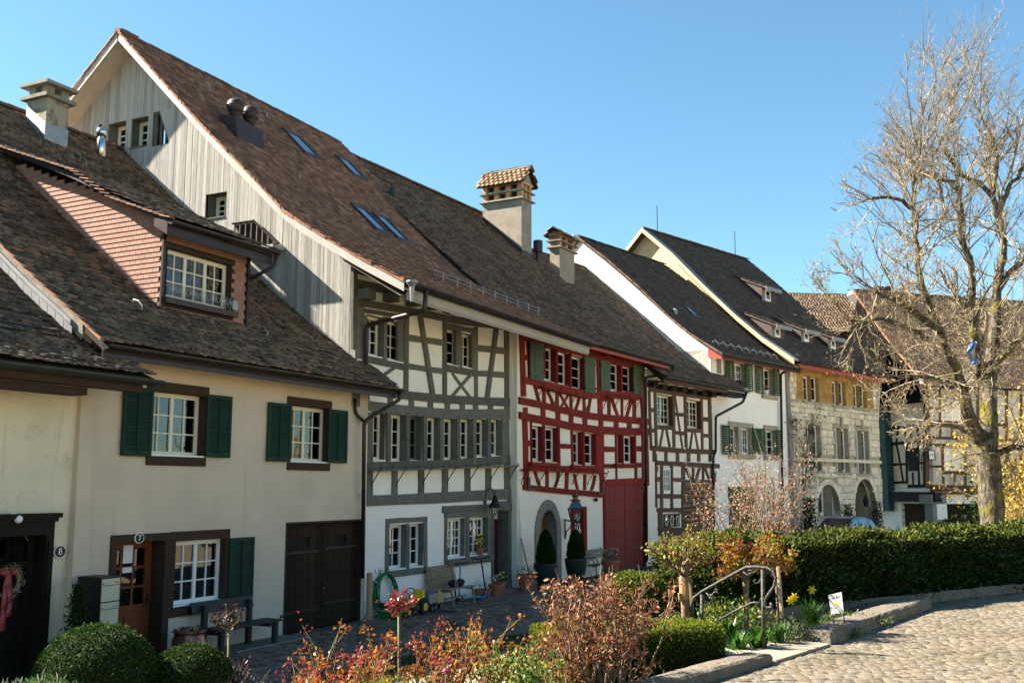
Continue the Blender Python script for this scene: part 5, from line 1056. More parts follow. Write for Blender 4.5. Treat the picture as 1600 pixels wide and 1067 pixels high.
m = MB(); pts = archpts(ac, rw*.55, z1-.25, 10, rw*.8); m.tube([R.P(ac-rw*.55, 1.2, -.27)]+[R.P(s, z, -.27) for s, z in pts]+[R.P(ac+rw*.55, 1.2, -.27), R.P(ac-rw*.55, 1.2, -.27)], .018, 4); m.tube([R.P(ac-rw*.55, .2, -.27), R.P(ac-rw*.55, .95, -.27), R.P(ac+rw*.55, .95, -.27), R.P(ac+rw*.55, .2, -.27), R.P(ac-rw*.55, .2, -.27)], .018, 4); obj('moulding', m, 'door_brown', dr)
m = MB(); m.wbox(R, a0-.4, a1+.4, -.1, .08, -.3, .45); obj('doorstep', m, 'stone_grey', HR)
# barred small window with red frame
s0, s1, z0, z1 = sw; window(R, HR, sw, .2, 1, 1, 2, 'frame_dark', TR, d=.0)
m = MB(); m.wbox(R, s0-.28, s0, z0-.2, z1+.2, -.02, .03); m.wbox(R, s1, s1+.28, z0-.2, z1+.2, -.02, .03); m.wbox(R, s0, s1, z1, z1+.2, -.02, .028); m.wbox(R, s0-.3, s1+.4, z0-.16, z0, -.02, .07); obj('surround', m, TR, HR)
m = MB()
for i in range(4): s = s0+(s1-s0)*(i+.5)/4; m.tube([R.P(s, z0, -.08), R.P(s, z1, -.08)], .016, 4)
for i in range(3):
    for j in range(3): c, e = s0+(s1-s0)*(i+.5)/3, z0+.25+j*.4; m.tube([R.P(c+.09*math.cos(t*.7), e+.09*math.sin(t*.7), -.06) for t in range(10)], .012, 4)
obj('grille', m, 'frame_white', HR)
# red gate with planks
s0, s1, z0, z1 = rg_; m = MB(); m.wbox(R, s0, s1, 0, z1, -.1, -.06); gt = obj('gate', m, 'maroon', HR)
for i in range(8):
    a = s0+(s1-s0)*i/8; m = MB(); e = .03 if i == 3 else .008; m.wbox(R, a+.008, a+(s1-s0)/8-e, .12, z1-.05, -.059, -.03+random.uniform(0, .01)); obj('plank', m, 'door_red', gt)
for a, b, zz in ((s0, s0+1.15, z1-.85), (s1-1.15, s1, z1-.85), (s1-1.15, s1, z1-1.7), (s0+.05, s0+1.1, .75), (s1-1.2, s1, .75)): m = MB(); m.wbox(R, a, b, zz-.025, zz+.025, -.02, .0); obj('hinge', m, 'iron_grey', gt)
# ground floor plaster a little proud, bollard spot light
m = MB(); s, z = R.ksz(qg, 766, 245); m.sphere(T(R.P(s, z, .08)), .07); obj('alarm_lamp', m, 'iron', HR, smooth=True)
# red house roof (older tiles)
PR = [(-.75, 7.72), (.3, 8.38), (1.0, 8.95), (2.5, 10.2), (7.57, 14.8)]; ppr = smooth_prof(PR, 2)
rr = [(R.P(-.1+.0*n, z+(.0), -n), R.P(lenR+.9-.0*n, z+.12*(1-n/8), -n)) for n, z in ppr]
deck(rr, HR); tiles(HR, rr, 'tile_old', w=.18, ex=.18, th=.03, lift=.018, jit=1.2, nparts=0)
ridge_tiles(HR, R.P(-.2, 14.82, -7.57), R.P(lenR+.3, 14.88, -7.57))
deck([(R.P(-.1, 14.75, -7.6), R.P(lenR+.9, 14.75, -7.6)), (R.P(-.1, 8, -14), R.P(lenR+.9, 8, -14))], HR, 'tile_old', name='back_roof')
e0 = R.sz(858, 520, .75)[0]
m = MB(); m.hexa([R.P(e0, 7.48, .70), R.P(e0, 7.48, .74), R.P(lenR+.6, 7.6, .74), R.P(lenR+.6, 7.6, .70), R.P(e0, 7.68, .70), R.P(e0, 7.68, .74), R.P(lenR+.6, 7.8, .74), R.P(lenR+.6, 7.8, .70)]); obj('fascia', m, 'fascia_red', HR)
m = MB(); m.quad(R.P(0, 7.5, .72), R.P(lenR, 7.6, .72), R.P(lenR, 8.1, 0), R.P(0, 8.1, 0)); obj('soffit', m, 'timber_red', HR, fix=False)
gutter(HR, R.P(e0+.4, 7.72, .83), R.P(lenR+1.0, 7.82, .83), .085, 'gutter_green')
pipe(HR, [R.P(lenR+.95, 7.75, .83), R.P(lenR+.9, 7.5, .8), R.P(R.sz(1009, 600, .3)[0], 7.15, .3), R.P(R.sz(1009, 800, .2)[0], .2, .2)], .06, 'gutter_green')
skylight(HR, R, PR, 7.2, 7.8, 1.9, 2.6, .1); 
for ds, dn in ((8.0, 1.55), (8.3, 1.25)): skylight(HR, R, PR, ds, ds+.5, dn, dn+.45, .12)
m = MB(); m.tube([R.P(1.0, zr(PR, 6.5)+.1, -6.5), R.P(5, zr(PR, 3)+.1, -3), R.P(9, zr(PR, .3)+.1, -.3)], .012, 4); m.tube([R.P(3.4, zr(PR, 7)+.12, -7), R.P(3.6, zr(PR, 5)+.12, -5)], .012, 4); obj('lightning_cable', m, 'zinc', HR)
# tall brick-tiered chimney
def tiered(W, parent, nf, pc, pr, pl, vtop, uct, vcap, vapex, ridge_along, mat='chimney_render', th=.26):
    ch, (s0, s1, nf, nb, z) = chimney(W, parent, nf, pc, pr, pl, vtop, mat, uct); P = W.P
    zc = W.sz(uct, vcap, -nf)[1]; tier = (zc-z)/2; o = .13
    for t in range(2):
        zb = z+t*tier
        m = MB(); m.wbox(W, s0-o, s1+o, zb, zb+.05, -nb-o, -nf+o); m.wbox(W, s0-o*.5, s1+o*.5, zb+.05, zb+.09, -nb-o*.5, -nf+o*.5); obj('ledge', m, 'concrete', ch)
        m = MB(); m.wbox(W, s0+.2, s1-.2, zb+.09, zb+tier, -nb+.2, -nf-.2); obj('flue', m, 'interior', ch)
        nbk = max(3, round((nb-nf)/.45)); nsk = max(3, round((s1-s0)/.45)); bh = (tier-.09)/3
        for side in (0, 1):
            for i in range(nbk):
                c = nf+.1+(nb-nf-.2)*i/(nbk-1); ss = s0+.11 if side == 0 else s1-.11
                for r in range(3): m = MB(); m.wbox(W, ss-.11, ss+.11, zb+.09+r*bh, zb+.09+(r+1)*bh-.012, -c-.11, -c+.11); obj('brick', m, 'brick', ch)
            for i in range(1, nsk-1):
                c = s0+.1+(s1-s0-.2)*i/(nsk-1); nn = nf+.11 if side == 0 else nb-.11
                for r in range(3): m = MB(); m.wbox(W, c-.1, c+.1, zb+.09+r*bh, zb+.09+(r+1)*bh-.012, -nn-.1, -nn+.1); obj('brick', m, 'brick', ch)
    m = MB(); m.wbox(W, s0-.06, s1+.06, zc-.02, zc+.07, -nb-.06, -nf+.06); obj('cap', m, 'brick', ch)
    za = W.sz(uct, vapex, -nf)[1]; hh = za-zc-.07; e = .2
    if ridge_along == 'n':
        c = (s0+s1)/2; m = MB(); m.prism([P(s0-.02, zc+.07, -nf+.03), P(s1+.02, zc+.07, -nf+.03), P(c, za-.05, -nf+.03)], tuple(Vector((W.N[0], W.N[1], 0))*(-(nb-nf)-.06))); obj('gable_end', m, 'chimney_render', ch)
        L = [(P(s0-e, zc-.02, -nb-e), P(s0-e, zc-.02, -nf+e)), (P(c, za, -nb-e), P(c, za, -nf+e))]; Rr = [(P(s1+e, zc-.02, -nf+e), P(s1+e, zc-.02, -nb-e)), (P(c, za, -nf+e), P(c, za, -nb-e))]; rd = (P(c, za+.02, -nb-e), P(c, za+.02, -nf+e))
    else:
        c = (nf+nb)/2; m = MB(); m.prism([P(s0-.03, zc+.07, -nf+.02), P(s0-.03, zc+.07, -nb-.02), P(s0-.03, za-.05, -c)], tuple(Vector((W.D[0], W.D[1], 0))*(s1-s0+.06))); obj('gable_end', m, 'chimney_render', ch)
        L = [(P(s0-e, zc-.02, -nf+e), P(s1+e, zc-.02, -nf+e)), (P(s0-e, za, -c), P(s1+e, za, -c))]; Rr = [(P(s1+e, zc-.02, -nb-e), P(s0-e, zc-.02, -nb-e)), (P(s1+e, za, -c), P(s0-e, za, -c))]; rd = (P(s0-e, za+.02, -c), P(s1+e, za+.02, -c))
    for rws in (L, Rr):
        deck(rws, ch, name='cap_roof', th=.05, dz=0); tiles(ch, rws, 'tile_cap', w=.22, ex=.24, L=.36, th=.03, jit=1.2, nparts=60, name='cap_tile', lift=.02)
    ridge_tiles(ch, *rd, mat='tile_cap', r=.08); return ch, (s0, s1, nf, nb)
MT['tile_cap'] = mk('tile_cap', (.23, .125, .07), (.17, .115, .065), 5, rough=.85, island=.35, bump=.4, hue=(.19, .15, .08, .5, 1.0))
kx = K(730, 240, 5.93)
ch, cb = tiered(R, HR, 4.95, kx(503, 930), kx(597, 985), kx(145, 590), kx(500, 415)[1], kx(500, 0)[0], kx(0, 262)[1], kx(0, 108)[1], 'n')
m = MB(); s0, s1, nf, nb = cb
for a, b, z in ((nf, nb, .28),): m.prism([R.P(s0-.02, zr(PR, nf)-.2, -nf+.03), R.P(s0-.02, zr(PR, nf)+.3, -nf+.03), R.P(s0-.02, zr(PR, nb)+.26, -nb), R.P(s0-.02, zr(PR, nb)-.2, -nb)], (R.D[0]*.01, R.D[1]*.01, 0)); m.wbox(R, s0-.02, s1+.02, zr(PR, nf)-.2, zr(PR, nf)+.3, -nf-.02, -nf+.02)
obj('apron', m, 'dark_metal', ch)
ky = K(830, 340, 8.89)
ch3, _ = tiered(R, HR, 4.55, ky(395, 840), ky(605, 1000), ky(260, 715), ky(395, 415)[1], ky(395, 0)[0], ky(0, 235)[1], ky(0, 155)[1], 'n' if False else 's')
h = roofhit(R, PR, 839, 412); m = MB(); m.lathe(T(R.P(h[0]+.1, 0, -h[1])), [(.09, h[2]-.4), (.09, h[2]+.5), (.2, h[2]+.52), (.2, h[2]+1.0), (.18, h[2]+1.02)], 8); obj('vent_pipe', m, 'dark_metal', HR)

# ================================================================ brown half-timbered house
HB = thing('timbered_house', B.P(3, 0, 0), 'narrow white house with dark brown timber framing and a latticed wooden barn gate', 'house')
b6 = K(1000, 580, 7.625); b7 = K(1000, 690, 5.8375); TB = 'timber_brown'; lenB = B.sz(1113, 762)[0]
bw = [opn(B, b6, 183, 385, 265, 628), opn(B, b6, 545, 720, 325, 668)]; b3 = opn(B, b7, 203, 278, 232, 472); bg_ = opn(B, b7, 400, 738, 378, 905); b4 = opn(B, b7, 212, 352, 660, 780)
wall_face(B, HB, 0, lenB+.05, -.3, 7.6, bw+[b3, bg_, b4], 'infill_red')
for o in bw: window(B, HB, o, .2, 2, 2, 4, 'frame_cream', TB, fw=.05, d=.02)
window(B, HB, b3, .03, 1, 3, 3, 'frame_white', TB, fw=.07, d=.05); window(B, HB, b4, .1, 1, 2, 1, 'timber_brown', TB, d=.05)
def bb(k, pts, w, **kw): return beam(B, HB, k, pts, w, TB, **kw)
bb(b6, [(100, 215), (400, 262), (835, 318)], 52, d1=.05); bb(b6, [(105, 230), (112, 500), (128, 910)], 26); bb(b6, [(95, 110), (400, 140), (840, 235)], 20, d1=.02)
for x, y in ((105, 155), (215, 180), (328, 200), (448, 215), (570, 238), (695, 258), (808, 275)): kbox(B, HB, b6, x-35, x+20, y-25, y+28, -.05, .35, 'timber_dark', 'joist_end')
for p, w in (([(172, 235), (188, 900)], 26), ([(390, 265), (400, 910)], 28), ([(530, 290), (545, 925)], 28), ([(728, 310), (738, 940)], 24), ([(822, 320), (838, 940)], 34)): bb(b6, p, w, d1=.04)
for p, w in (([(108, 460), (180, 465)], 48), ([(118, 700), (190, 705)], 48), ([(190, 665), (392, 675)], 50), ([(395, 510), (535, 520)], 42), ([(400, 730), (540, 742)], 44), ([(545, 700), (735, 712)], 46), ([(735, 570), (830, 575)], 52), ([(738, 765), (832, 770)], 44)): bb(b6, p, w)
for p, w in (([(412, 285), (505, 930)], 20), ([(272, 690), (232, 905)], 24), ([(310, 690), (352, 915)], 24), ([(620, 720), (592, 930)], 22), ([(652, 720), (690, 935)], 22)): bb(b6, p, w, orient='v', d1=.02)
bb(b6, [(118, 912), (400, 940), (870, 962)], 56, d1=.06)
for x in (165, 306, 443, 574, 695, 832): bb(b6, [(x, 930), (x, 1075)], 34)
bb(b7, [(140, 190), (400, 205), (755, 225)], 40, d1=.06)
for p, w in (([(140, 110), (145, 600)], 12), ([(192, 215), (192, 610)], 20), ([(284, 215), (286, 610)], 18), ([(388, 215), (392, 820)], 28), ([(742, 220), (746, 900)], 26), ([(480, 235), (480, 350)], 16), ([(570, 235), (570, 350)], 14), ([(652, 235), (652, 350)], 14), ([(720, 235), (720, 350)], 12)): bb(b7, p, w, d1=.045)
for p, w in (([(145, 342), (190, 340)], 40), ([(290, 345), (395, 350)], 38), ([(145, 495), (390, 497)], 40), ([(390, 362), (745, 362)], 28), ([(150, 622), (395, 622)], 40), ([(160, 795), (395, 800)], 34)): bb(b7, p, w)
for p, w in (([(155, 225), (145, 290)], 16), ([(418, 238), (430, 280), (462, 345)], 22), ([(540, 238), (525, 285), (508, 345)], 22), ([(592, 240), (605, 285), (630, 345)], 20), ([(705, 245), (685, 290), (672, 348)], 20)): bb(b7, p, w, orient='v')
bb(b7, [(180, 640), (185, 860)], 40); bb(b7, [(365, 640), (370, 655)], 20); kbox(B, HB, b7, 225, 390, 800, 870, .0, .04, TB)
m = MB()
for i, x in enumerate((242, 292, 343)):
    s, z = B.ksz(b7, x, 718, .05); m.tube([B.P(s+.13*math.cos(t*.66)*(1.0 if i != 1 else 1.2), z+.2*math.sin(t*.66), .05) for t in range(11)], .022, 4)
obj('window_ornament', m, 'frame_cream', HB)
# lattice gate
s0, s1, z0, z1 = bg_; m = MB(); m.wbox(B, s0, s1, z0-.1, z1, -.3, -.26); gt = obj('gate', m, 'interior', HB)
for leaf in range(2):
    a = s0+(s1-s0)*leaf/2+.02; b = s0+(s1-s0)*(leaf+1)/2-.02; nv = 7
    for i in range(nv): x = a+(b-a-.09)*i/(nv-1); m = MB(); m.wbox(B, x, x+.09, z0-.05, z1, -.14, -.11); obj('slat', m, 'lattice', gt)
    nh = 12; hgt = z1-z0
    for j in range(nh):
        zz = z0+j*hgt/nh; thk = .13
        if j >= nh-1: thk = hgt/nh+.12
        m = MB(); m.wbox(B, a, b, zz, zz+thk, -.109, -.085); obj('slat', m, 'lattice', gt)
    m = MB(); m.wbox(B, a, b, z0+hgt*.62, z0+hgt*.62+.1, -.08, -.06); obj('hinge', m, 'iron_grey', gt)
# roof
PBc = [(-.95, 7.35), (-.06, 8.0), (.6, 8.42), (1.21, 8.8), (3.01, 10.5), (4.93, 12.2), (6.66, 13.72)]
PBl = [(.95-1.85, 7.25), (0, 7.85), (.65, 8.3), (1.3, 8.72), (3.2, 10.45), (5.2, 12.2), (7.0, 13.75)]
rb_ = [(B.P(-.35, zl, -nl), C.P(-.0, zc, -nc)) for (nl, zl), (nc, zc) in zip(PBl, PBc)]
deck(rb_, HB); tiles(HB, rb_, 'tile_old', w=.17, ex=.16, jit=1.2)
ext = [(rb_[i][1], rb_[i][1]+Vector((C.D[0], C.D[1], 0))*(C.sz(1163, 612, .9)[0]*1.0)) for i in (0, 1)]
deck(ext, HB, name='roof_corner'); tiles(HB, ext, 'tile_old', w=.17, ex=.16, jit=1.2, name='corner_tile')
ridge_tiles(HB, rb_[-1][0], rb_[-1][1])
gl = C.P(C.sz(1163, 612, .9)[0], 7.3, 1.02); gutter(HB, B.P(-.35, 7.2, 1.02), C.P(-.1, 7.28, 1.04), .08, 'gutter_green'); gutter(HB, C.P(-.1, 7.28, 1.04), gl, .08, 'gutter_green')
m = MB(); m.hexa([B.P(-.2, 6.98, .82), B.P(-.2, 6.98, .86), C.P(0, 7.06, .86), C.P(0, 7.06, .82), B.P(-.2, 7.16, .82), B.P(-.2, 7.16, .86), C.P(0, 7.24, .86), C.P(0, 7.24, .82)]); obj('fascia', m, TB, HB)
m = MB(); m.quad(B.P(-.2, 7.0, .84), C.P(0, 7.05, .84), C.P(0, 7.7, 0), B.P(-.2, 7.7, 0)); m.wbox(C, .0, 1.9, 7.0, 7.2, .3, .86); obj('soffit', m, 'timber_dark', HB, fix=False)
c8 = K(1100, 540, 5.3375); p = lambda x, y, d: C.P(*C.ksz(c8, x, y, d), d)
pipe(HB, [gl+Vector((0, 0, -.05)), p(325, 470, .9), p(98, 590, .15), p(98, 880, .15), p(78, 920, .15), p(84, 1700, .12)], .06, 'gutter_green')

# ================================================================ white house with green louvred shutters
HC = thing('plaster_house', C.P(4, 0, 0), 'white plastered house with leaf-green louvred shutters, steep dark roof and sunlit roughcast gable', 'house')
lenC = C.sz(1236, 762)[0]
cw = [opn(C, c8, 248, 342, 138, 340), opn(C, c8, 492, 572, 185, 405), opn(C, c8, 218, 282, 672, 903), opn(C, c8, 302, 392, 680, 905), opn(C, c8, 512, 598, 700, 917)]; cn = opn(C, c8, 105, 143, 108, 228)
cd = opn(C, K(980, 560, 3.557), 562, 716, 712, 930)
cd = (cd[0], cd[1], 0, cd[3])
wall_face(C, HC, 0, lenC, -.3, 9.1, cw+[cd], 'plaster_white')
for i, o in enumerate(cw): window(C, HC, o, .18, 1 if i in (2,) else 2 if i not in (4, 1) else 1, 2 if i != 3 else 2, 3, 'frame_white', 'sandstone', curtain='curtain_dark', fw=.05)
m = MB(); m.wbox(C, cn[0], cn[1], cn[2], cn[3], .002, .012); obj('blind_niche', m, 'stone_grey', HC)
SGm = 'sandstone'
for grp in ((cw[0],), (cw[1],), (cw[2], cw[3]), (cw[4],)):
    a, b = grp[0][0], grp[-1][1]; z0 = min(o[2] for o in grp); z1 = max(o[3] for o in grp)
    m = MB(); m.wbox(C, a-.2, b+.25, z1, z1+.22, -.02, .05); obj('lintel', m, SGm, HC); m = MB(); m.wbox(C, a-.25, b+.3, z0-.2, z0, -.02, .12); obj('window_sill', m, SGm, HC)
    m = MB(); m.wbox(C, b, b+.2, z0, z1, -.02, .04); obj('jamb', m, SGm, HC); m = MB(); m.wbox(C, a-.15, a, z0, z1, -.02, .04); obj('jamb', m, SGm, HC)
    if len(grp) == 2: m = MB(); m.wbox(C, grp[0][1], grp[1][0], z0, z1, -.05, .04); obj('mullion', m, SGm, HC)
def sc_(x0, x1, yt, yb): s0, s1, z0, z1 = opn(C, c8, x0, x1, yt, yb, .1); louver(C, HC, s0, s1, z0, z1, 'shutter_leaf', .08, 12, ang=.03, rod=False)
for q in ((182, 243, 110, 328), (348, 402, 145, 375), (432, 487, 162, 392), (580, 628, 188, 412), (155, 215, 660, 905), (410, 470, 686, 900), (472, 508, 690, 905), (606, 645, 702, 928)): sc_(*q)
m = MB(); s0, s1, z0, z1 = cd; m.wbox(C, s0, s1, 0, z1, -.1, -.06); gt = obj('gate', m, 'shutter_leaf', HC)
for i in range(7): a = s0+(s1-s0)*i/7; m = MB(); m.wbox(C, a+.01, a+(s1-s0)/7-.01, .05, z1-.05, -.059, -.04); obj('plank', m, 'shutter_leaf', gt)
PC = [(-.75, 8.82), (-.1, 9.25), (.8, 9.85), (1.82, 10.7), (3.5, 12.38), (5.27, 13.96), (6.95, 15.3)]; ppc = smooth_prof(PC, 2)
rc = [(C.P(-.12, z, -n), C.P(lenC+.0, z+.05, -n)) for n, z in ppc]; deck(rc, HC); tiles(HC, rc, 'tile_dark', w=.19, ex=.19, L=.36, th=.024, jit=1.0, lift=.02); ridge_tiles(HC, C.P(-.12, 15.33, -6.95), C.P(lenC, 15.38, -6.95), 'tile_dark')
m = MB(); m.prism([C.P(0, 5, 0)]+[C.P(0, z-.1, -n) for n, z in PC if n >= -.2]+[C.P(0, 5, -13.9)], (C.D[0]*.12, C.D[1]*.12, 0)); o = obj('gable_wall', m, 'roughcast', HC)
deck([(C.P(-.12, 15.25, -6.98), C.P(lenC, 15.25, -6.98)), (C.P(-.12, 9, -14), C.P(lenC, 9, -14))], HC, 'tile_dark', name='back_roof')
verge(HC, C, PC, -.14, 'ridge', .19)
m = MB(); m.hexa([C.P(0, 8.62, .62), C.P(0, 8.62, .66), C.P(lenC, 8.72, .66), C.P(lenC, 8.72, .62), C.P(0, 8.85, .62), C.P(0, 8.85, .66), C.P(lenC, 8.95, .66), C.P(lenC, 8.95, .62)]); obj('fascia', m, 'fascia_red', HC)
m = MB(); m.prism([C.P(-.06, 8.62, .66), C.P(-.06, 8.9, .66), C.P(-.06, 9.25, 0), C.P(-.06, 8.72, 0)], (C.D[0]*.04, C.D[1]*.04, 0)); obj('eaves_end', m, 'fascia_red', HC)
m = MB(); m.quad(C.P(0, 8.64, .64), C.P(lenC, 8.72, .64), C.P(lenC, 8.9, 0), C.P(0, 8.85, 0)); obj('soffit', m, 'plaster_white', HC, fix=False)
gutter(HC, C.P(-.1, 8.86, .76), C.P(lenC-.05, 8.96, .76), .08, 'gutter_green')
pipe(HC, [C.P(lenC+.02, 8.95, .76), p(725, 190, .5), p(640, 235, .15), p(662, 1700, .12)], .065, 'iron')
m = MB(); m.hexa([C.P(lenC-.22, -.2, 0), C.P(lenC-.22, -.2, .3), C.P(lenC+.25, -.2, .3), C.P(lenC+.25, -.2, -.3), C.P(lenC-.25, 8.8, 0), C.P(lenC-.25, 8.8, .06), C.P(lenC+.1, 8.8, .06), C.P(lenC+.1, 8.8, -.3)]); obj('buttress', m, 'stone_grey', HC)
skylight(HC, C, PC, 3.0, 3.7, 2.25, 2.85)
m = MB(); h = roofhit(C, PC, 1055, 492); m.lathe(T(C.P(h[0], 0, -h[1])), [(.1, h[2]-.2), (.1, h[2]+.25), (.08, h[2]+.3)], 8); obj('roof_vent', m, 'zinc', HC)
m = MB()
for i in range(9): s = .8+i*.8; z = zr(PC, 0.1)+.06; m.tube([C.P(s, z-.1, .15), C.P(s, z+.2, -.05), C.P(s, z+.02, -.25)], .02, 4)
m.tube([C.P(.5, zr(PC, .1)+.14, -.05), C.P(7.6, zr(PC, .1)+.18, -.05)], .015, 4); obj('snow_guard', m, 'zinc', HC)
s0, z0 = C.sz(897, 372, -8.2); m = MB(); m.wbox(C, s0-.1, s0+.9, 14.4, 15.55, -9.0, -8.2); ch = obj('chimney', m, 'dark_metal', HC); m = MB(); m.wbox(C, s0-.2, s0+1.0, 15.55, 15.85, -9.1, -8.1); obj('cap', m, 'zinc', ch)
# flower pots on the window sills
def flower_pot(W, s, z, d, r, h, lab, fl, potm='frame_white', nf=24, fh=.2):
    t = thing('flower_pot', W.P(s, z, d), lab, 'flower pot'); m = MB(); m.lathe(T(W.P(s, z, d)), [(r*.75, 0), (r, h), (r*1.05, h), (r*1.05, h+.015), (r*.9, h+.015)], 12); obj('pot', m, potm, t)
    for mt, frac in (('leaf_green', 1), (fl, .7)):
        m = MB()
        for i in range(int(nf*frac)): a = random.uniform(0, 6.28); rr = random.uniform(0, r*1.1); c = W.P(s, z, d)+Vector((rr*math.cos(a), rr*math.sin(a), h+random.uniform(.02, fh)+(.03 if mt != 'leaf_green' else 0))); M = T(c) @ Matrix.Rotation(random.uniform(0, 3), 4, 'X') @ Matrix.Rotation(random.uniform(0, 3), 4, 'Z'); m.box(M, .06, .045, .01)
        obj('leaves' if mt == 'leaf_green' else 'blossoms', m, mt, t, kind='stuff')
    return t
MT['viola'] = mk('viola', (.12, .04, .30), rough=.6, island=.3); MT['white_flower'] = mk('white_flower', (.8, .75, .72), rough=.6); MT['red_flower'] = mk('red_flower', (.5, .03, .06), rough=.6, island=.2); MT['orange_flower'] = mk('orange_flower', (.85, .30, .01), rough=.6, island=.2); MT['yellow_flower'] = mk('yellow_flower', (.85, .62, .02), rough=.6, island=.1)
s, z = C.ksz(c8, 268, 350, .08); flower_pot(C, s, z-.0, .0, .1, .14, 'small pale pot with reddish leaves on the upper left sill of the white house', 'red_flower')
flower_pot(C, s+.55, cw[0][2], .02, .12, .14, 'pot of violet flowers on the upper left sill of the white house', 'viola', 'pot_dark')
s, z = C.ksz(c8, 523, 400, .04); flower_pot(C, s, cw[1][2], .0, .13, .2, 'white pot with red flowers on the upper right sill of the white house', 'red_flower')

# ================================================================ stone house
HS = thing('stone_house', S.P(5, 0, 0), 'rough pale stone house with yellow stone top storey, arched openings and steep dark roof', 'house')
s9 = K(1230, 560, 7.6235); s10 = K(1220, 700, 7.115); LS = 10.5
sw_ = []
for a, b in ((198, 278), (285, 375)): sw_.append(opn(S, s9, a, b, 205, 505))
for a, b in ((540, 612), (618, 692)): sw_.append(opn(S, s9, a, b, 262, 552))
for a, b in ((790, 860), (866, 940)): sw_.append(opn(S, s9, a, b, 300, 580))
mid = [opn(S, s9, 222, 390, 785, 1330), opn(S, s9, 562, 722, 825, 1350), opn(S, s9, 815, 965, 858, 1370)]
aw = opn(S, s10, 392, 652, 402, 760); aw = (aw[0], aw[1], aw[2], aw[3]); ad_ = opn(S, s10, 812, 1052, 338, 800); ad_ = (ad_[0], ad_[1], .1, ad_[3])
zled = S.ksz(s9, 60, 505)[1]; zl2 = S.ksz(s10, 150, 120)[1]
wall_face(S, HS, 0, LS, -.3, zled, mid+[aw, ad_], 'mortar', d=-.03); wall_face(S, HS, 0, LS, zled, 9.75, sw_, 'mortar_light', d=-.01, name='upper_wall')
def blocks(W, parent, s0, s1, z0, z1, ops, mat, w0, w1, h0, h1, dmin, dmax, npart, gap=.012, name='stone'):
    out = []; z = z0
    while z < z1-.05:
        h = random.uniform(h0, h1); h = min(h, z1-z); s = s0
        while s < s1-.02:
            w = min(random.uniform(w0, w1), s1-s)
            segs = [(s, s+w)]
            for o in ops:
                if z+h > o[2]+.02 and z < o[3]-.02:
                    ns = []
                    for a, b in segs:
                        if b <= o[0] or a >= o[1]: ns.append((a, b))
                        else:
                            if a < o[0]-.04: ns.append((a, o[0]))
                            if b > o[1]+.04: ns.append((o[1], b))
                    segs = ns
            for a, b in segs:
                if b-a > .05: out.append((a, b, z, z+h))
            s += w
        z += h
    dist = sorted(range(len(out)), key=lambda i: -((out[i][1]-out[i][0])*(out[i][3]-out[i][2])))
    big = set(dist[:npart]); st = MB()
    for i, (a, b, c, e) in enumerate(out):
        d = random.uniform(dmin, dmax); g = gap; ch_ = .03; j = lambda: random.uniform(-.012, .012)
        pb = [(a+g+j(), c+g+j()), (b-g+j(), c+g+j()), (b-g+j(), e-g+j()), (a+g+j(), e-g+j())]; pf = [(x+(ch_ if k in (0, 3) else -ch_), y+(ch_ if k < 2 else -ch_)) for k, (x, y) in enumerate(pb)]
        vs = [W.P(x, y, -.03) for x, y in pb]+[W.P(x, y, d*.5) for x, y in pb]+[W.P(x, y, d+j()) for x, y in pf]
        fs = [(k, (k+1) % 4, (k+1) % 4+4, k+4) for k in range(4)]+[(k+4, (k+1) % 4+4, (k+1) % 4+8, k+8) for k in range(4)]+[(8, 9, 10, 11)]
        if i in big: m = MB(); m.add(vs, fs); obj(name, m, mat, parent)
        else: st.add(vs, fs)
    if st.v: obj(name+'s', st, mat, parent, kind='stuff')
mo = [(o[0]-.12, o[1]+.12, o[2], o[3]+.12) for o in mid]; ar = [(aw[0], aw[1], aw[2], aw[3]-.6), (aw[0]+.25, aw[1]-.25, aw[3]-.6, aw[3]), (ad_[0], ad_[1], 0, ad_[3]-.8), (ad_[0]+.3, ad_[1]-.3, ad_[3]-.8, ad_[3])]
blocks(S, HS, .1, LS, 0, zled, mo+ar+[(0, LS, zl2-.08, zl2+.12)], 'masonry', .22, .85, .16, .42, .02, .11, 260, .006)
blocks(S, HS, .9, LS-.55, zled+.12, 9.65, sw_, 'masonry_yellow', .25, .6, .14, .26, .005, .02, 0, .006, 'yellow_stone'); blocks(S, HS, .05, .9, zled+.1, 9.7, [], 'masonry', .25, .5, .2, .35, .02, .06, 40, name='quoin'); blocks(S, HS, LS-.55, LS, zled+.1, 9.7, [], 'masonry', .2, .5, .2, .35, .02, .06, 0, name='end_quoin')
m = MB(); m.wbox(S, 0, LS, zl2-.08, zl2+.1, 0, .1); obj('string_course', m, 'masonry', HS)
for i, o in enumerate(sw_): window(S, HS, o, .2, 1, 1, 2, 'frame_white', 'masonry_yellow', curtain='curtain_dark', fw=.06)
for i in (0, 2, 4): m = MB(); m.wbox(S, sw_[i][0]-.15, sw_[i+1][1]+.2, sw_[i][2]-.12, sw_[i][2], -.1, .1); obj('window_sill', m, 'sandstone', HS); m = MB(); m.wbox(S, sw_[i][0]-.15, sw_[i+1][1]+.15, sw_[i][3], sw_[i][3]+.18, -.1, .03); obj('lintel', m, 'masonry_yellow', HS)
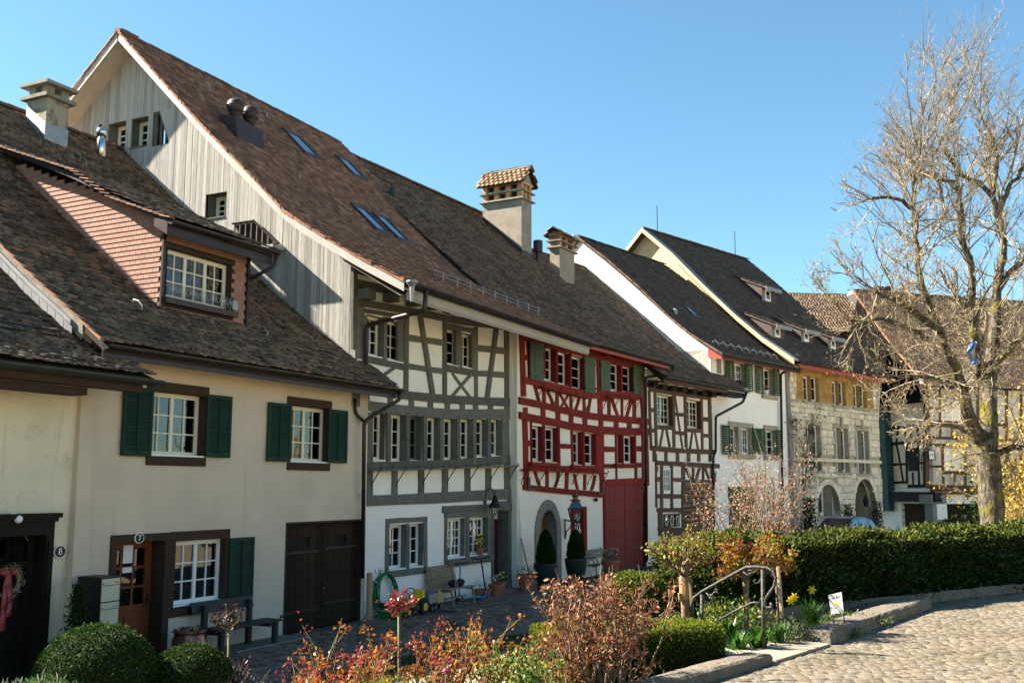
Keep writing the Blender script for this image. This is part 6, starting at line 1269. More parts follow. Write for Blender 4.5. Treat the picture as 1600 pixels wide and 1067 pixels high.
for o in mid:
    c = (o[0]+o[1])/2
    for a_, b_, d_, e_ in ((c-.07, c+.07, -.2, -.08), (o[0]-.12, o[0], -.1, .05), (o[1], o[1]+.12, -.1, .05)): m = MB(); m.wbox(S, a_, b_, o[2], o[3], d_, e_); obj('jamb', m, 'sandstone', HS)
    window(S, HS, (o[0], c-.07, o[2], o[3]), .2, 1, 1, 3, 'frame_white', 'sandstone', fw=.07); window(S, HS, (c+.07, o[1], o[2], o[3]), .2, 1, 1, 3, 'frame_white', 'sandstone', fw=.07)
    m = MB(); m.prism([S.P(o[0]-.14, o[3], .06), S.P(o[1]+.14, o[3], .06), S.P(o[1]+.14, o[3]+.12, .06), S.P(c, o[3]+.3, .06), S.P(o[0]-.14, o[3]+.12, .06)], (-S.N[0]*.12, -S.N[1]*.12, 0)); obj('lintel', m, 'sandstone', HS); m = MB(); m.wbox(S, c-.11, c+.11, o[3]+.1, o[3]+.6, .0, .14); obj('keystone', m, 'sandstone', HS)
    m = MB(); m.wbox(S, o[0]-.2, o[1]+.2, o[2]-.14, o[2], -.1, .12); obj('window_sill', m, 'sandstone', HS)
def fill_spandrel(W, parent, c, r, zt, h, mat, d=-.028):
    ap = archpts(c, r, zt, 12, h); m = MB()
    m.prism([W.P(c-r-.02, zt+.02, d)]+[W.P(s, z, d) for s, z in ap[:7]], (-W.N[0]*.3, -W.N[1]*.3, 0)); m.prism([W.P(s, z, d) for s, z in ap[6:]]+[W.P(c+r+.02, zt+.02, d)], (-W.N[0]*.3, -W.N[1]*.3, 0)); obj('spandrel', m, mat, parent)
for o, hh in ((aw, 1.1), (ad_, 1.15)):
    c = (o[0]+o[1])/2; r = (o[1]-o[0])/2; fill_spandrel(S, HS, c, r, o[3], hh*r, 'mortar', .02); arch_ring(S, HS, c, r, o[3], .3, -.05, .06, 'masonry', base=max(o[2], .1), h=hh*r, name='voussoir')
c = (aw[0]+aw[1])/2; m = MB(); m.wbox(S, c+.15, c+.45, aw[2], aw[3]-.1, -.4, -.12); m.wbox(S, aw[0], aw[0]+.35, aw[2], aw[3]-.6, -.4, -.14); obj('mullion', m, 'sandstone', HS)
window(S, HS, (aw[0]+.35, c+.15, aw[2], aw[3]-.05), .35, 1, 1, 2, 'frame_white', 'sandstone', curtain='curtain', cside=(2,), fw=.12); window(S, HS, (c+.45, aw[1], aw[2], aw[3]-.05), .35, 1, 1, 2, 'frame_white', 'sandstone', fw=.1)
c = (ad_[0]+ad_[1])/2; m = MB(); m.wbox(S, ad_[0], ad_[1], 0, ad_[3], -1.3, -1.25); rec = obj('porch_back', m, 'masonry', HS)
m = MB(); m.wbox(S, ad_[0]+.3, c-.1, .1, ad_[3]-.9, -1.25, -1.2); obj('door', m, 'timber_dark', HS); window(S, HS, (c+.2, ad_[1]-.25, 1.2, ad_[3]-.9), .05, 1, 2, 4, 'frame_white', 'sandstone', d=-1.1)
m = MB(); m.quad(S.P(ad_[0], 0, 0), S.P(ad_[0], ad_[3], 0), S.P(ad_[0], ad_[3], -1.3), S.P(ad_[0], 0, -1.3)); m.quad(S.P(ad_[1], 0, 0), S.P(ad_[1], 0, -1.3), S.P(ad_[1], ad_[3], -1.3), S.P(ad_[1], ad_[3], 0)); m.quad(S.P(ad_[0], ad_[3], 0), S.P(ad_[1], ad_[3], 0), S.P(ad_[1], ad_[3], -1.3), S.P(ad_[0], ad_[3], -1.3)); obj('porch', m, 'sandstone', HS, fix=False)
PS = [(-.75, 9.35), (-.3, 9.68), (1.0, 10.63), (2.48, 11.92), (4.42, 13.81), (6.47, 15.94), (8.57, 17.8)]; pps = smooth_prof(PS, 2)
rs = [(S.P(-.05, z, -n), S.P(LS+.6, z, -n)) for n, z in pps]; deck(rs, HS)
ph_ = [S.sz(1183, 470, 0)]
SDm = []
for u, v, wd_, hd in ((1193, 470, 1.5, .85), (1207, 527, 1.3, .7), (1252, 534, 1.3, .7), (1294, 545, 1.3, .7)):
    s_, n_, z_ = roofhit(S, PS, u, v-4); SDm.append((s_, n_, z_, wd_, hd))
tiles(HS, rs, 'tile_dark', w=.19, ex=.19, L=.36, jit=.9, th=.02, lift=.015)
for s_, n_, z_, wd_, hd in SDm:
    nf = n_-.35; zb = zr(PS, nf); m = MB(); m.wbox(S, s_-wd_/2, s_+wd_/2, zb-.2, zb+hd, -nf-1.1, -nf); d_ = obj('dormer', m, 'stone_grey', HS)
    window(S, d_, (s_-wd_*.3, s_+wd_*.12, zb+.12, zb+hd-.08), -.03, 1, 1, 1, 'frame_white', 'timber_brown', wname='dormer_window', fw=.06, room=.01, d=-nf); m = MB(); m.wbox(S, s_+wd_*.12, s_+wd_/2-.05, zb+.08, zb+hd-.05, -nf+.005, -nf+.03); obj('dormer_shutter', m, 'timber_brown', d_)
    nn = nf-.35; zt = zb+hd+.02; k_ = .45; n2 = nf
    while zr(PS, n2) < zt+(n2-nn)*k_ and n2 < 7: n2 += .05
    rws = [(S.P(s_-wd_/2-.15, zt, -nn), S.P(s_+wd_/2+.15, zt, -nn)), (S.P(s_-wd_/2-.15, zt+(n2-nn)*k_, -n2), S.P(s_+wd_/2+.15, zt+(n2-nn)*k_, -n2))]
    deck(rws, d_, 'dark_metal', name='dormer_roof', th=.14, dz=.02); tiles(d_, rws, 'tile_old', w=.19, ex=.19, jit=.8, name='dormer_tile')
    m = MB(); m.wbox(S, s_-wd_/2-.15, s_+wd_/2+.15, zt-.22, zt, -nn, -nn+.03); obj('dormer_fascia', m, 'flashing', d_)
    for sd in (-1, 1): m = MB(); m.prism([S.P(s_+sd*(wd_/2+.01), zb-.1, -nf), S.P(s_+sd*(wd_/2+.01), zt, -nf), S.P(s_+sd*(wd_/2+.01), zt+(n2-nf)*k_, -n2)], (S.D[0]*.02*sd, S.D[1]*.02*sd, 0)); obj('cheek', m, 'dark_metal', d_)
ridge_tiles(HS, S.P(-.5, 17.85, -8.57), S.P(LS+.6, 17.85, -8.57))
pk = [(17.14-n, z) for n, z in reversed(PS)]
m = MB(); m.prism([S.P(.02, 6, -.3)]+[S.P(.02, z-.12, -n) for n, z in PS if n > -.4]+[S.P(.02, z-.12, -n) for n, z in pk if n > 8.6 and n < 17]+[S.P(.02, 6, -16.5)], (S.D[0]*.1, S.D[1]*.1, 0)); obj('gable_wall', m, 'peach', HS)
m = MB(); m.prism([S.P(LS, 3, -.3)]+[S.P(LS, z-.12, -n) for n, z in PS if n > -.4]+[S.P(LS, 6, -16.5)], (-S.D[0]*.1, -S.D[1]*.1, 0)); obj('gable_wall', m, 'masonry', HS)
ribbon(HS, S, PS, -.55, -.05, -.04, .05, 'flashing', 'verge_flashing'); ribbon(HS, S, PS, -.58, -.55, -.22, .04, 'peach', 'barge_board'); ribbon(HS, S, [(n, z) for n, z in pk if n > 8.5 and n < 14], -.58, -.55, -.22, .04, 'peach', 'barge_board'); ribbon(HS, S, [(n, z) for n, z in pk if n > 8.5], -.55, LS+.6, -.1, .02, 'tile_dark', 'back_roof')
ribbon(HS, S, [(n, z-.42) for n, z in PS if n < 7.5], -.03, .02, -.12, .12, 'ridge', 'step_flashing')
m = MB(); m.wbox(S, 0, LS+.6, 9.0, 9.28, .62, .66); obj('fascia', m, 'fascia_red', HS); m = MB(); m.quad(S.P(0, 9.02, .64), S.P(LS+.6, 9.02, .64), S.P(LS+.6, 9.6, 0), S.P(0, 9.6, 0)); obj('soffit', m, 'masonry_yellow', HS, fix=False); gutter(HS, S.P(-.1, 9.3, .78), S.P(LS+.65, 9.3, .78), .09, 'iron')
for u, v, vt in ((1027.5, 370, 322), (1149, 400, 362)):
    s, z = S.sz(u, v, -8.57); zt = S.sz(u, vt, -8.57)[1]; m = MB(); m.tube([S.P(s, 17.8, -8.57), S.P(s, zt, -8.57)], .025, 5); obj('lightning_rod', m, 'iron', HS)
m = MB(); m.tube([S.P(ad_[0]+.9, ad_[3]-1.1, .35), S.P(ad_[0]+.9, ad_[3]-.7, .35)], .015, 4); t = thing('wall_lantern', S.P(c-.1, ad_[3]-1.4, .2), 'small black lantern hanging in the arched porch of the stone house', 'lantern'); m = MB(); m.lathe(T(S.P(c-.1, ad_[3]-1.55, .1)), [(.1, 0), (.16, .35), (.2, .36), (.04, .55), (.02, .7)], 6); obj('lantern_body', m, 'iron', t)

# ================================================================ half-timbered house at the end of the street
HF = thing('timbered_house', F.P(6, 0, 0), 'big old half-timbered house across the end of the street, seen behind the bare tree', 'house')
f12 = K(1370, 580, 4.444); f13 = K(1440, 560, 4.106); f7 = K(1200, 540, 3.5575)
LW = Wall((F.O[0], F.O[1]), 72-90); LW.N = (-F.D[0], -F.D[1]); LW.D = (-F.N[0], -F.N[1])    # left face: s runs away from the corner
ff = [opn(F, f12, 442, 498, 198, 345), opn(F, f12, 500, 590, 200, 345), opn(F, f12, 462, 515, 535, 690), opn(F, f12, 520, 608, 535, 690)]
zb = F.ksz(f12, 345, 790)[1]; ze = F.sz(1447, 603, .8)[1]
wall_face(F, HF, 0, 24, zb, ze+.3, ff, 'infill_red'); 
for o in ff: window(F, HF, o, .25, 1, 3, 5, 'frame_dark', TB, curtain='curtain', cside=(2,), fw=.12, mw=.085, room=.2)
def bf(k, pts, w, **kw): return beam(F, HF, k, pts, w, TB, **kw)
for p, w in (([(345, 90), (900, 110)], 26), ([(345, 350), (900, 372)], 22), ([(345, 460), (1000, 480)], 20), ([(345, 510), (1000, 520)], 18), ([(350, 658), (460, 662)], 16), ([(465, 702), (615, 706)], 24), ([(615, 660), (1000, 664)], 16), ([(345, 798), (1000, 812)], 24), ([(345, 255), (445, 260)], 16)): bf(f12, p, w)
for p, w in (([(350, 90), (350, 800)], 26), ([(435, 100), (440, 460)], 14), ([(455, 510), (462, 800)], 18), ([(612, 510), (614, 800)], 18), ([(540, 705), (540, 800)], 14), ([(595, 100), (596, 460)], 14), ([(560, 460), (562, 520)], 14), ([(700, 100), (702, 800)], 18), ([(800, 100), (802, 800)], 18), ([(520, 360), (520, 460)], 12), ([(900, 100), (902, 800)], 18), ([(1000, 100), (1002, 800)], 18)): bf(f12, p, w)
wall_face(LW, HF, 0, 5, 2, ze+.3, [], 'infill_red', name='side_wall'); 
def bl(pts, w, **kw): return beam(LW, HF, f12, pts, w, 'timber_dark', **kw)
for p, w in (([(335, 120), (335, 800)], 22), ([(320, 378), (40, 395)], 16), ([(330, 488), (30, 508)], 22), ([(330, 636), (40, 652)], 16), ([(335, 795), (215, 797)], 22), ([(215, 770), (40, 772)], 18)): bl(p, w)
for p, w in (([(285, 370), (292, 640)], 12), ([(240, 380), (240, 490)], 10), ([(198, 385), (200, 490)], 10), ([(150, 390), (138, 490)], 10), ([(100, 395), (105, 500), (105, 640)], 10), ([(60, 395), (70, 500), (55, 760)], 9), ([(208, 500), (210, 780)], 14), ([(140, 510), (165, 640), (185, 770)], 10), ([(108, 510), (110, 770)], 9), ([(290, 640), (295, 790)], 12), ([(250, 700), (254, 790)], 10)): bl(p, w, orient='v')
o = opn(LW, f12, 285, 222, 530, 690); m = MB(); m.wbox(LW, o[0], o[1], o[2], o[3], .01, .06); obj('dark_window', m, 'interior', HF)
m = MB(); m.wbox(LW, -.2, 12, ze-1.2, ze+4, .1, .16); gb = None
zrd = F.sz(1500, 466, -8.0)[1]
zrd = F.sz(1500, 466, -5.5)[1]; PF = [(-.9, 9.0), (.8, 10.7), (2.6, 12.5), (5.5, zrd)]
m = MB(); m.prism([F.P(-.55, ze-.9, 0)]+[F.P(-.55, z-.15, -n) for n, z in PF if n >= 0]+[F.P(-.55, ze-.9, -9)], (F.D[0]*.1, F.D[1]*.1, 0)); obj('gable_boarding', m, 'shaded_boards', HF)
for i in range(19): m = MB(); n = .1+i*.27; m.hexa([F.P(-.6, ze-.9, -n), F.P(-.55, ze-.9, -n), F.P(-.55, ze-.9, -n-.24), F.P(-.6, ze-.9, -n-.24), F.P(-.6, zr(PF, n)-.25, -n), F.P(-.55, zr(PF, n)-.25, -n), F.P(-.55, zr(PF, n+.24)-.25, -n-.24), F.P(-.6, zr(PF, n+.24)-.25, -n-.24)]); obj('board', m, 'shaded_boards', HF)
rf = prows(F, smooth_prof(PF, 2), -.9, 26); deck(rf, HF); tiles(HF, rf, 'tile_far', w=.2, ex=.2, L=.38, jit=1.4, th=.025, lift=.02); ridge_tiles(HF, F.P(-.9, zrd+.05, -5.5), F.P(26, zrd+.05, -5.5)); verge(HF, F, PF, -.95, 'tile_orange', .2, .25)
m = MB(); m.wbox(LW, 3.6, 8.5, 1.5, ze, -.5, .5); obj('board_bay', m, 'teal', HF)
# jettied underside, ground floor in shade, stone pillar
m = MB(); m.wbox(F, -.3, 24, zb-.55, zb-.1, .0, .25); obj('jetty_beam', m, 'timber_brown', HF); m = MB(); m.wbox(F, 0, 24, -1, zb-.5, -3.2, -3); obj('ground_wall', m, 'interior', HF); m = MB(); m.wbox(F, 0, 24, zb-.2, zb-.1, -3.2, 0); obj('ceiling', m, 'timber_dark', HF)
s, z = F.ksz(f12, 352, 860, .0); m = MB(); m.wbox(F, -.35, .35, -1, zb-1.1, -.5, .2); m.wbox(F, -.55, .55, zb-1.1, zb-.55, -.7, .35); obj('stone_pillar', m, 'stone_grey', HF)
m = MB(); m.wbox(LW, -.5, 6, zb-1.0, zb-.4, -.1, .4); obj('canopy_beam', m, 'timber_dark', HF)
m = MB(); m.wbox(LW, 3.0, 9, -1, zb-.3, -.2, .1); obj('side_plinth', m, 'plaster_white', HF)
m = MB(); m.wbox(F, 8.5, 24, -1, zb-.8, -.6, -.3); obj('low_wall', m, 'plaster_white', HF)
s, z = F.ksz(f12, 393, 575, .5); t = thing('hanging_sign', F.P(s, z, .3), 'wrought iron hanging sign reading 19 on the half-timbered house behind the tree', 'sign'); m = MB(); m.wbox(F, s-.2, s+.2, z-.3, z+.2, .3, .34); obj('panel', m, 'frame_white', t); m = MB(); m.tube([F.P(s-.5, z-1, .02), F.P(s-.55, z-.2, .1), F.P(s-.2, z+.9, .35), F.P(s, z+.7, .4), F.P(s+.1, z+.9, .35)], .035, 5); m.tube([F.P(s-.22, z-.32, .36), F.P(s-.22, z+.22, .36), F.P(s+.22, z+.22, .36), F.P(s+.22, z-.32, .36), F.P(s-.22, z-.32, .36)], .035, 4); obj('iron_frame', m, 'iron', t); text('19', F.M(s, z-.05, .345) @ Matrix(((1, 0, 0, 0), (0, 0, 1, 0), (0, 1, 0, 0), (0, 0, 0, 1))), .28, 'ink', t, 'numeral')

# ================================================================ house with red-brown roof behind the stone house
Kh = Wall((at_y(1190, 600, 76).x, 76), 84)
HK = thing('gabled_house', Kh.P(6, 0, 0), 'distant house with a brown tiled roof rising behind the stone house', 'house')
z1 = Kh.sz(1280, 518, .8)[1]; z2 = Kh.sz(1280, 460, -5)[1]; Lk = Kh.sz(1374, 500, 0)[0]
wall_face(Kh, HK, 0, Lk, 0, z1+.2, [], 'infill_red')
rk = [(Kh.P(-6, z1, .8), Kh.P(Lk+.8, z1, .8)), (Kh.P(-6, z2, -5), Kh.P(Lk+5, z2, -5))]; deck(rk, HK); tiles(HK, rk, 'tile_far', w=.24, ex=.24, L=.42, jit=1.4, th=.03, lift=.02); ridge_tiles(HK, rk[1][0], rk[1][1])
for x in (1287, 1318, 1340, 1258): s = Kh.sz(x, 540)[0]; m = MB(); m.wbox(Kh, s-.3, s+.3, 0, z1, .0, .1); obj('timber', m, 'teal', HK)
m = MB(); m.wbox(Kh, 0, Lk, z1-.5, z1, .0, .15); obj('timber', m, 'timber_brown', HK)
for x in (1302, 1328): s = Kh.sz(x, 540)[0]; m = MB(); m.wbox(Kh, s-.5, s+.5, z1-3.6, z1-1.6, .01, .05); obj('window', m, 'skyglass', HK)
s = Kh.sz(1358, 540)[0]; m = MB(); m.wbox(Kh, s-.9, s+.7, 0, z1-.6, .15, 1.2); obj('board_bay', m, 'teal', HK)
cs = F.nz(1370, 470, 0); sC = Kh.sz(1337, 480, 1)[0]; sD = Kh.sz(1389, 480, 1)[0]; zt = Kh.sz(1360, 449, 1)[1]
m = MB(); m.wbox(Kh, sC+1.4, sD, z2-6, zt, -1, 1.5); ch = obj('chimney', m, 'dark_metal', HK); m = MB(); m.prism([Kh.P(sC, z2-1.0, 1), Kh.P(sC+1.4, z2-3.2, 1), Kh.P(sC+1.4, zt-.2, 1), Kh.P(sC+.2, zt-.1, 1)], (Kh.N[0]*-1.5, Kh.N[1]*-1.5, 0)); obj('chimney_skirt', m, 'flashing', ch)
# ================================================================ plaza, street, garden ground
ZP = 1.30
k1a, k1b = at_z(1208, 1034, ZP), at_z(1092, 1067, ZP); k2a, k2b = at_z(1299, 1004.6, ZP), at_z(1456, 948.5, ZP)
dk = (k1b-k1a).normalized(); k1c = k1a+dk*4.2; k1d = k1a+dk*14
EDGE = [(k1d.x, k1d.y), (k1b.x, k1b.y), (k1a.x, k1a.y), (k2a.x, k2a.y), (k2b.x, k2b.y), (6.45, 15.5), (8.9, 17.5), (16, 22.6), (44, 40)]
def sdf(x, y):
    best = 1e9; sg = 1
    for (ax, ay), (bx, by) in zip(EDGE, EDGE[1:]):
        dx, dy = bx-ax, by-ay; t = max(0, min(1, ((x-ax)*dx+(y-ay)*dy)/(dx*dx+dy*dy))); px, py = ax+dx*t, ay+dy*t; d = math.hypot(x-px, y-py)
        if d < best: best = d; sg = 1 if dx*(y-ay)-dy*(x-ax) > 0 else -1
    return best*sg
def gh(x, y):
    d = sdf(x, y); h = ZP-.02-.15*max(0, d); 
    return max(h, -.04)
m = MB(); m.quad(*[(x, y, ZP-.019) for x, y in [(k1d.x-.4, k1d.y+.3), (k1a.x-.4, k1a.y+.3), (k2b.x-.3, k2b.y+.3), (6.2, 15.8), (8.7, 17.8), (15.7, 22.9), (43.7, 40.3), (60, 10), (40, -25), (k1d.x, -25)]]); obj('plaza', m, 'joint', kind='structure', fix=False)
plaza = bpy.data.objects['plaza']
m = MB(); m.quad((-60, -10, 0), (70, -10, 0), (90, 120, 0), (-60, 120, 0)); obj('street', m, 'joint_street', kind='structure', fix=False); street = bpy.data.objects['street']
nx, ny = 110, 90; gx = np.linspace(-22, 46, nx); gy = np.linspace(-6, 56, ny); vs = []; fs = []
for j, y in enumerate(gy):
    for i, x in enumerate(gx):
        d = sdf(x, y); z = gh(x, y)+random.uniform(-.02, .02)*(1 if d < 8 else 0)
        if d < .0: z = ZP-.25
        if x > 12 and y > 30: z = max(-.04, z)
        vs.append((x, y, z if d < 8.6 else -.04))
for j in range(ny-1):
    for i in range(nx-1): fs.append((j*nx+i, j*nx+i+1, (j+1)*nx+i+1, (j+1)*nx+i))
m = MB(); m.add(vs, fs); obj('garden_bed', m, 'soil', kind='structure', smooth=True, fix=False)
# cobbles
def cobble_var(k, w, l, h):
    rs = np.random.default_rng(k); n = 8; c = [(.5, -.36), (.5, .36), (.38, .5), (-.38, .5), (-.5, .36), (-.5, -.36), (-.38, -.5), (.38, -.5)]
    o = np.array(c)+rs.uniform(-.05, .05, (8, 2)); V = [(x*w, y*l, -.02) for x, y in o]+[(x*w, y*l, h*.8) for x, y in o]+[(x*w*.93, y*l*.93, h*(1+rs.uniform(-.08, .08))) for x, y in o]+[(0, 0, h*1.02)]
    Fq = []
    for i in range(n):
        j = (i+1) % n; Fq += [(i, j, n+j), (i, n+j, n+i), (n+i, n+j, 2*n+j), (n+i, 2*n+j, 2*n+i), (2*n+i, 2*n+j, 3*n)]
    return np.array(V, float), np.array(Fq)
CV_ = [cobble_var(k, 1, 1, 1) for k in range(8)]
def cobbles(parent, z0, inside, x0, x1, y0, y1, w, l, h, mat, nparts, curve=.015, cx=0):
    cent = []; y = y0; r = 0
    while y < y1:
        x = x0+random.uniform(0, w); 
        while x < x1:
            ww = w*random.uniform(.7, 1.35); px = x+ww/2; py = y+curve*(px-cx)**2+random.uniform(-.012, .012)
            if inside(px, py): cent.append((px, py, ww*.985, l*random.uniform(.92, 1.03), random.uniform(-.12, .12)+math.atan(2*curve*(px-cx))))
            x += ww
        y += l; r += 1
    def vis(c):
        fwd = c[1]; return abs(c[0]/fwd) < .72
    cent = [c for c in cent if vis(c)]; cent.sort(key=lambda c: math.hypot(c[0], c[1]) if CAMH-z0 < c[1]*.21 else 1e3+c[1])
    mats = {}; allV, allF = [], []; off = 0
    meshes = [raw_mesh('cobble', V*np.array([1, 1, h]), Fq, mat, 3) for V, Fq in CV_] if nparts else []
    for i, (px, py, ww, ll, an) in enumerate(cent):
        k = random.randrange(8); dz = random.uniform(-.003, .003)
        tx, ty = random.uniform(-.02, .02), random.uniform(-.02, .02)
        if i < nparts:
            M = T(px, py, z0+dz) @ Matrix.Rotation(an, 4, 'Z') @ Matrix.Rotation(tx, 4, 'X') @ Matrix.Diagonal((ww, ll, 1, 1)); inst('cobble', meshes[k], M, parent)
        else:
            V, Fq = CV_[k]; c, s = math.cos(an), math.sin(an); P_ = V*np.array([ww, ll, h]); X = P_[:, 0]*c-P_[:, 1]*s; Y = P_[:, 0]*s+P_[:, 1]*c
            allV.append(np.stack([X+px, Y+py, P_[:, 2]+z0+dz+X*tx+Y*ty], 1)); allF.append(Fq+off); off += len(V)
    if allV: raw_obj('cobbles', np.concatenate(allV), np.concatenate(allF), mat, 3, parent, kind='stuff')
WO['plaza'] = plaza.location.copy(); WO['street'] = street.location.copy()
def in_plaza(x, y):
    if sdf(x, y) > .0: return False
    # leave room for kerb stones
    for a, b, w in ():
        a, b = Vector(a), Vector(b); d = (b-a); t = ((Vector((x, y))-a).dot(d))/d.length_squared
        if -.05 < t < 1.05 and abs((Vector((x, y))-a).cross(d.normalized()) if False else ((x-a.x)*d.y-(y-a.y)*d.x)/d.length) < w/2+.07: return False
    return True
nk = Vector((-dk.y, dk.x, 0)); nk = nk if nk.x < 0 else -nk
KERB = [((k1a.x, k1a.y), (k1c.x, k1c.y), .55), ((k2a.x, k2a.y), (k2b.x, k2b.y), .34)]
cobbles(plaza, ZP-.03, in_plaza, -2, 16, 5.8, 22, .125, .10, .016, 'cobble', 300, curve=-.02, cx=6)
def in_street(x, y):
    q = Vector((x, y, 0))-Vector((A.O[0], A.O[1], 0)); d = q.x*A.N[0]+q.y*A.N[1]
    return d > .05 and sdf(x, y) > 7.9 and x < 6.5
cobbles(street, 0, in_street, -8, 6.5, 12, 34, .15, .14, .03, 'cobble_street', 200, curve=.0)
# stone kerbs
def rough_stone(parent_obj_name, a, b, w, z0, z1, side, mat, label, cat='kerb', seg=14, bulge=.02, group=None, j=.012, parent=None):
    a, b = Vector(a), Vector(b); d = (b-a).normalized(); n = Vector((-d.y, d.x, 0))*side; m = MB(); vs = []
    prof = [(0, z0), (0, z0+(z1-z0)*.5), (.01, z1-.02), (.035, z1), (w*.5, z1+.006), (w-.035, z1), (w-.01, z1-.02), (w, z0)]
    for i in range(seg+1):
        p = a+(b-a)*(i/seg); e = .012 if i in (0, seg) else 0
        for q, (o, z) in enumerate(prof): vs.append((p.x+n.x*(o+random.uniform(-j, j)), p.y+n.y*(o+random.uniform(-j, j)), z+random.uniform(-j, j)*(.5 if q not in (0, 7) else 0)-e))
    k = len(prof); fs = [(i*k+q, i*k+q+1, (i+1)*k+q+1, (i+1)*k+q) for i in range(seg) for q in range(k-1)]+[tuple(range(k)), tuple(seg*k+q for q in range(k-1, -1, -1))]
    m.add(vs, fs); return obj(parent_obj_name, m, mat, parent, label=label, cat=cat, group=group)
rough_stone('stone_kerb', k1a, k1c, .26, ZP-.2, ZP+.085, 1 if Vector((-dk.y, dk.x)).x < 0 else -1, 'curb', 'rough low stone kerb in front of the clipped box hedge, ending at the pale landing', seg=30, j=.009)
rough_stone('stone_kerb', k2a, k2b, .36, ZP-.1, ZP+.125, 1, 'curb', 'long granite kerb block with a sunlit top beside the daffodils', seg=24, j=.008)
ha, hb = Vector((2.6, 12.95, 0)), Vector((17.5, 23.6, 0)); hd = (hb-ha).normalized(); hn = Vector((-hd.y, hd.x, 0))
ed = thing('garden_edging', ha+Vector((0, 0, ZP)), 'low grey stone edging running along the foot of the tall clipped hedge', 'edging')
L = (hb-ha).length; t = 0
while t < L:
    l = random.uniform(.75, 1.2); rough_stone('edging_stone', ha+hd*(t+.008), ha+hd*min(t+l-.008, L), .12, ZP-.1, ZP+.11, 1, 'curb', None, None, seg=5, j=.005, parent=ed); t += l
lp = [at_z(u, v, ZP) for u, v in ((1212, 1036), (1300, 1008), (1256, 1006), (1180, 1030))]
m = MB(); a, b = at_z(1213, 1033, ZP), at_z(1297, 1007, ZP); nn = nk*1.0; m.prism([a+Vector((0, 0, .012)), b+Vector((0, 0, .012)), b+nn+Vector((0, 0, .012)), a+nn+Vector((0, 0, .012))], (0, 0, -.15))
st = thing('garden_steps', (a+b)/2, 'pale stone landing slab and steps leading down into the garden between two kerbs', 'steps'); obj('landing', m, 'slab', st)
for i in range(1, 6):
    m = MB(); o = nk*(1.0+.34*(i-1)); m.prism([a+o+Vector((0, 0, .01-.16*i)), b+o+Vector((0, 0, .01-.16*i)), b+o+nk*.36+Vector((0, 0, .01-.16*i)), a+o+nk*.36+Vector((0, 0, .01-.16*i))], (0, 0, -.15)); obj('step', m, 'slab', st)

# ================================================================ foliage helpers
def leafcloud(name, P_, size, mat, parent, upb=.0, asp=.55, nrm=None, fold=.25, sv=.35):
    P_ = np.asarray(P_, float); n = len(P_)
    if n == 0: return
    d = RNG.normal(size=(n, 3)); d[:, 2] += upb
    if nrm is not None: d += np.asarray(nrm)*.8
    d /= np.linalg.norm(d, axis=1)[:, None]
    s = np.cross(d, RNG.normal(size=(n, 3))); s /= np.linalg.norm(s, axis=1)[:, None]; u = np.cross(d, s)
    sz = size*(1+RNG.uniform(-sv, sv, n))[:, None]
    V = np.stack([P_, P_+d*sz*.5+s*sz*asp*.5+u*sz*fold*.4, P_+d*sz, P_+d*sz*.5-s*sz*asp*.5+u*sz*fold*.4], 1)
    # two triangles folded along the rib
    Fi = (np.arange(n)*4)[:, None, None]+np.array([(0, 1, 2), (0, 2, 3)])[None]
    return raw_obj(name, V, Fi, mat, 3, parent, kind='stuff')
def segs_obj(name, segs, mat, parent, n=4, kind='stuff'):
    if not segs: return
    S_ = np.array([list(a)+list(b)+[ra, rb] for a, b, ra, rb in segs]); a, b, ra, rb = S_[:, :3], S_[:, 3:6], S_[:, 6], S_[:, 7]
    t = b-a; t /= (np.linalg.norm(t, axis=1)[:, None]+1e-9); h = np.where(np.abs(t[:, 2:3]) < .9, np.array([[0, 0, 1.]]), np.array([[1., 0, 0]]))
    x = np.cross(t, h); x /= np.linalg.norm(x, axis=1)[:, None]; y = np.cross(t, x); V = []
    for e, r in ((a, ra), (b, rb)):
        for k in range(n): an = 2*math.pi*k/n; V.append(e+(x*math.cos(an)+y*math.sin(an))*r[:, None])
    V = np.stack(V, 1); F_ = np.array([(k, (k+1) % n, n+(k+1) % n, n+k) for k in range(n)]); Fi = (np.arange(len(S_))*2*n)[:, None, None]+F_[None]
    return raw_obj(name, V, Fi, mat, 4, parent, kind=kind)
def rv(s=1.0): return Vector((random.gauss(0, s), random.gauss(0, s), random.gauss(0, s)))
def grow(p, d, L, r, lev, segs, tips, nseg=4, wob=.25, up=.1, kids=(3, 5), kr=.55, kl=.55, ang=.7, rmin=.002, taper=.45):
    d = d.normalized(); q = p.copy(); pts = [q.copy()]
    for i in range(nseg):
        d = (d+rv(wob/ nseg**.5)+Vector((0, 0, up))).normalized(); q2 = q+d*L/nseg
        r0 = r*(1-(1-taper)*i/nseg); r1 = r*(1-(1-taper)*(i+1)/nseg); segs.append((q, q2, max(r0, rmin), max(r1, rmin))); q = q2; pts.append(q.copy())
    tips.append((q.copy(), d.copy(), lev))
    if lev > 0:
        for _ in range(random.randint(*kids)):
            t = random.uniform(.25, 1); i = min(int(t*nseg), nseg-1); b = pts[i].lerp(pts[i+1], t*nseg-i)
            s = d.cross(rv()).normalized(); nd = (d*math.cos(ang)+s*math.sin(ang)*random.uniform(.6, 1.2)).normalized()
            grow(b, nd, L*kl*random.uniform(.7, 1.3), r*kr, lev-1, segs, tips, max(2, nseg-1), wob, up, kids, kr, kl, ang, rmin, taper)
def leaves_at(tips, n, spread, minlev=0):
    out = []
    for p, d, l in tips:
        for _ in range(n): out.append(tuple(p+rv(spread)-d*random.uniform(0, spread*2)))
    return out
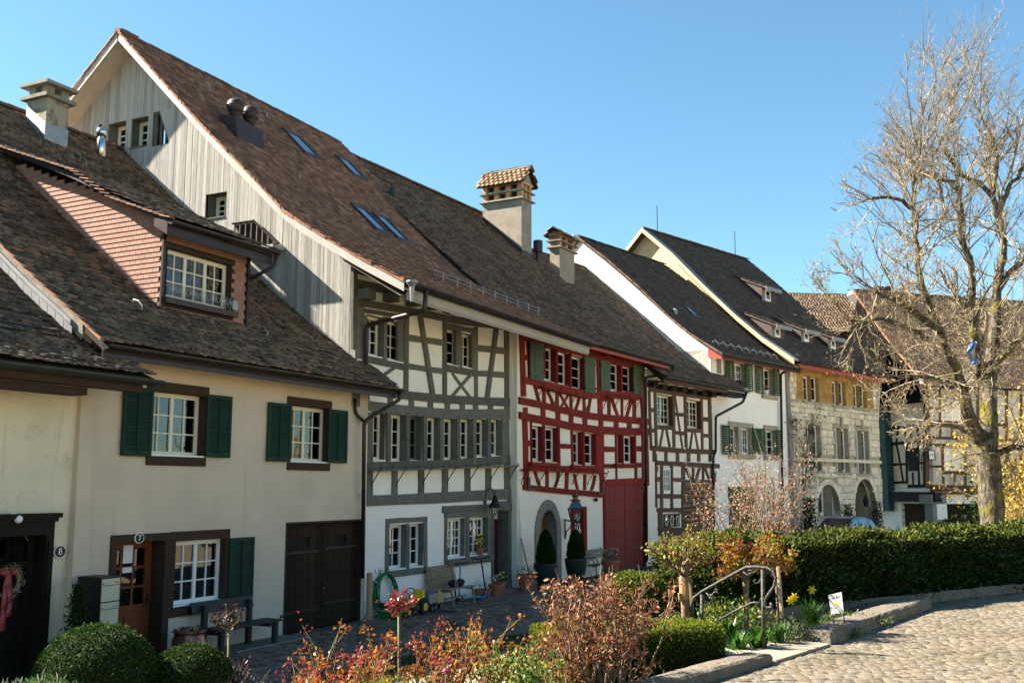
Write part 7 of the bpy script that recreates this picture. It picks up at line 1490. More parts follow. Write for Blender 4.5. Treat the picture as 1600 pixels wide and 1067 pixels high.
def ball_bush(c, r, n, label, size=.026, mats=('box_leaf', 'box_light'), group=None, sq=.92):
    t = thing('boxwood_ball', (c[0], c[1], gh(c[0], c[1])), label, 'shrub', group)
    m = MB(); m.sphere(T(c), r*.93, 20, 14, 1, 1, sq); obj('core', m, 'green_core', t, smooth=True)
    d = RNG.normal(size=(n, 3)); d /= np.linalg.norm(d, axis=1)[:, None]; rr = r*(1+RNG.normal(size=n)*.022+.03*np.sin(d[:, 0]*7+c[0])*np.sin(d[:, 2]*6)); P_ = np.array(c)+d*rr[:, None]*np.array([1, 1, sq])
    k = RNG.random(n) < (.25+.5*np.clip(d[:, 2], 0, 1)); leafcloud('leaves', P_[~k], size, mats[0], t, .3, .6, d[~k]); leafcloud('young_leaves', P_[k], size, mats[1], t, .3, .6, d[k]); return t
def box_hedge(name, a, b, depth, z0, z1, side, n, size, mats, label, frac_top=.8, wob=.03, cat='hedge', leafup=.3, tipn=.3):
    a, b = Vector(a), Vector(b); d = (b-a).normalized(); L = (b-a).length; nr = Vector((-d.y, d.x, 0))*side
    t = thing(name, (a.x, a.y, z0), label, cat); m = MB(); e = size*1.1
    c0, c1 = a+d*e+nr*e, b-d*e+nr*e; dd = nr*(depth-2*e)
    # core follows a gently uneven grid on its top
    nn = 30; vs = []; fs = []
    for i in range(nn+1):
        p = c0.lerp(c1, i/nn); zt = z1-e+wob*math.sin(i*1.7)
        vs += [(p.x, p.y, z0), (p.x, p.y, zt), (p.x+dd.x, p.y+dd.y, zt), (p.x+dd.x, p.y+dd.y, z0)]
    for i in range(nn):
        o = i*4; fs += [(o, o+4, o+5, o+1), (o+1, o+5, o+6, o+2), (o+2, o+6, o+7, o+3)]
    fs += [(0, 1, 2, 3), (nn*4+3, nn*4+2, nn*4+1, nn*4)]
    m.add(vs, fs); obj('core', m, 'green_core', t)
    H = z1-z0; areas = np.array([L*H, L*depth, depth*H, depth*H, L*H*.3]); cnt = (areas/areas.sum()*n).astype(int)
    Ps, Ns = [], []
    for f, k in enumerate(cnt):
        u, v = RNG.random(k), RNG.random(k); o = RNG.normal(size=k)*wob*.5
        al = np.array([a.x, a.y, 0.]); D_ = np.array([d.x, d.y, 0]); N_ = np.array([nr.x, nr.y, 0]); Z_ = np.array([0, 0, 1.])
        if f == 0: P_ = al+D_*(u*L)[:, None]+Z_*(z0+v*H)[:, None]-N_*o[:, None]; nn_ = -N_
        elif f == 1: P_ = al+D_*(u*L)[:, None]+N_*(v*depth)[:, None]+Z_*(z1+o)[:, None]; nn_ = Z_
        elif f == 2: P_ = al+N_*(u*depth)[:, None]+Z_*(z0+v*H)[:, None]-D_*o[:, None]; nn_ = -D_
        elif f == 3: P_ = al+D_*L+N_*(u*depth)[:, None]+Z_*(z0+v*H)[:, None]+D_*o[:, None]; nn_ = D_
        else: P_ = al+N_*depth+D_*(u*L)[:, None]+Z_*(z0+H*.7+v*H*.3)[:, None]; nn_ = N_
        w = wob*(np.sin(P_[:, 0]*3.1+P_[:, 2]*5)+np.sin(P_[:, 1]*4.3+P_[:, 0]*2.2+P_[:, 2]*3))*.8+np.maximum(0, RNG.normal(size=k))*wob*.5
        P_ = P_+nn_*w[:, None]; Ps.append(P_); Ns.append(np.tile(nn_, (k, 1)))
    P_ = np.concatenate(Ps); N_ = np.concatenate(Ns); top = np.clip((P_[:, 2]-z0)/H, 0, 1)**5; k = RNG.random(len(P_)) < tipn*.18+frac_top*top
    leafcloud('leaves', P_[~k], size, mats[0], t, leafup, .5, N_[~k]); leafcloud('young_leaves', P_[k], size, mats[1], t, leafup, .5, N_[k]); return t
# ================================================================ hedges and box
zh = ZP
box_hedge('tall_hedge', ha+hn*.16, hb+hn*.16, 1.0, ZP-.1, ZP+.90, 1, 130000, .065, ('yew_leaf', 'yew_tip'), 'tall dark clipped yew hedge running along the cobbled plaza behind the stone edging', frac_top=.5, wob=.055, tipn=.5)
box_hedge('tall_hedge', Vector((1.85, 13.2, 0)), Vector((2.75, 13.05, 0)), .8, .9, ZP+.58, 1, 16000, .05, ('yew_leaf', 'yew_tip'), 'short darker hedge end behind the knotty rose trees, left of the long hedge', frac_top=.3, wob=.06, tipn=.3)
q0_, q1_ = at_y(1129, 974, 10.1), at_y(870, 990, 9.6)
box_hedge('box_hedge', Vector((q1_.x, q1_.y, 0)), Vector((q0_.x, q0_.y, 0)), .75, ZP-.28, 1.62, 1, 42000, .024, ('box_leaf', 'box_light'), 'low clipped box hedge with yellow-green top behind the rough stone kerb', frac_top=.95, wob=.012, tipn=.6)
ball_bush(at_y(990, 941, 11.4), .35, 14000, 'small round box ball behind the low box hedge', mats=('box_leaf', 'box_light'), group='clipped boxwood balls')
ball_bush(at_y(150, 1062, 10), .54, 22000, 'largest round box ball in front of the letter boxes, bottom left', group='clipped boxwood balls', mats=('box_leaf', 'box_leaf'))
ball_bush(at_y(298, 1066, 10.4), .39, 13000, 'medium round box ball in shade in front of the copper planter', group='clipped boxwood balls', mats=('box_leaf', 'box_leaf'))
# ================================================================ shrubs
def shrub(name, u, y, vtop, w, stems, label, leafm, lsize, nleaf, sm='bark_shrub', lev=2, lean=.35, r=.012, spread=.04, cat='shrub', kids=(2, 4), wob=.22, up=.08, zb=None, group=None, asp=.5, kl=.5, ang=.6, cover=1.0):
    b = at_y(u, 900, y); z0 = gh(b.x, b.y) if zb is None else zb; ztop = at_y(u, vtop, y).z; H = ztop-z0
    t = thing(name, (b.x, b.y, z0), label, cat, group); segs, tips = [], []
    for i in range(stems):
        a = random.uniform(0, 6.28); rr = random.uniform(0, .3)*w; p = Vector((b.x+rr*math.cos(a), b.y+rr*math.sin(a), z0-.05)); d = Vector((math.cos(a)*lean*random.uniform(.2, 1), math.sin(a)*lean*random.uniform(.2, 1), 1))
        grow(p, d, H*random.uniform(.5, .82), r, lev, segs, tips, 5, wob, up, kids, .6, kl, ang, .0022)
    tips = [q for q in tips if q[0].z < ztop+.05]
    segs_obj('stems', segs, sm, t, 4)
    lm = leafm if isinstance(leafm, (list, tuple)) else [leafm]; k = len(lm)
    for i, mm in enumerate(lm): leafcloud('leaves', leaves_at(tips[i::k], nleaf, spread), lsize, mm, t, .25, asp)
    if cover > 1:
        pass
    return t
shrub('tree_peony', 940, 8.6, 905, 1.0, 26, 'bushy tree peony with bronze-pink young leaves on brown stems, centre foreground', ['leaf_bronze', 'leaf_pink', 'leaf_bronze'], .044, 10, lev=2, lean=.5, r=.013, spread=.03, kids=(2, 4), up=.1, asp=.42)
shrub('tree_peony', 868, 8.7, 960, .6, 12, 'lower left side shoots of bronze peony leaves beside the tall bronze bush', ['leaf_pink', 'leaf_bronze'], .042, 10, lev=2, lean=.55, r=.011, spread=.035)
rg2 = 'rose bushes with orange shoots along the bottom of the picture'
for i, (u, y, vt, w, ns, lm, lab) in enumerate(((560, 8.3, 985, .5, 11, ['leaf_orange', 'leaf_red', 'leaf_orange'], 'orange-leaved rose bush directly below the tall garage gate'),
        (690, 8.5, 975, .5, 12, ['leaf_orange', 'leaf_orange', 'leaf_red'], 'orange and red rose bush right of the slender standard rose'),
        (625, 7.8, 1012, .5, 10, ['leaf_orange', 'leaf_yellowgreen', 'leaf_red'], 'low rose bush with yellow and orange leaves around the standard rose stem'),
        (775, 8.9, 955, .35, 9, ['leaf_orange', 'leaf_bronze'], 'upright rose shoots with orange leaves rising left of the bronze peony'),
        (475, 8.0, 1022, .35, 7, ['leaf_red', 'leaf_orange'], 'small red-tipped rose bush furthest left in the bottom row'),
        (815, 7.9, 1002, .5, 14, ['leaf_yellowgreen', 'leaf_green'], 'yellow-green rose bush in the bottom row below the bronze peony'),
        (730, 7.7, 1030, .4, 8, ['leaf_red', 'leaf_yellowgreen', 'leaf_orange'], 'short mixed red and green rose bush at the bottom edge'))):
    shrub('rose_bush', u, y, vt, w, int(ns*1.6), lab, lm, .036, 11, 'stem_green', lev=1, lean=.45, r=.0085, spread=.028, group=rg2, kids=(3, 5), asp=.6, up=.05)
for u, y, vt, lab in ((395, 10.5, 1010, 'dark red-leaved low bush in shade beside the slender standard tree'), (860, 9.2, 985, None)):
    if lab: shrub('barberry_bush', u, y, vt, .5, 9, lab, 'leaf_darkred', .04, 8, lev=1, lean=.5, r=.008, spread=.05, kids=(3, 5))
def standard(name, u, y, vbase_z, vcrown, vtop, r, label, leafm, lsize, nl, stemr=.013, nb=7, stake=False, sm='bark_shrub', lev=2, group=None, spread=.03, kl=.55, flat=1.0):
    b = at_y(u, 900, y); z0 = gh(b.x, b.y); zc = at_y(u, vcrown, y).z; t = thing(name, (b.x, b.y, z0), label, 'small tree', group); pts = [Vector((b.x, b.y, z0-.05)), Vector((b.x+.01, b.y, (z0+zc)/2)), Vector((b.x, b.y, zc))]
    m = MB(); m.tube(pts, [stemr*1.25, stemr*1.1, stemr], 8); obj('trunk', m, sm, t, smooth=True); segs, tips = [], []
    H = at_y(u, vtop, y).z-zc
    for i in range(nb):
        a = 6.28*i/nb+random.uniform(-.3, .3); d = Vector((math.cos(a), math.sin(a), flat*random.uniform(.5, 1.4))); grow(pts[-1]+Vector((0, 0, random.uniform(-.03, .02))), d, r*.72, stemr*.62, lev, segs, tips, 4, .35, .12, (2, 3), .62, kl, .7, .0022)
    segs_obj('branches', segs, sm, t, 5); lm = leafm if isinstance(leafm, (list, tuple)) else [leafm]
    for i, mm in enumerate(lm): leafcloud('leaves', leaves_at(tips[i::len(lm)], nl, spread), lsize, mm, t, .3, .6)
    return t, pts
standard('standard_rose', 624, 8.5, 0, 958, 925, .15, 'slender standard rose with a small tuft of bright red leaves', 'leaf_red', .04, 11, .010, 6, sm='stem_green', lev=1)
standard('standard_rose', 361, 11.0, 0, 985, 938, .27, 'slender standard tree with dark purple-red leaves in front of the black bench', 'leaf_darkred', .04, 10, .014, 7, lev=1, sm='stem_green')
tr1, p1 = standard('knotty_rose_tree', 1068, 12.2, 0, 898, 815, .5, 'knotty small tree with burlap-wrapped trunk and yellow-green leaves', ['leaf_yellowgreen', 'leaf_yellowgreen', 'leaf_bronze'], .042, 7, .042, 8, lev=3, spread=.035, kl=.6)
tr2, p2 = standard('knotty_rose_tree', 1163, 11.9, 0, 903, 818, .42, 'knotty small tree with slim pale trunk and orange-green leaves behind the iron handrail', ['leaf_orange', 'leaf_yellowgreen', 'leaf_orange'], .042, 7, .026, 8, lev=3, spread=.035, kl=.6)
tr3, p3 = standard('knotty_rose_tree', 1212, 12.3, 0, 900, 838, .36, 'small orange-leaved tree against the hedge, right of the iron handrail', ['leaf_orange', 'leaf_yellowgreen'], .042, 6, .014, 6, lev=3, spread=.04, kl=.6)
m = MB(); c = Vector(p1[-1]); m.tube([c+Vector((.0, 0, -.28)), c+Vector((.01, 0, -.15)), c+Vector((0, 0, -.02))], [.055, .062, .058], 10); m.tube([c+Vector((-.05, -.03, -.3)), c+Vector((-.06, -.04, -.2))], .018, 5); t = obj('burlap_wrap', m, 'burlap', tr1)
def stake(u, v0, v1, y, du=0):
    a, b = at_y(u, v0, y), at_y(u+du, v1, y); m = MB(); m.tube([a, b], .022, 6); return m
m = stake(1216, 885, 965, 11.6, 6); obj('wooden_stake', m, 'wood_pale', None, label='slanting wooden stake supporting the small tree right of the handrail', cat='stake'); m = stake(1078, 900, 955, 12.1, 4); obj('wooden_stake', m, 'stem_green', None, label='greenish wooden stake beside the burlap-wrapped trunk', cat='stake'); m = stake(1168, 905, 1000, 11.8, -3); obj('wooden_stake', m, 'stem_green', None, label='upright greenish stake tied to the slim trunk behind the handrail', cat='stake')
m = MB(); 
# pink blossom shrub behind the hedge
shrub('blossom_shrub', 1192, 20.0, 705, .7, 18, 'airy shrub covered in pale pink blossom between the white and the stone house', ['blossom', 'blossom', 'blossom', 'twig'], .045, 15, lev=2, lean=.2, r=.02, spread=.10, kids=(3, 5), kl=.5, up=.1, cat='shrub', zb=.3)
# herbs and perennials in the sunny bed
def tuft(name, u, v, y, n, L, mat, label, cat, wdt=.01, lean=.5, group=None, zoff=0, bend=.35):
    b = at_y(u, v, y); z0 = b.z+zoff; t = MB(); nm = []
    for i in range(n):
        a = random.uniform(0, 6.28); le = random.uniform(.1, lean); d = Vector((math.cos(a)*le, math.sin(a)*le, 1)).normalized(); s = d.cross(Vector((0, 0, 1))).normalized() if d.z < .999 else Vector((1, 0, 0)); l = L*random.uniform(.6, 1); p = Vector((b.x, b.y, z0))+Vector((random.uniform(-.06, .06), random.uniform(-.06, .06), 0))
        q = p+d*l*.55; e = q+(d+Vector((math.cos(a)*bend, math.sin(a)*bend, -.15))).normalized()*l*.45; w = wdt*random.uniform(.7, 1.2)
        t.quad(p-s*w*.6, p+s*w*.6, q+s*w, q-s*w); t.quad(q-s*w, q+s*w, e)
    return t, b
def tuft_thing(name, u, v, y, n, L, mat, label, cat='plant', **kw): mb, b = tuft(name, u, v, y, n, L, mat, label, cat, **kw); return obj(name, mb, mat, None, label=label, cat=cat, fix=False)
da = thing('daffodil_clump', at_y(1268, 972, 12.3), 'clump of upright daffodil leaves with three yellow blooms beside the small sign', 'flowers')
mb, b = tuft('x', 1268, 978, 12.3, 90, .42, 0, '', '', wdt=.008, lean=.55); obj('leaves', mb, 'leaf_green', da, fix=False, kind='stuff')
for u, v in ((1268, 921), (1241, 932), (1235, 938)):
    c = at_y(u, v, 12.2); m = MB()
    for k in range(6): a = k*1.047; m.add([c, c+Vector((math.cos(a-.4)*.035, -.01, math.sin(a-.4)*.035)), c+Vector((math.cos(a)*.06, -.015, math.sin(a)*.06)), c+Vector((math.cos(a+.4)*.035, -.01, math.sin(a+.4)*.035))], [(0, 1, 2, 3)])
    m.lathe(T(c) @ Matrix.Rotation(math.pi/2, 4, 'X'), [(.012, 0), (.018, .03), (.026, .045)], 8); fl = obj('bloom', m, 'daffodil', da, fix=False); m = MB(); m.tube([c, at_y(1266, 965, 12.3)], .005, 4); obj('stalk', m, 'leaf_green', da)
for u, v, y, n, L, mt, lab, kw in ((1150, 1022, 10.9, 40, .3, 'leaf_green', 'broad green leaves sprouting behind the kerb beside the handrail post', dict(wdt=.03, lean=.9)), (1185, 1015, 11.0, 40, .34, 'leaf_green', 'broad green leaves at the foot of the iron handrail post', dict(wdt=.03, lean=.8)), (1215, 1005, 11.3, 40, .3, 'leaf_green', 'green bulb leaves right of the iron handrail post', dict(wdt=.022, lean=.7)),
        (1135, 1000, 11.4, 60, .3, 'leaf_green', 'green leaves behind the end of the low box hedge', dict(wdt=.02, lean=.7))):
    tuft_thing('bulb_plant', u, v, y, n, L, mt, lab, **kw)
def mound(name, u, v, y, r, h, n, size, mats, label, cat='plant', asp=.4):
    b = at_y(u, v, y); t = thing(name, (b.x, b.y, b.z-h), label, cat); P_ = RNG.normal(size=(n, 3)); P_ /= np.linalg.norm(P_, axis=1)[:, None]; P_[:, 2] = np.abs(P_[:, 2]); rad = RNG.uniform(.45, 1, n)**.5; P_ = P_*rad[:, None]*np.array([r, r*.8, h])*(1+RNG.normal(size=(n, 1))*.1)+np.array([b.x, b.y, b.z-h])
    for i, mm in enumerate(mats): leafcloud('leaves', P_[i::len(mats)], size, mm, t, 1.0, asp)
    segs = [(Vector((b.x+random.uniform(-r, r)*.4, b.y, b.z-h)), Vector(P_[random.randrange(n)]), .004, .002) for _ in range(60)]; segs_obj('stems', segs, 'twig', t, 3); return t
mound('lavender_bush', 1235, 965, 11.6, .33, .34, 2600, .045, ('leaf_silver', 'leaf_silver', 'yew_tip'), 'silvery grey-green lavender bush between the handrail and the granite kerb', asp=.22)
mound('hydrangea_bush', 1122, 935, 11.8, .3, .42, 700, .06, ('leaf_yellowgreen', 'leaf_green'), 'fresh light green leafy bush behind the curled lower end of the handrail')
mound('hydrangea_bush', 1165, 940, 12.6, .4, .45, 900, .06, ('leaf_yellowgreen', 'leaf_green'), 'fresh light green leafy bush between the two knotty trees')
mound('low_bush', 1045, 955, 12.6, .3, .3, 500, .05, ('leaf_yellowgreen', 'leaf_silver'), 'small pale bush at the foot of the burlap-wrapped tree')
mound('ground_cover', 1330, 958, 12.9, .5, .10, 1000, .04, ('leaf_green', 'yew_tip', 'leaf_silver'), 'low ground cover along the granite kerb behind the sign', cat='ground cover')
mound('ground_cover', 1300, 975, 12.0, .35, .12, 800, .04, ('yew_tip', 'leaf_green'), 'low yellowish ground cover between the daffodils and the granite kerb', cat='ground cover')
mound('ground_cover', 1185, 985, 11.5, .45, .2, 900, .05, ('leaf_green', 'leaf_yellowgreen', 'leaf_silver'), 'leafy ground cover around the upright stake behind the handrail', cat='ground cover')
mound('fern_plant', 60, 1062, 8.6, .35, .15, 500, .07, ('leaf_silver', 'leaf_green'), 'grey-green spiky plant at the bottom left corner', asp=.15)
tuft_thing('yellow_primrose', 215, 1066, 10.5, 30, .16, 'leaf_yellowgreen', 'small yellow-green plant at the bottom between the two large box balls', wdt=.03, lean=.9)
# low greenery filling the bed, one ground-cover object
P_ = []
for _ in range(9000):
    x, y = random.uniform(-4.5, 5), random.uniform(7.2, 18.5); d = sdf(x, y)
    if .25 < d < 7.5 and abs(x/y) < .52: P_.append((x, y, gh(x, y)+random.uniform(0, .1)))
leafcloud('bed_plants', P_, .07, 'grass', None, 1.2, .25); o = bpy.data.objects['bed_plants']; tag(o, 'low green shoots covering the soil of the garden bed', 'ground cover', kind='stuff')
P_ = []
for _ in range(14000):
    x, y = random.uniform(-3, 3.5), random.uniform(14.5, 21); d = sdf(x, y)
    if 6.2 < d < 8.5: P_.append((x, y, gh(x, y)+.0))
leafcloud('lawn', P_, .07, 'grass', None, 2.0, .2); tag(bpy.data.objects['lawn'], 'small patch of dark green lawn at the edge of the shaded street', 'lawn', kind='stuff')
# climbing plant on the stone house
segs, tips = [], []
for i in range(6):
    s, z = S.ksz(s10, 230+random.uniform(-30, 60), 780, .15); grow(S.P(s, .2, .15), Vector((random.uniform(-.1, .1), 0, 1)), 5.6, .03, 2, segs, tips, 6, .12, .02, (5, 8), .5, .25, .8, .006)
iv = thing('climbing_plant', S.P(1.2, 0, .2), 'bare dark climbing plant on the left of the stone house front', 'climber'); segs_obj('stems', segs, 'timber_dark', iv, 3); leafcloud('leaves', leaves_at(tips, 5, .12), .1, 'leaf_darkred', iv); leafcloud('green_leaves', [tuple(S.P(random.uniform(.9, 1.9), random.uniform(.2, 2.4), random.uniform(.1, .4))) for _ in range(900)], .12, 'yew_leaf', iv)
for u, s_, h, lab in ((1325, 6.9, 1.6, 'slim dark evergreen beside the porch of the stone house, left side'), (1371, 10.0, 1.7, 'slim dark evergreen beside the porch of the stone house, right side')):
    s_ = S.sz(u, 800, .8)[0]; t = thing('potted_evergreen', S.P(s_, 0, .8), lab, 'shrub'); leafcloud('foliage', [tuple(S.P(s_+random.gauss(0, .16), .5+random.random()*h, .8+random.gauss(0, .16))) for _ in range(900)], .1, 'yew_leaf', t); m = MB(); m.lathe(T(S.P(s_, 0, .8)), [(.2, 0), (.25, .5), (.2, .55)], 10); obj('pot', m, 'terracotta', t)

# ================================================================ handrail
P1b, P1t = at_z(1193, 1014.7, ZP), None; y1 = P1b.y; Pq = lambda u, v, y: at_y(u, v, y)
y2 = y1+.45; P2t = Pq(1096.7, 930, y2); zz2 = Pq(1096.7, 966, y2).z
hr = thing('handrail', P1b, 'wrought iron handrail with curled ends beside the garden steps', 'handrail'); kh = K(960, 760, 3.475)
def hp(x, y, d=None):
    u, v = kh(x, y); t = (1193-u)/(1193-1096.7); return Pq(u, v, y1+(y2-y1)*t)
m = MB(); m.tube([P1b-Vector((0, 0, .1)), hp(805, 450)], .021, 8); obj('post', m, 'iron_grey', hr, smooth=True); m = MB(); m.tube([hp(475, 1000)-Vector((0, 0, .1)), hp(475, 585)], .019, 8); obj('post', m, 'iron_grey', hr, smooth=True)
m = MB(); m.tube([hp(x, y) for x, y in ((432, 705), (420, 680), (418, 640), (432, 602), (475, 570), (560, 522), (640, 478), (715, 437), (770, 435), (830, 440), (862, 460), (877, 495), (868, 540), (840, 580), (820, 610), (816, 640), (830, 658), (852, 655), (856, 640), (845, 634))], .017, 8); obj('rail', m, 'iron_grey', hr, smooth=True)
m = MB(); m.tube([hp(x, y) for x, y in ((570, 722), (655, 675), (740, 632), (760, 628), (800, 634))], .012, 6); obj('lower_rail', m, 'iron_grey', hr, smooth=True)
for sc in (((798, 450), (800, 490), (785, 520), (765, 525), (757, 512), (768, 505)), ((700, 462), (720, 480), (745, 470), (745, 452), (730, 455)), ((485, 590), (485, 620), (500, 645), (520, 640), (515, 625)), ((500, 575), (520, 600), (545, 570), (560, 575), (560, 555), (545, 560)), ((515, 600), (530, 610), (535, 590), (520, 585))):
    m = MB(); m.tube([hp(*q) for q in sc], .009, 5); obj('scroll', m, 'iron_grey', hr, smooth=True)
# small sign
ks = K(1200, 760, 3.475); y = 12.0; q = [at_y(*ks(a, b), y+(.0 if a < 350 else -.08)) for a, b in ((327, 590), (398, 572), (411, 683), (345, 692))]
t = thing('garden_sign', (q[3]+q[2])/2, 'small tilted grey info sign with orange and grey print beside the daffodils', 'sign'); m = MB(); nrm = (q[1]-q[0]).cross(q[3]-q[0]).normalized(); nrm = nrm if nrm.y < 0 else -nrm; m.prism([p_-nrm*.012 for p_ in q], nrm*.012); obj('panel', m, 'sign_panel', t) if 'sign_panel' in MT else None
MT['sign_panel'] = mk('sign_panel', (.58, .57, .53), rough=.6); obj('panel', m, 'sign_panel', t)
def onp(a, b): return q[0]+(q[1]-q[0])*a+(q[3]-q[0])*b+nrm*.002
def bar(a0, a1, b0, b1, mt, nm): m = MB(); m.quad(onp(a0, b0), onp(a1, b0), onp(a1, b1), onp(a0, b1)); obj(nm, m, mt, t, fix=False)
ex = (q[1]-q[0]).normalized(); ez = -(q[3]-q[0]).normalized(); 
def ontext(s, a, b, size, mt): p_ = onp(a, b); M = Matrix(((ex.x, ez.x, nrm.x, p_.x), (ex.y, ez.y, nrm.y, p_.y), (ex.z, ez.z, nrm.z, p_.z), (0, 0, 0, 1))); text(s, M, size, mt, t, 'lettering', .0008)
bar(.55, .62, .13, .27, 'ink', 'emblem'); bar(.2, .46, .17, .19, 'ink', 'text_line'); bar(.2, .46, .22, .24, 'ink', 'text_line'); bar(.66, .9, .17, .19, 'ink', 'text_line'); bar(.66, .9, .22, .24, 'ink', 'text_line'); bar(.22, .52, .42, .60, 'gold', 'orange_print'); bar(.56, .88, .42, .60, 'gold', 'orange_print'); bar(.2, .9, .70, .72, 'ink', 'text_line'); bar(.3, .8, .76, .775, 'ink', 'text_line')
for a in (.1, .9): m = MB(); m.tube([onp(a, .9)-nrm*.02, onp(a, 1.0)-nrm*.02-Vector((0, 0, .25))], .008, 5); obj('leg', m, 'iron_grey', t)

# ================================================================ things along the houses
def bx(M, mb, x0, x1, y0, y1, z0, z1): return mb.hexa([M @ Vector(p) for p in ((x0, y0, z0), (x1, y0, z0), (x1, y1, z0), (x0, y1, z0), (x0, y0, z1), (x1, y0, z1), (x1, y1, z1), (x0, y1, z1))])
def part(parent, mat, nm, fn, **kw): mb = MB(); fn(mb); return obj(nm, mb, mat, parent, **kw)
# black plank bench
s0 = A.sz(303, 965, .2)[0]; s1 = A.sz(433, 985, .55)[0]; M = A.M(s0, 0, .12); L = s1-s0
t = thing('bench', A.P((s0+s1)/2, 0, .4), 'black wooden plank bench against the beige wall beside the garage gate', 'bench')
for i in range(3): part(t, 'wood_bench_dark', 'seat_plank', lambda mb: bx(M, mb, .1, L, .14+i*.14, .265+i*.14, .44, .48))
part(t, 'wood_bench_dark', 'backrest', lambda mb: mb.hexa([M @ Vector(p) for p in ((0, .02, .72), (L-.25, .02, .72), (L-.25, .055, .72), (0, .055, .72), (0, -.04, .92), (L-.25, -.04, .92), (L-.25, -.005, .92), (0, -.005, .92))]))
for x in (.22, L-.45): part(t, 'wood_bench_dark', 'leg', lambda mb: bx(M, mb, x, x+.09, .03, .12, 0, .86))
for x in (.22, L-.18): part(t, 'wood_bench_dark', 'leg', lambda mb: bx(M, mb, x, x+.09, .44, .53, 0, .44))
for x in (.22, L-.3): part(t, 'wood_bench_dark', 'rail', lambda mb: bx(M, mb, x+.01, x+.08, .12, .5, .36, .44))
m = MB(); m.wbox(A, s0+.6, A.sz(480, 998, .6)[0], .0, .045, 0.02, .66); obj('paving_slab', m, 'stone_step', None, label='long grey paving slab under the black bench', cat='slab'); m = MB(); m.wbox(A, s0+.6, A.sz(480, 998, .6)[0], .0, .05, .665, .70); obj('slab_edge', m, 'concrete', None, label='pale edge strip in front of the grey slab under the black bench', cat='kerb')
# copper planter
s, z = A.sz(293, 984, .55); c = A.P(s, 0, .6); t = thing('planter', c, 'round copper-coloured planter with orange and violet flowers beside the black bench', 'planter')
m = MB(); m.lathe(T(c), [(.14, z-.42), (.2, z-.38), (.285, z-.25), (.29, z-.17), (.25, z-.08), (.245, z-.05), (.285, z-.02), (.285, z), (.25, z)], 24); obj('bowl', m, 'copper_new', t, smooth=True); m = MB(); m.lathe(T(c), [(.16, 0), (.16, z-.4)], 16); obj('foot', m, 'pot_dark', t)
m = MB(); m.lathe(T(c), [(.25, z-.03), (.25, z-.02)], 16); obj('soil', m, 'soil', t)
for mt, cc in (('leaf_green', 60), ('orange_flower', 40), ('viola', 40)): leafcloud('leaves' if mt == 'leaf_green' else 'blossoms', [(c.x+random.uniform(-.2, .2), c.y+random.uniform(-.2, .2), z+random.uniform(-.02, .03)) for _ in range(cc)], .05, mt, t, .6, .9)
# letter boxes
d = .75; s0 = A.sz(156, 940, d)[0]; s1 = A.sz(186, 940, d)[0]; zt = A.sz(156, 902, d)[1]; t = thing('letter_boxes', A.P((s0+s1)/2, 0, d-.2), 'dark stand with three stacked cream letter boxes left of the brown front door', 'letter box')
m = MB(); m.wbox(A, s0, s1, 0, zt, d-.5, d); obj('case', m, 'mail_body', t)
for i in range(3):
    ztop = zt-.03-i*.36; m = MB(); m.wbox(A, s0+.015, s1-.015, ztop-.34, ztop, d+.0005, d+.012); f = obj('box_front', m, 'mail_box', t)
    m = MB(); m.wbox(A, s0+.02, s1-.02, ztop-.105, ztop-.095, d+.0125, d+.014); obj('flap_line', m, 'ink', f); m = MB(); m.wbox(A, s0+.03, s0+.045, ztop-.08, ztop-.06, d+.013, d+.02); obj('lock', m, 'iron', f); m = MB(); m.wbox(A, s1-.13, s1-.04, ztop-.075, ztop-.045, d+.013, d+.015); obj('name_plate', m, 'zinc', f)
    if i == 2: m = MB(); m.wbox(A, s0+.1, s0+.2, ztop-.09, ztop-.06, d+.013, d+.0155); obj('sticker', m, 'paper', f)
# conifer beside the letter boxes
s, z = A.sz(120, 915, .7); c = A.P(s, 0, .75); t = thing('small_conifer', c, 'small dark conifer between the dark door and the letter boxes', 'shrub'); leafcloud('foliage', [(c.x+random.gauss(0, .13)*(1.25-h), c.y+random.gauss(0, .13)*(1.25-h), z*h) for h in [random.uniform(.1, 1)for _ in range(2600)]], .06, 'yew_leaf', t, .8, .4); m = MB(); m.tube([c, c+Vector((0, 0, z*.6))], .03, 6); obj('trunk', m, 'bark_shrub', t)
# garden hose on the grey house wall
k5b = K(560, 820, 6.667); s, z = G.ksz(k5b, 280, 530, .12); zb_ = G.ksz(k5b, 260, 930, .15)[1]; t = thing('garden_hose', G.P(s, 0, .12), 'coiled bright green garden hose hanging on the white wall of the grey timbered house', 'hose')
m = MB(); 
for i in range(9):
    w = .38+random.uniform(-.06, .06); b = zb_+random.uniform(0, .25); dd = .08+i*.012; ox = random.uniform(-.05, .08); cz = (z+.05+b)/2; hh = (z+.08-b)/2
    pts = [G.P(s+ox*(1-math.cos(a))*.5+w*math.sin(a)*(1.15-.45*math.cos(a)), cz+hh*math.cos(a), dd+.02*math.sin(a*2)) for a in [q_*2*math.pi/22 for q_ in range(23)]]; m.tube(pts, .017, 6)
obj('coils', m, 'hose', t, smooth=True); m = MB(); m.tube([G.P(s-.1, z+.15, .05), G.P(s-.2, z-.5, .1), G.P(s-.33, z-1.2, .2), G.P(s-.1, .05, .3), G.P(s+.4, .12, .25)], .015, 6); obj('loose_end', m, 'hose', t, smooth=True)
m = MB(); m.tube([G.P(s-.5, z-.1, .03), G.P(s-.5, z-.1, .18), G.P(s-.42, z-.1, .2)], .02, 6); m.lathe(G.M(s-.55, z-.08, .12) @ Matrix.Rotation(-math.pi/2, 4, 'X'), [(.05, 0), (.05, .02)], 8); obj('tap', m, 'zinc', t); m = MB()
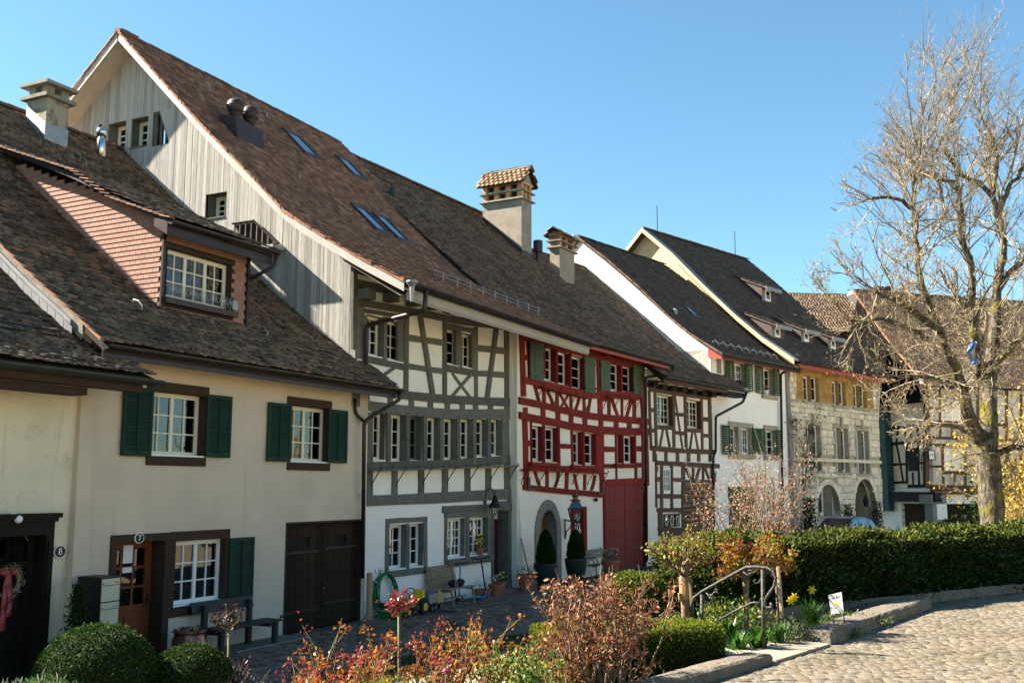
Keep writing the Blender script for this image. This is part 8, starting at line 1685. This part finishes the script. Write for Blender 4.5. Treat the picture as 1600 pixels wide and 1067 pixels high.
for x in (-.3, .0): m.tube([G.P(s+x, z+.18, .03), G.P(s+x, z+.12, .03), G.P(s+x, z+.05, .12), G.P(s+x, z+.2, .14)], .008, 4)
obj('hook', m, 'iron', t)
# toy tractor and dump truck
def wheel(parent, M, x, y, r, w, hub, n=16):
    m = MB(); Mw = M @ T(x, y, r) @ Matrix.Rotation(math.pi/2, 4, 'X'); m.lathe(Mw @ T(0, 0, -w/2), [(r*.6, 0), (r*.94, 0), (r, w*.2), (r, w*.8), (r*.94, w), (r*.6, w)], n); o = obj('wheel', m, 'rubber', parent); m = MB(); m.lathe(Mw @ T(0, 0, -w/2-.004), [(r*.55, 0), (r*.6, .01), (r*.6, w), (r*.3, w+.008)], n); obj('hub', m, hub, o)
c = G.P(G.sz(640, 962, .75)[0], 0, .8); M = T(c) @ Matrix.Rotation(math.pi/2-A.az, 4, 'Z')
t = thing('toy_tractor', c, 'green ride-on toy tractor with yellow seat and wheels on the cobbles', 'toy tractor')
part(t, 'toy_green', 'body', lambda mb: (bx(M, mb, -.62, .05, -.11, .11, .18, .38), bx(M, mb, -.6, -.1, -.1, .1, .38, .43), bx(M, mb, .0, .38, -.17, .17, .16, .32)))
part(t, 'toy_green', 'loader', lambda mb: (bx(M, mb, -.8, -.3, -.16, -.13, .12, .2), bx(M, mb, -.8, -.3, .13, .16, .12, .2), bx(M, mb, -.98, -.78, -.22, .22, .03, .2)))
part(t, 'toy_yellow', 'seat', lambda mb: (bx(M, mb, .02, .34, -.14, .14, .34, .42), mb.hexa([M @ Vector(p) for p in ((.26, -.13, .42), (.38, -.13, .42), (.38, .13, .42), (.26, .13, .42), (.34, -.12, .58), (.38, -.12, .58), (.38, .12, .58), (.34, .12, .58))])))
for y in (-.2, .2): part(t, 'toy_yellow', 'mudguard', lambda mb: mb.lathe(M @ T(.2, y-.04, .2) @ Matrix.Rotation(math.pi/2, 4, 'X') @ T(0, 0, -.08), [(.2, 0), (.2, .07)], 12)) if False else wheel(t, M, .22, y, .2, .11, 'toy_yellow')
for y in (-.17, .17): wheel(t, M, -.42, y, .13, .09, 'toy_yellow')
part(t, 'iron', 'steering_wheel', lambda mb: (mb.tube([M @ Vector((-.14, 0, .4)), M @ Vector((-.06, 0, .56))], .012, 5), mb.tube([M @ Vector((-.06+.03*math.cos(a), .11*math.sin(a), .57+.1*math.cos(a)*.7)) for a in [i*6.283/14 for i in range(15)]], .012, 5)))
c = G.P(G.sz(672, 955, .62)[0], 0, .62); M = T(c) @ Matrix.Rotation(math.pi/2-A.az+.15, 4, 'Z')
t = thing('toy_truck', c, 'toy dump truck with grey tipper and orange cab behind the toy tractor', 'toy truck')
part(t, 'zinc', 'tipper', lambda mb: (bx(M, mb, -.45, .12, -.15, .15, .2, .24), bx(M, mb, -.5, .12, -.17, -.15, .2, .42), bx(M, mb, -.5, .12, .15, .17, .2, .42), bx(M, mb, .1, .13, -.17, .17, .2, .48)))
part(t, 'toy_orange', 'cab', lambda mb: (bx(M, mb, .16, .36, -.15, .15, .14, .42), bx(M, mb, .18, .34, -.14, .14, .42, .46))); part(t, 'rubber', 'chassis', lambda mb: bx(M, mb, -.45, .36, -.08, .08, .1, .17))
part(t, 'skyglass', 'windscreen', lambda mb: bx(M, mb, .361, .366, -.11, .11, .27, .4)); 
for x in (-.32, -.12, .26):
    for y in (-.16, .16): wheel(t, M, x, y, .085, .06, 'zinc', 12)
# slatted wooden bench
s0 = G.ksz(k5b, 775, 440, .3)[0]; s1 = G.ksz(k5b, 1230, 600, .75)[0]; s0b = G.ksz(k5b, 960, 650, .75)[0]; M = G.M(s0-.0, 0, .2); L = max(1.1, s1-s0b)
t = thing('bench', G.P(s0+L/2, 0, .5), 'weathered pale slatted wooden bench in front of the grey timbered house', 'bench')
for i in range(11): part(t, 'wood_pale', 'back_slat', lambda mb: bx(M, mb, -.02+random.uniform(-.02, .02), L, .02-.012*i, .045-.012*i, .45+i*.048, .488+i*.048))
for i in range(7): part(t, 'wood_pale', 'seat_slat', lambda mb: bx(M, mb, 0, L, .1+i*.075, .165+i*.075, .41-.01*math.sin(i*.9), .435-.01*math.sin(i*.9)))
for x in (.12, L-.16): part(t, 'wood_pale', 'leg', lambda mb: mb.tube([M @ Vector((x, .66, 0)), M @ Vector((x+.02, .56, .4))], .03, 6)); part(t, 'wood_pale', 'leg', lambda mb: mb.tube([M @ Vector((x, .1, 0)), M @ Vector((x, .05, .42)), M @ Vector((x, -.07, .96))], .03, 6)); part(t, 'wood_pale', 'seat_rail', lambda mb: bx(M, mb, x-.02, x+.02, .06, .6, .36, .41))
part(t, 'wood_pale', 'stretcher', lambda mb: bx(M, mb, .12, L-.14, .36, .4, .17, .21))
m = MB(); m.wbox(G, s0-.3, s0+L+.5, 0, .03, .1, .95); obj('paving_slab', m, 'stone_step', None, label='flat grey stone slab under the pale slatted bench', cat='slab')
t = thing('bicycle_helmet', M @ Vector((L*.72, .3, .43)), 'black helmet lying on the pale slatted bench', 'helmet'); part(t, 'rubber', 'shell', lambda mb: mb.sphere(M @ T(L*.78, .3, .53), .13, 14, 9, 1.15, .85, .75), smooth=True); part(t, 'purple', 'strap', lambda mb: mb.tube([M @ Vector((L*.5, .3, .45)), M @ Vector((L*.6, .4, .5)), M @ Vector((L*.66, .3, .6)), M @ Vector((L*.7, .42, .46))], .01, 4))
t = thing('helmet', M @ Vector((L*.5, .3, .43)), 'second dark helmet with pale straps at the middle of the pale slatted bench', 'helmet'); part(t, 'iron', 'shell', lambda mb: mb.sphere(M @ T(L*.5, .28, .53), .12, 14, 9, 1.15, .85, .8), smooth=True); part(t, 'zinc', 'strap', lambda mb: mb.tube([M @ Vector((L*.42, .42, .47)), M @ Vector((L*.48, .41, .62)), M @ Vector((L*.53, .42, .52)), M @ Vector((L*.5, .43, .46))], .012, 4))
# kick scooters
def scooter(M, deck_m, bar_m, label, h=.95):
    t = thing('kick_scooter', M.to_translation(), label, 'scooter'); part(t, deck_m, 'deck', lambda mb: (bx(M, mb, -.3, .3, -.06, .06, .06, .09), mb.tube([M @ Vector((-.3, 0, .08)), M @ Vector((-.4, 0, .2))], .025, 6)))
    part(t, bar_m, 'stem', lambda mb: mb.tube([M @ Vector((-.44, 0, .1)), M @ Vector((-.40, 0, .22)), M @ Vector((-.30, 0, h))], .02, 8), smooth=True); part(t, 'iron', 'handlebar', lambda mb: mb.tube([M @ Vector((-.30, -.26, h+.03)), M @ Vector((-.30, 0, h)), M @ Vector((-.30, .26, h+.03))], .018, 7))
    for x in (-.45, .36): part(t, 'rubber', 'wheel', lambda mb: mb.lathe(M @ T(x, .013, .055) @ Matrix.Rotation(math.pi/2, 4, 'X'), [(.035, 0), (.055, .004), (.055, .022), (.035, .026)], 14))
sA, _ = G.ksz(k5b, 1290, 745, .8); scooter(G.M(sA, .03, .8) @ Matrix.Rotation(math.pi-.2, 4, 'Z') @ Matrix.Rotation(-.12, 4, 'X'), 'scoot_blue', 'iron', 'black and blue kick scooter leaning beside the slatted bench', 1.05)
scooter(G.M(sA-.15, .03, .55) @ Matrix.Rotation(.35, 4, 'Z') @ Matrix.Rotation(.1, 4, 'X'), 'scoot_teal', 'scoot_teal', 'turquoise kick scooter leaning between the slatted bench and the door', .95)
# terracotta pots by the grey house door
def pot_plant(W, k, x, y, d, r, h, lab, fl=None, potm='terracotta', leaf='leaf_green', lh=.2, nl=60, group=None, name='plant_pot'):
    s, _ = W.ksz(k, x, y, d); c = W.P(s, 0, d); t = thing(name, c, lab, 'plant pot', group)
    m = MB(); m.lathe(T(c), [(r*.68, 0), (r*.95, h*.82), (r*1.05, h*.82), (r*1.05, h), (r*.92, h), (r*.9, h*.9)], 18); obj('pot', m, potm, t, smooth=False)
    leafcloud('leaves', [(c.x+random.gauss(0, r*.5), c.y+random.gauss(0, r*.5), h+random.uniform(0, lh)) for _ in range(nl)], .07, leaf, t, .8, .4)
    if fl: leafcloud('blossoms', [(c.x+random.gauss(0, r*.5), c.y+random.gauss(0, r*.5), h+random.uniform(.05, lh+.05)) for _ in range(26)], .05, fl, t, .6, .9)
    return t
pot_plant(G, k5b, 1255, 720, .5, .13, .26, 'leftmost small terracotta pot beside the scooters', nl=14); pot_plant(G, k5b, 1335, 715, .5, .13, .24, 'second small terracotta pot, next to the larger flowering pot', nl=20, leaf='leaf_silver'); pot_plant(G, k5b, 1425, 720, .6, .19, .34, 'larger terracotta pot with white and pink flowers beside the dark red door', 'white_flower'); pot_plant(G, k5b, 1470, 690, .45, .17, .36, 'rear terracotta pot with yellow flowers next to the dark red door', 'yellow_flower')
s, z = G.ksz(kd, 664, 770, .1); flower_pot(G, s, r2[2]+.01, .06, .12, .2, 'pot of yellow daffodils on the ground floor window sill of the grey house', 'yellow_flower', 'terracotta', 40, .35)
# red house front: pots with cones
pot_plant(R, qg, 255, 915, .55, .26, .5, 'terracotta pot with two long stakes beside the arched doorway', leaf='leaf_silver', nl=70)
for x, top, lab in ((215, 535, 'upright bamboo stick leaning on the white wall between the two doors'), (None, 0, 'slanting bamboo stick stuck in the terracotta pot beside the arched door')):
    if x: s, zt = R.ksz(qg, 213, 535, .1); m = MB(); m.tube([R.P(s+.02, 0.3, .4), R.P(s, zt, .1)], .02, 5)
    else: m = MB(); s, zt = R.ksz(qg, 378, 585, .4); s0_, _ = R.ksz(qg, 285, 800, .55); m.tube([R.P(s0_, .4, .55), R.P(s, zt, .35)], .016, 5)
    obj('bamboo_stick', m, 'wood_pale', None, label=lab, cat='stick')
def cone(x, lab, w=.33):
    s, zt = R.ksz(qg, x, 468, .9); c = R.P(s, 0, .9); t = thing('cone_topiary', c, lab, 'topiary', 'conical box trees in tall dark pots'); hp_ = R.ksz(qg, x, 745 if x < 500 else 708, .9+.45)[1]
    m = MB(); m.lathe(T(c), [(w*.62, 0), (w*1.0, hp_*.75), (w*1.08, hp_-.03), (w*1.08, hp_), (w*.95, hp_)], 22); obj('pot', m, 'pot_dark', t, smooth=True); n = 16000; h = RNG.random(n)**1.25; a = RNG.random(n)*6.283
    pr = np.interp(h, [0, .15, .5, .85, 1], [.7, .86, .74, .42, .05])*w*.92*(1+RNG.normal(size=n)*.04); P_ = np.stack([c.x+np.cos(a)*pr, c.y+np.sin(a)*pr, hp_-.03+h*(zt-hp_)], 1)
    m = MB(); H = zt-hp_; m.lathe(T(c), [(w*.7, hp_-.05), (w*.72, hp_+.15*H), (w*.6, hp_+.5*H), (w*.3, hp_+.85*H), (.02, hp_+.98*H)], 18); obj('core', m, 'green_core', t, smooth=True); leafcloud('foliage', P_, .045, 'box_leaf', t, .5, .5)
cone(400, 'cone-shaped box tree in a tall dark pot before the arched door'); cone(628, 'cone-shaped box tree in a tall dark pot under the wall lantern')
# ornate wall lantern
s, z = R.ksz(qg, 558, 400, .1); cl = R.P(R.ksz(qg, 627, 330, .9)[0], 0, .9); zl = R.ksz(qg, 627, 345, .9)[1]; t = thing('wall_lantern', R.P(s, z, .05), 'ornate copper-topped glass street lantern on a curly iron wall bracket', 'lantern')
zbt = R.ksz(qg, 558, 540, .05)[1]; part(t, 'iron', 'bracket', lambda mb: (mb.tube([R.P(s, zbt, .05), R.P(s, z+.05, .05)], .025, 5), mb.tube([R.P(s, z, .05), Vector((cl.x, cl.y, z)), Vector((cl.x, cl.y, zl-.2))], .022, 5), mb.tube([R.P(s, z-.6, .05), R.P(s, z-.35, .1), R.P(s, z-.1, .35), R.P(s, z-.02, .5), R.P(s, z-.15, .45), R.P(s, z-.2, .32)], .018, 5)))
e = .3
part(t, 'iron', 'frame', lambda mb: [mb.tube([Vector((cl.x+a*.13, cl.y+b*.13, zl-.28)), Vector((cl.x+a*.22, cl.y+b*.22, zl+.12))], .016, 4) for a in (-1, 1) for b in (-1, 1)]+[mb.lathe(T(cl.x, cl.y, 0) @ Matrix.Rotation(.785, 4, 'Z'), [(.18, zl-.3), (.18, zl-.27)], 4), mb.lathe(T(cl.x, cl.y, 0) @ Matrix.Rotation(.785, 4, 'Z'), [(.33, zl+.11), (.33, zl+.15)], 4)])
part(t, 'glass', 'glass', lambda mb: mb.lathe(T(cl.x, cl.y, 0) @ Matrix.Rotation(.785, 4, 'Z'), [(.17, zl-.27), (.29, zl+.11)], 4)); part(t, 'skyglass', 'roof_glass', lambda mb: mb.lathe(T(cl.x, cl.y, 0) @ Matrix.Rotation(.785, 4, 'Z'), [(.32, zl+.15), (.16, zl+.36)], 4)); part(t, 'copper_new', 'finial', lambda mb: mb.lathe(T(cl.x, cl.y, 0), [(.16, zl+.36), (.17, zl+.4), (.08, zl+.43), (.08, zl+.48), (.12, zl+.52), (.05, zl+.58), (.06, zl+.63), (.01, zl+.68)], 12)); part(t, 'frame_white', 'bulb', lambda mb: mb.sphere(T(cl.x, cl.y, zl-.08), .06))
# iron-sided bench with flowers at the red gate
s0 = R.ksz(qg, 700, 660, .25)[0]; s1 = R.ksz(qg, 830, 670, .25)[0]; M = R.M(s0, 0, .15); L = max(1.3, s1-s0+.2); t = thing('bench', R.P(s0+L/2, 0, .5), 'wooden garden bench with scrolled black iron ends beside the red gate', 'bench')
for i in range(4): part(t, 'wood_bench_grey', 'seat_plank', lambda mb: bx(M, mb, 0, L, .12+i*.1, .205+i*.1, .42, .445))
for i in range(2): part(t, 'wood_bench_grey', 'back_plank', lambda mb: bx(M, mb, 0, L, .03-.02*i, .055-.02*i, .62+i*.15, .75+i*.15))
for x in (.04, L-.04):
    part(t, 'iron', 'iron_end', lambda mb: (mb.tube([M @ Vector((x, .5, 0)), M @ Vector((x, .46, .4)), M @ Vector((x, .05, .42)), M @ Vector((x, -.02, .9)), M @ Vector((x, -.06, .95))], .02, 5), mb.tube([M @ Vector((x, 0, 0)), M @ Vector((x, .08, .4))], .02, 5), mb.tube([M @ Vector((x, .5, .4)), M @ Vector((x, .54, .6)), M @ Vector((x, .4, .68)), M @ Vector((x, .02, .66))], .02, 5), mb.tube([M @ Vector((x, .3+.1*math.cos(a), .53+.1*math.sin(a))) for a in [i*.63 for i in range(11)]], .014, 5)))
pot_plant(R, qg, 895, 820, 1.0, .3, .62, 'large terracotta tub with silvery and white flowering plants in front of the red gate', 'white_flower', 'terracotta', 'leaf_silver', .3, 240)
# manhole covers, doormat
for u, v, lab in ((690, 957, 'round iron manhole cover in the cobbles, the one nearer the houses'), (700, 977, 'round iron manhole cover in the cobbles, the one nearer the garden')):
    c = at_z(u, v, .0); t = MB(); t.lathe(T(c), [(.36, 0), (.36, .034), (.33, .036)], 28); t.lathe(T(c), [(.3, .034), (.3, .040)], 28); obj('manhole_cover', t, 'iron', None, label=lab, cat='manhole cover')
m = MB(); m.wbox(R, arch[0]-.1, arch[1]+.3, .035, .06, .7, 1.2); obj('doormat', m, 'timber_red', None, label='small dark red doormat before the arched doorway', cat='doormat')
# parked car
c = S.P(-.3, 0, 2.9); Mc_ = T(c) @ Matrix.Rotation(math.pi/2-S.az, 4, 'Z'); t = thing('parked_car', c, 'blue car parked before the stone house, its roof showing above the hedge', 'car')
prof = [(-2.1, .35), (-2.15, .75), (-1.9, .95), (-1.25, 1.0), (-1.0, 1.02), (1.1, 1.02), (1.75, 1.0), (2.1, .8), (2.1, .35)]
part(t, 'car_blue', 'body', lambda mb: mb.prism([Mc_ @ Vector((x, -.85, z)) for x, z in prof], (Mc_.to_3x3() @ Vector((0, 1.7, 0)))))
cab = [(-1.3, 1.0), (-.55, 1.5), (.0, 1.58), (.8, 1.56), (1.5, 1.4), (1.9, 1.0)]
def cabf(mb):
    n = len(cab); a = [Mc_ @ Vector((x, -.82+max(0, z-1)*.28, z)) for x, z in cab]; b = [Mc_ @ Vector((x, .82-max(0, z-1)*.28, z)) for x, z in cab]; mb.add(a+b, [tuple(range(n)), tuple(range(2*n-1, n-1, -1))]+[(i, i+n, i+1+n, i+1) for i in range(n-1)])
part(t, 'car_dark', 'cabin', cabf)
for sd in (-1, 1):
    for xs in ([(-1.05, 1.05), (-.5, 1.42), (-.1, 1.49), (-.1, 1.05)], [(0, 1.05), (0, 1.49), (.75, 1.48), (.95, 1.42), (.95, 1.05)], [(1.05, 1.05), (1.05, 1.42), (1.4, 1.33), (1.65, 1.05)]): part(t, 'car_window', 'side_window', lambda mb: mb.prism([Mc_ @ Vector((x, sd*(.825-max(0, z-1)*.28), z)) for x, z in xs], Mc_.to_3x3() @ Vector((0, sd*.012, 0)))) if 'car_window' in MT else None
part(t, 'car_blue', 'roof_panel', lambda mb: mb.add([Mc_ @ Vector((x, y, z+.012)) for x, z in cab[1:5] for y in (-.62, .62)], [(0, 2, 3, 1), (2, 4, 5, 3), (4, 6, 7, 5)]), fix=False)
for x in (-1.35, 1.35):
    for y in (-.8, .8): wheel(t, Mc_, x, y, .32, .2, 'zinc')
# white panel and rack near the pillar of the far house
p0 = at_y(1473, 800, 58); t = thing('info_panel', (p0.x, p0.y, 0), 'white board standing in front of the dark ground floor of the far timbered house', 'board'); part(t, 'frame_white', 'panel', lambda mb: mb.wbox(F, -.2, .9, .9, 2.3, 4.6, 4.65) if False else mb.hexa([Vector((p0.x-.3+a*.55*1.0, p0.y+b*.05, z)) for z in (1.2, 2.05) for a, b in ((0, 0), (1, 0), (1, 1), (0, 1))])); part(t, 'iron', 'post', lambda mb: mb.tube([(p0.x-.02, p0.y+.03, 0), (p0.x-.02, p0.y+.03, 1.2)], .03))

# ================================================================ the bare tree
TY = 29.0
def tp(u, v, dy=0): return at_y(u, v, TY+dy)
tb_ = tp(1549, 860); tree = thing('bare_tree', (tb_.x, tb_.y, 0), 'large bare tree with mossy trunk and yellow buds rising behind the hedge on the right', 'tree')
px = TY/1600
LIMB = [([(1550, 905), (1551, 810), (1548, 760), (1543, 715), (1537, 680)], [24, 18, 18, 19, 20], [0]*5, 'trunk'),
 ([(1535, 690), (1523, 672), (1512, 648), (1505, 616), (1492, 575), (1476, 540), (1463, 508), (1440, 448), (1432, 405), (1430, 350), (1426, 320)], [13, 12, 10, 9, 8.5, 7, 6, 5, 4, 3.2, 3], [0, -.2, -.5, -.8, -1.2, -1.5, -1.7, -2, -2.1, -2.2, -2.2], 'limb'),
 ([(1542, 690), (1545, 650), (1542, 610), (1548, 575), (1555, 530), (1555, 465), (1562, 416), (1568, 376), (1560, 340)], [16, 14, 12, 11, 9.5, 8.5, 7, 6, 5], [0, .2, .4, .5, .6, .8, 1, 1.1, 1.1], 'limb'),
 ([(1530, 590), (1525, 540), (1519, 481), (1519, 416), (1503, 375), (1500, 337), (1495, 285), (1450, 277)], [8, 7, 6, 5.5, 5, 4.5, 3.5, 2], [.4, 0, -.3, -.5, -.7, -.8, -.8, -.9], 'limb'),
 ([(1542, 610), (1532, 590), (1528, 560)], [9, 8.5, 8], [.4, .4, .4], 'limb'),
 ([(1463, 512), (1430, 488), (1404, 471), (1368, 455)], [5.5, 5, 4.5, 2.5], [-1.7, -2.2, -2.7, -3.2], 'limb'),
 ([(1450, 530), (1437, 521), (1405, 506), (1381, 498), (1329, 501)], [4.5, 4, 3.5, 3, 1.6], [-1.6, -1.7, -2.2, -2.6, -3], 'limb'),
 ([(1426, 325), (1427, 290), (1430, 262), (1439, 240)], [3.6, 3.2, 2.8, 2.6], [-2.2, -2.2, -2.2, -2.3], 'limb'),
 ([(1424, 326), (1410, 315), (1390, 307), (1360, 311)], [3.2, 3, 2.6, 2], [-2.2, -2.5, -2.8, -3], 'limb'),
 ([(1560, 340), (1551, 307), (1532, 285), (1502, 274), (1488, 252), (1469, 225), (1480, 202)], [5, 4.6, 4.2, 3.6, 3.4, 3, 2.6], [1.1, .9, .6, .3, .1, 0, 0], 'limb'),
 ([(1560, 340), (1570, 310), (1582, 285), (1600, 259), (1620, 225)], [4.5, 4, 3.6, 3.4, 3], [1.1, 1.2, 1.3, 1.4, 1.5], 'limb'),
 ([(1551, 305), (1557, 270), (1559, 244), (1551, 217), (1532, 180)], [4, 3.4, 3, 2.8, 2], [.9, 1, 1, 1, 1], 'limb'),
 ([(1519, 675), (1490, 665), (1467, 661), (1430, 668)], [4.5, 3.5, 3, 1.6], [-.4, -1, -1.6, -2.2], 'limb'),
 ([(1500, 600), (1481, 593), (1450, 590), (1419, 586)], [4.5, 4, 3, 1.6], [-.9, -1.4, -2, -2.6], 'limb'),
 ([(1550, 712), (1559, 708), (1576, 701), (1600, 695), (1640, 680)], [6, 5.5, 5, 4.5, 4], [0, -.3, -.5, -.7, -1], 'limb'),
 ([(1556, 460), (1575, 430), (1600, 410), (1640, 380)], [5, 4.5, 4, 3.5], [.8, .9, 1, 1.2], 'limb'),
 ([(1548, 600), (1565, 560), (1590, 530), (1630, 500)], [6, 5.5, 5, 4.5], [.5, .8, 1, 1.4], 'limb'),
 ([(1478, 340), (1470, 300), (1458, 262)], [2.5, 2, 1.5], [-1, -1.1, -1.2], 'limb')]
segs, tips = [], []; budp = []; low = []
for pts, rs_, dys, nm in LIMB:
    P3 = [tp(u, v, dy) for (u, v), dy in zip(pts, dys)]; rr = [r*px for r in rs_]; fine = []; fr = []
    for i in range(len(P3)-1):
        for k in range(3): t_ = k/3; fine.append(P3[i].lerp(P3[i+1], t_)+(rv(.02) if i+k else Vector())); fr.append((rr[i]+(rr[i+1]-rr[i])*t_)*random.uniform(.93, 1.08))
    fine.append(P3[-1]); fr.append(rr[-1]); m = MB(); m.tube(fine, fr, 10 if nm == 'trunk' else 7); obj(nm, m, 'bark', tree, smooth=True)
    if nm == 'trunk': continue
    lenL = sum((a-b).length for a, b in zip(P3, P3[1:]))
    nb_ = int(lenL/(.2 if P3[-1].z > 9 else .36))+4
    for _ in range(nb_):
        t_ = random.uniform(.18, 1)**.8*(len(P3)-1); i = min(int(t_), len(P3)-2); b = P3[i].lerp(P3[i+1], t_-i); d0 = (P3[i+1]-P3[i]).normalized(); r0 = rr[i]+(rr[i+1]-rr[i])*(t_-i)
        nd = (d0*.6+rv(.75)+Vector((.02, 0, .14))).normalized(); hgt = b.z
        grow(b, nd, random.uniform(1.1, 2.4)*(1.0 if hgt > 7 else .8), min(r0*.42, .028), 2, segs, tips, 7, .36, .07 if hgt > 7 else -.01, (3, 6), .5, .42, .65, .0036, .3)
    e = P3[-1]; 
    for _ in range(5 if e.z > 9 else 3): grow(e, ((P3[-1]-P3[-2]).normalized()+rv(.3)+Vector((0, 0, .2))).normalized(), random.uniform(1.3, 2.4)*(1.3 if e.z > 10.5 else 1), rr[-1]*.6, 2, segs, tips, 7, .3, .08, (4, 7), .55, .42, .6, .0042, .3)
def uv_of(p):
    f_ = p.y*math.cos(PITCH)+(p.z-CAMH)*math.sin(PITCH); w_ = -p.y*math.sin(PITCH)+(p.z-CAMH)*math.cos(PITCH); return CU+FPX*p.x/f_, CV-FPX*w_/f_
def keep(p):     # outline of the real crown: nothing grows further out on the left
    u, v = uv_of(p); lim = 1258+max(0, 430-v)*.44+max(0, v-520)*.9
    return u > lim+random.gauss(0, 14) and v > -60
segs = [q for q in segs if keep(q[1])]; tips = [q for q in tips if keep(q[0])]
segs_obj('twigs', segs, 'twig', tree, 3)
bl_, bh = [], []
for p, d, l in tips:
    lowp = p.z < 9.5; n = random.choice((0, 1, 1, 2)) if lowp and p.x < tb_.x-.3 else random.choice((0, 0, 0, 0, 1))
    for _ in range(n): (bl_ if lowp else bh).append(tuple(p+rv(.06)-d*random.uniform(0, .25)))
leafcloud('buds', bl_, .058, 'bud', tree, .2, .7); leafcloud('upper_buds', bh, .045, 'bud', tree, .2, .7)
print('tree segs', len(segs), 'buds', len(bl_), len(bh))
# blue cloth caught in the fork
c = tp(1508, 553, -1.2); m = MB(); gv = []
for i in range(6):
    for j in range(9): gv.append(c+Vector((-.08+i*.035+.04*math.sin(j*1.2)+(.08-j*.02 if j < 4 else .02*j-.08), -.3+.05*math.sin(i*2+j), .32-j*.08)))
m.add(gv, [(i*9+j, i*9+j+1, (i+1)*9+j+1, (i+1)*9+j) for i in range(5) for j in range(8)]); obj('blue_cloth', m, 'cloth_blue', None, label='crumpled blue kite cloth caught in the fork of the bare tree', cat='cloth', fix=False)
# forsythia and dark evergreen beyond the trunk
b = at_y(1628, 700, 31); t = thing('forsythia_bush', (b.x, b.y, 0), 'tall yellow-flowering forsythia right behind the tree trunk', 'shrub'); segs, tips2 = [], []
for i in range(40): a = random.uniform(0, 6.28); grow(Vector((b.x+random.uniform(-.6, .6), b.y+random.uniform(-.6, .6), .2)), Vector((math.cos(a)*.5, math.sin(a)*.5, 1.3)), random.uniform(2.6, 4.2), .025, 2, segs, tips2, 5, .25, .02, (3, 5), .5, .4, .6, .006)
segs_obj('stems', segs, 'twig', t, 3); leafcloud('blossoms', leaves_at(tips2, 9, .17), .1, 'forsythia', t, .1, .8)
b = at_y(1592, 790, 34); t = thing('dark_evergreen', (b.x, b.y, 0), 'dark evergreen bush behind the hedge at the right edge', 'shrub'); P_ = RNG.normal(size=(6000, 3))*np.array([.7, .7, .8])+np.array([b.x, b.y, b.z-.3]); leafcloud('foliage', P_, .14, 'yew_leaf', t, .2, .4)
# wooded hillside across the street, outside the frame; the window panes mirror it
vs = []; nn = 48; NJ = 16
for i in range(nn+1):
    e_ = math.sin(math.pi*i/nn)**.5
    for j in range(NJ):
        a = -1.35+i/nn*1.75; r0 = 44+j*7; x, y = r0*math.cos(a), 5+r0*math.sin(a); rise = max(0, j-1)*2.3*e_ if j < 12 else 11*2.3*e_-(j-11)*1.0
        vs.append((x, y, -.5 if j == 0 else rise+random.uniform(-.3, .9)*e_+2.0*math.sin(i*.5)*e_*(j/8)))
okk = lambda v: not (v[1] > 0 and v[0]/max(v[1], .1) < .66)
fs = [(i*NJ+j, i*NJ+j+1, (i+1)*NJ+j+1, (i+1)*NJ+j) for i in range(nn) for j in range(NJ-1)]
m = MB(); m.add(vs, [f for f in fs if all(okk(vs[k]) for k in f)]); obj('hill', m, 'hill', kind='structure', smooth=True, fix=False)
m = MB(); m.quad((7.5, 26, .02), (46, 40.5, .02), (66, 120, .02), (18, 62, .02), (9, 44, .02)); obj('bounce_ground', m, 'bounce_gravel', kind='structure', fix=False)  # pale sheet added behind the hedge to bounce sunlight onto the facades
m = MB(); m.quad((46, -60, .6), (140, -60, .6), (140, 120, .6), (46, 41, .6)); obj('bounce_field', m, 'hill', kind='structure', fix=False)  # unseen field added beyond the frame for more bounced light
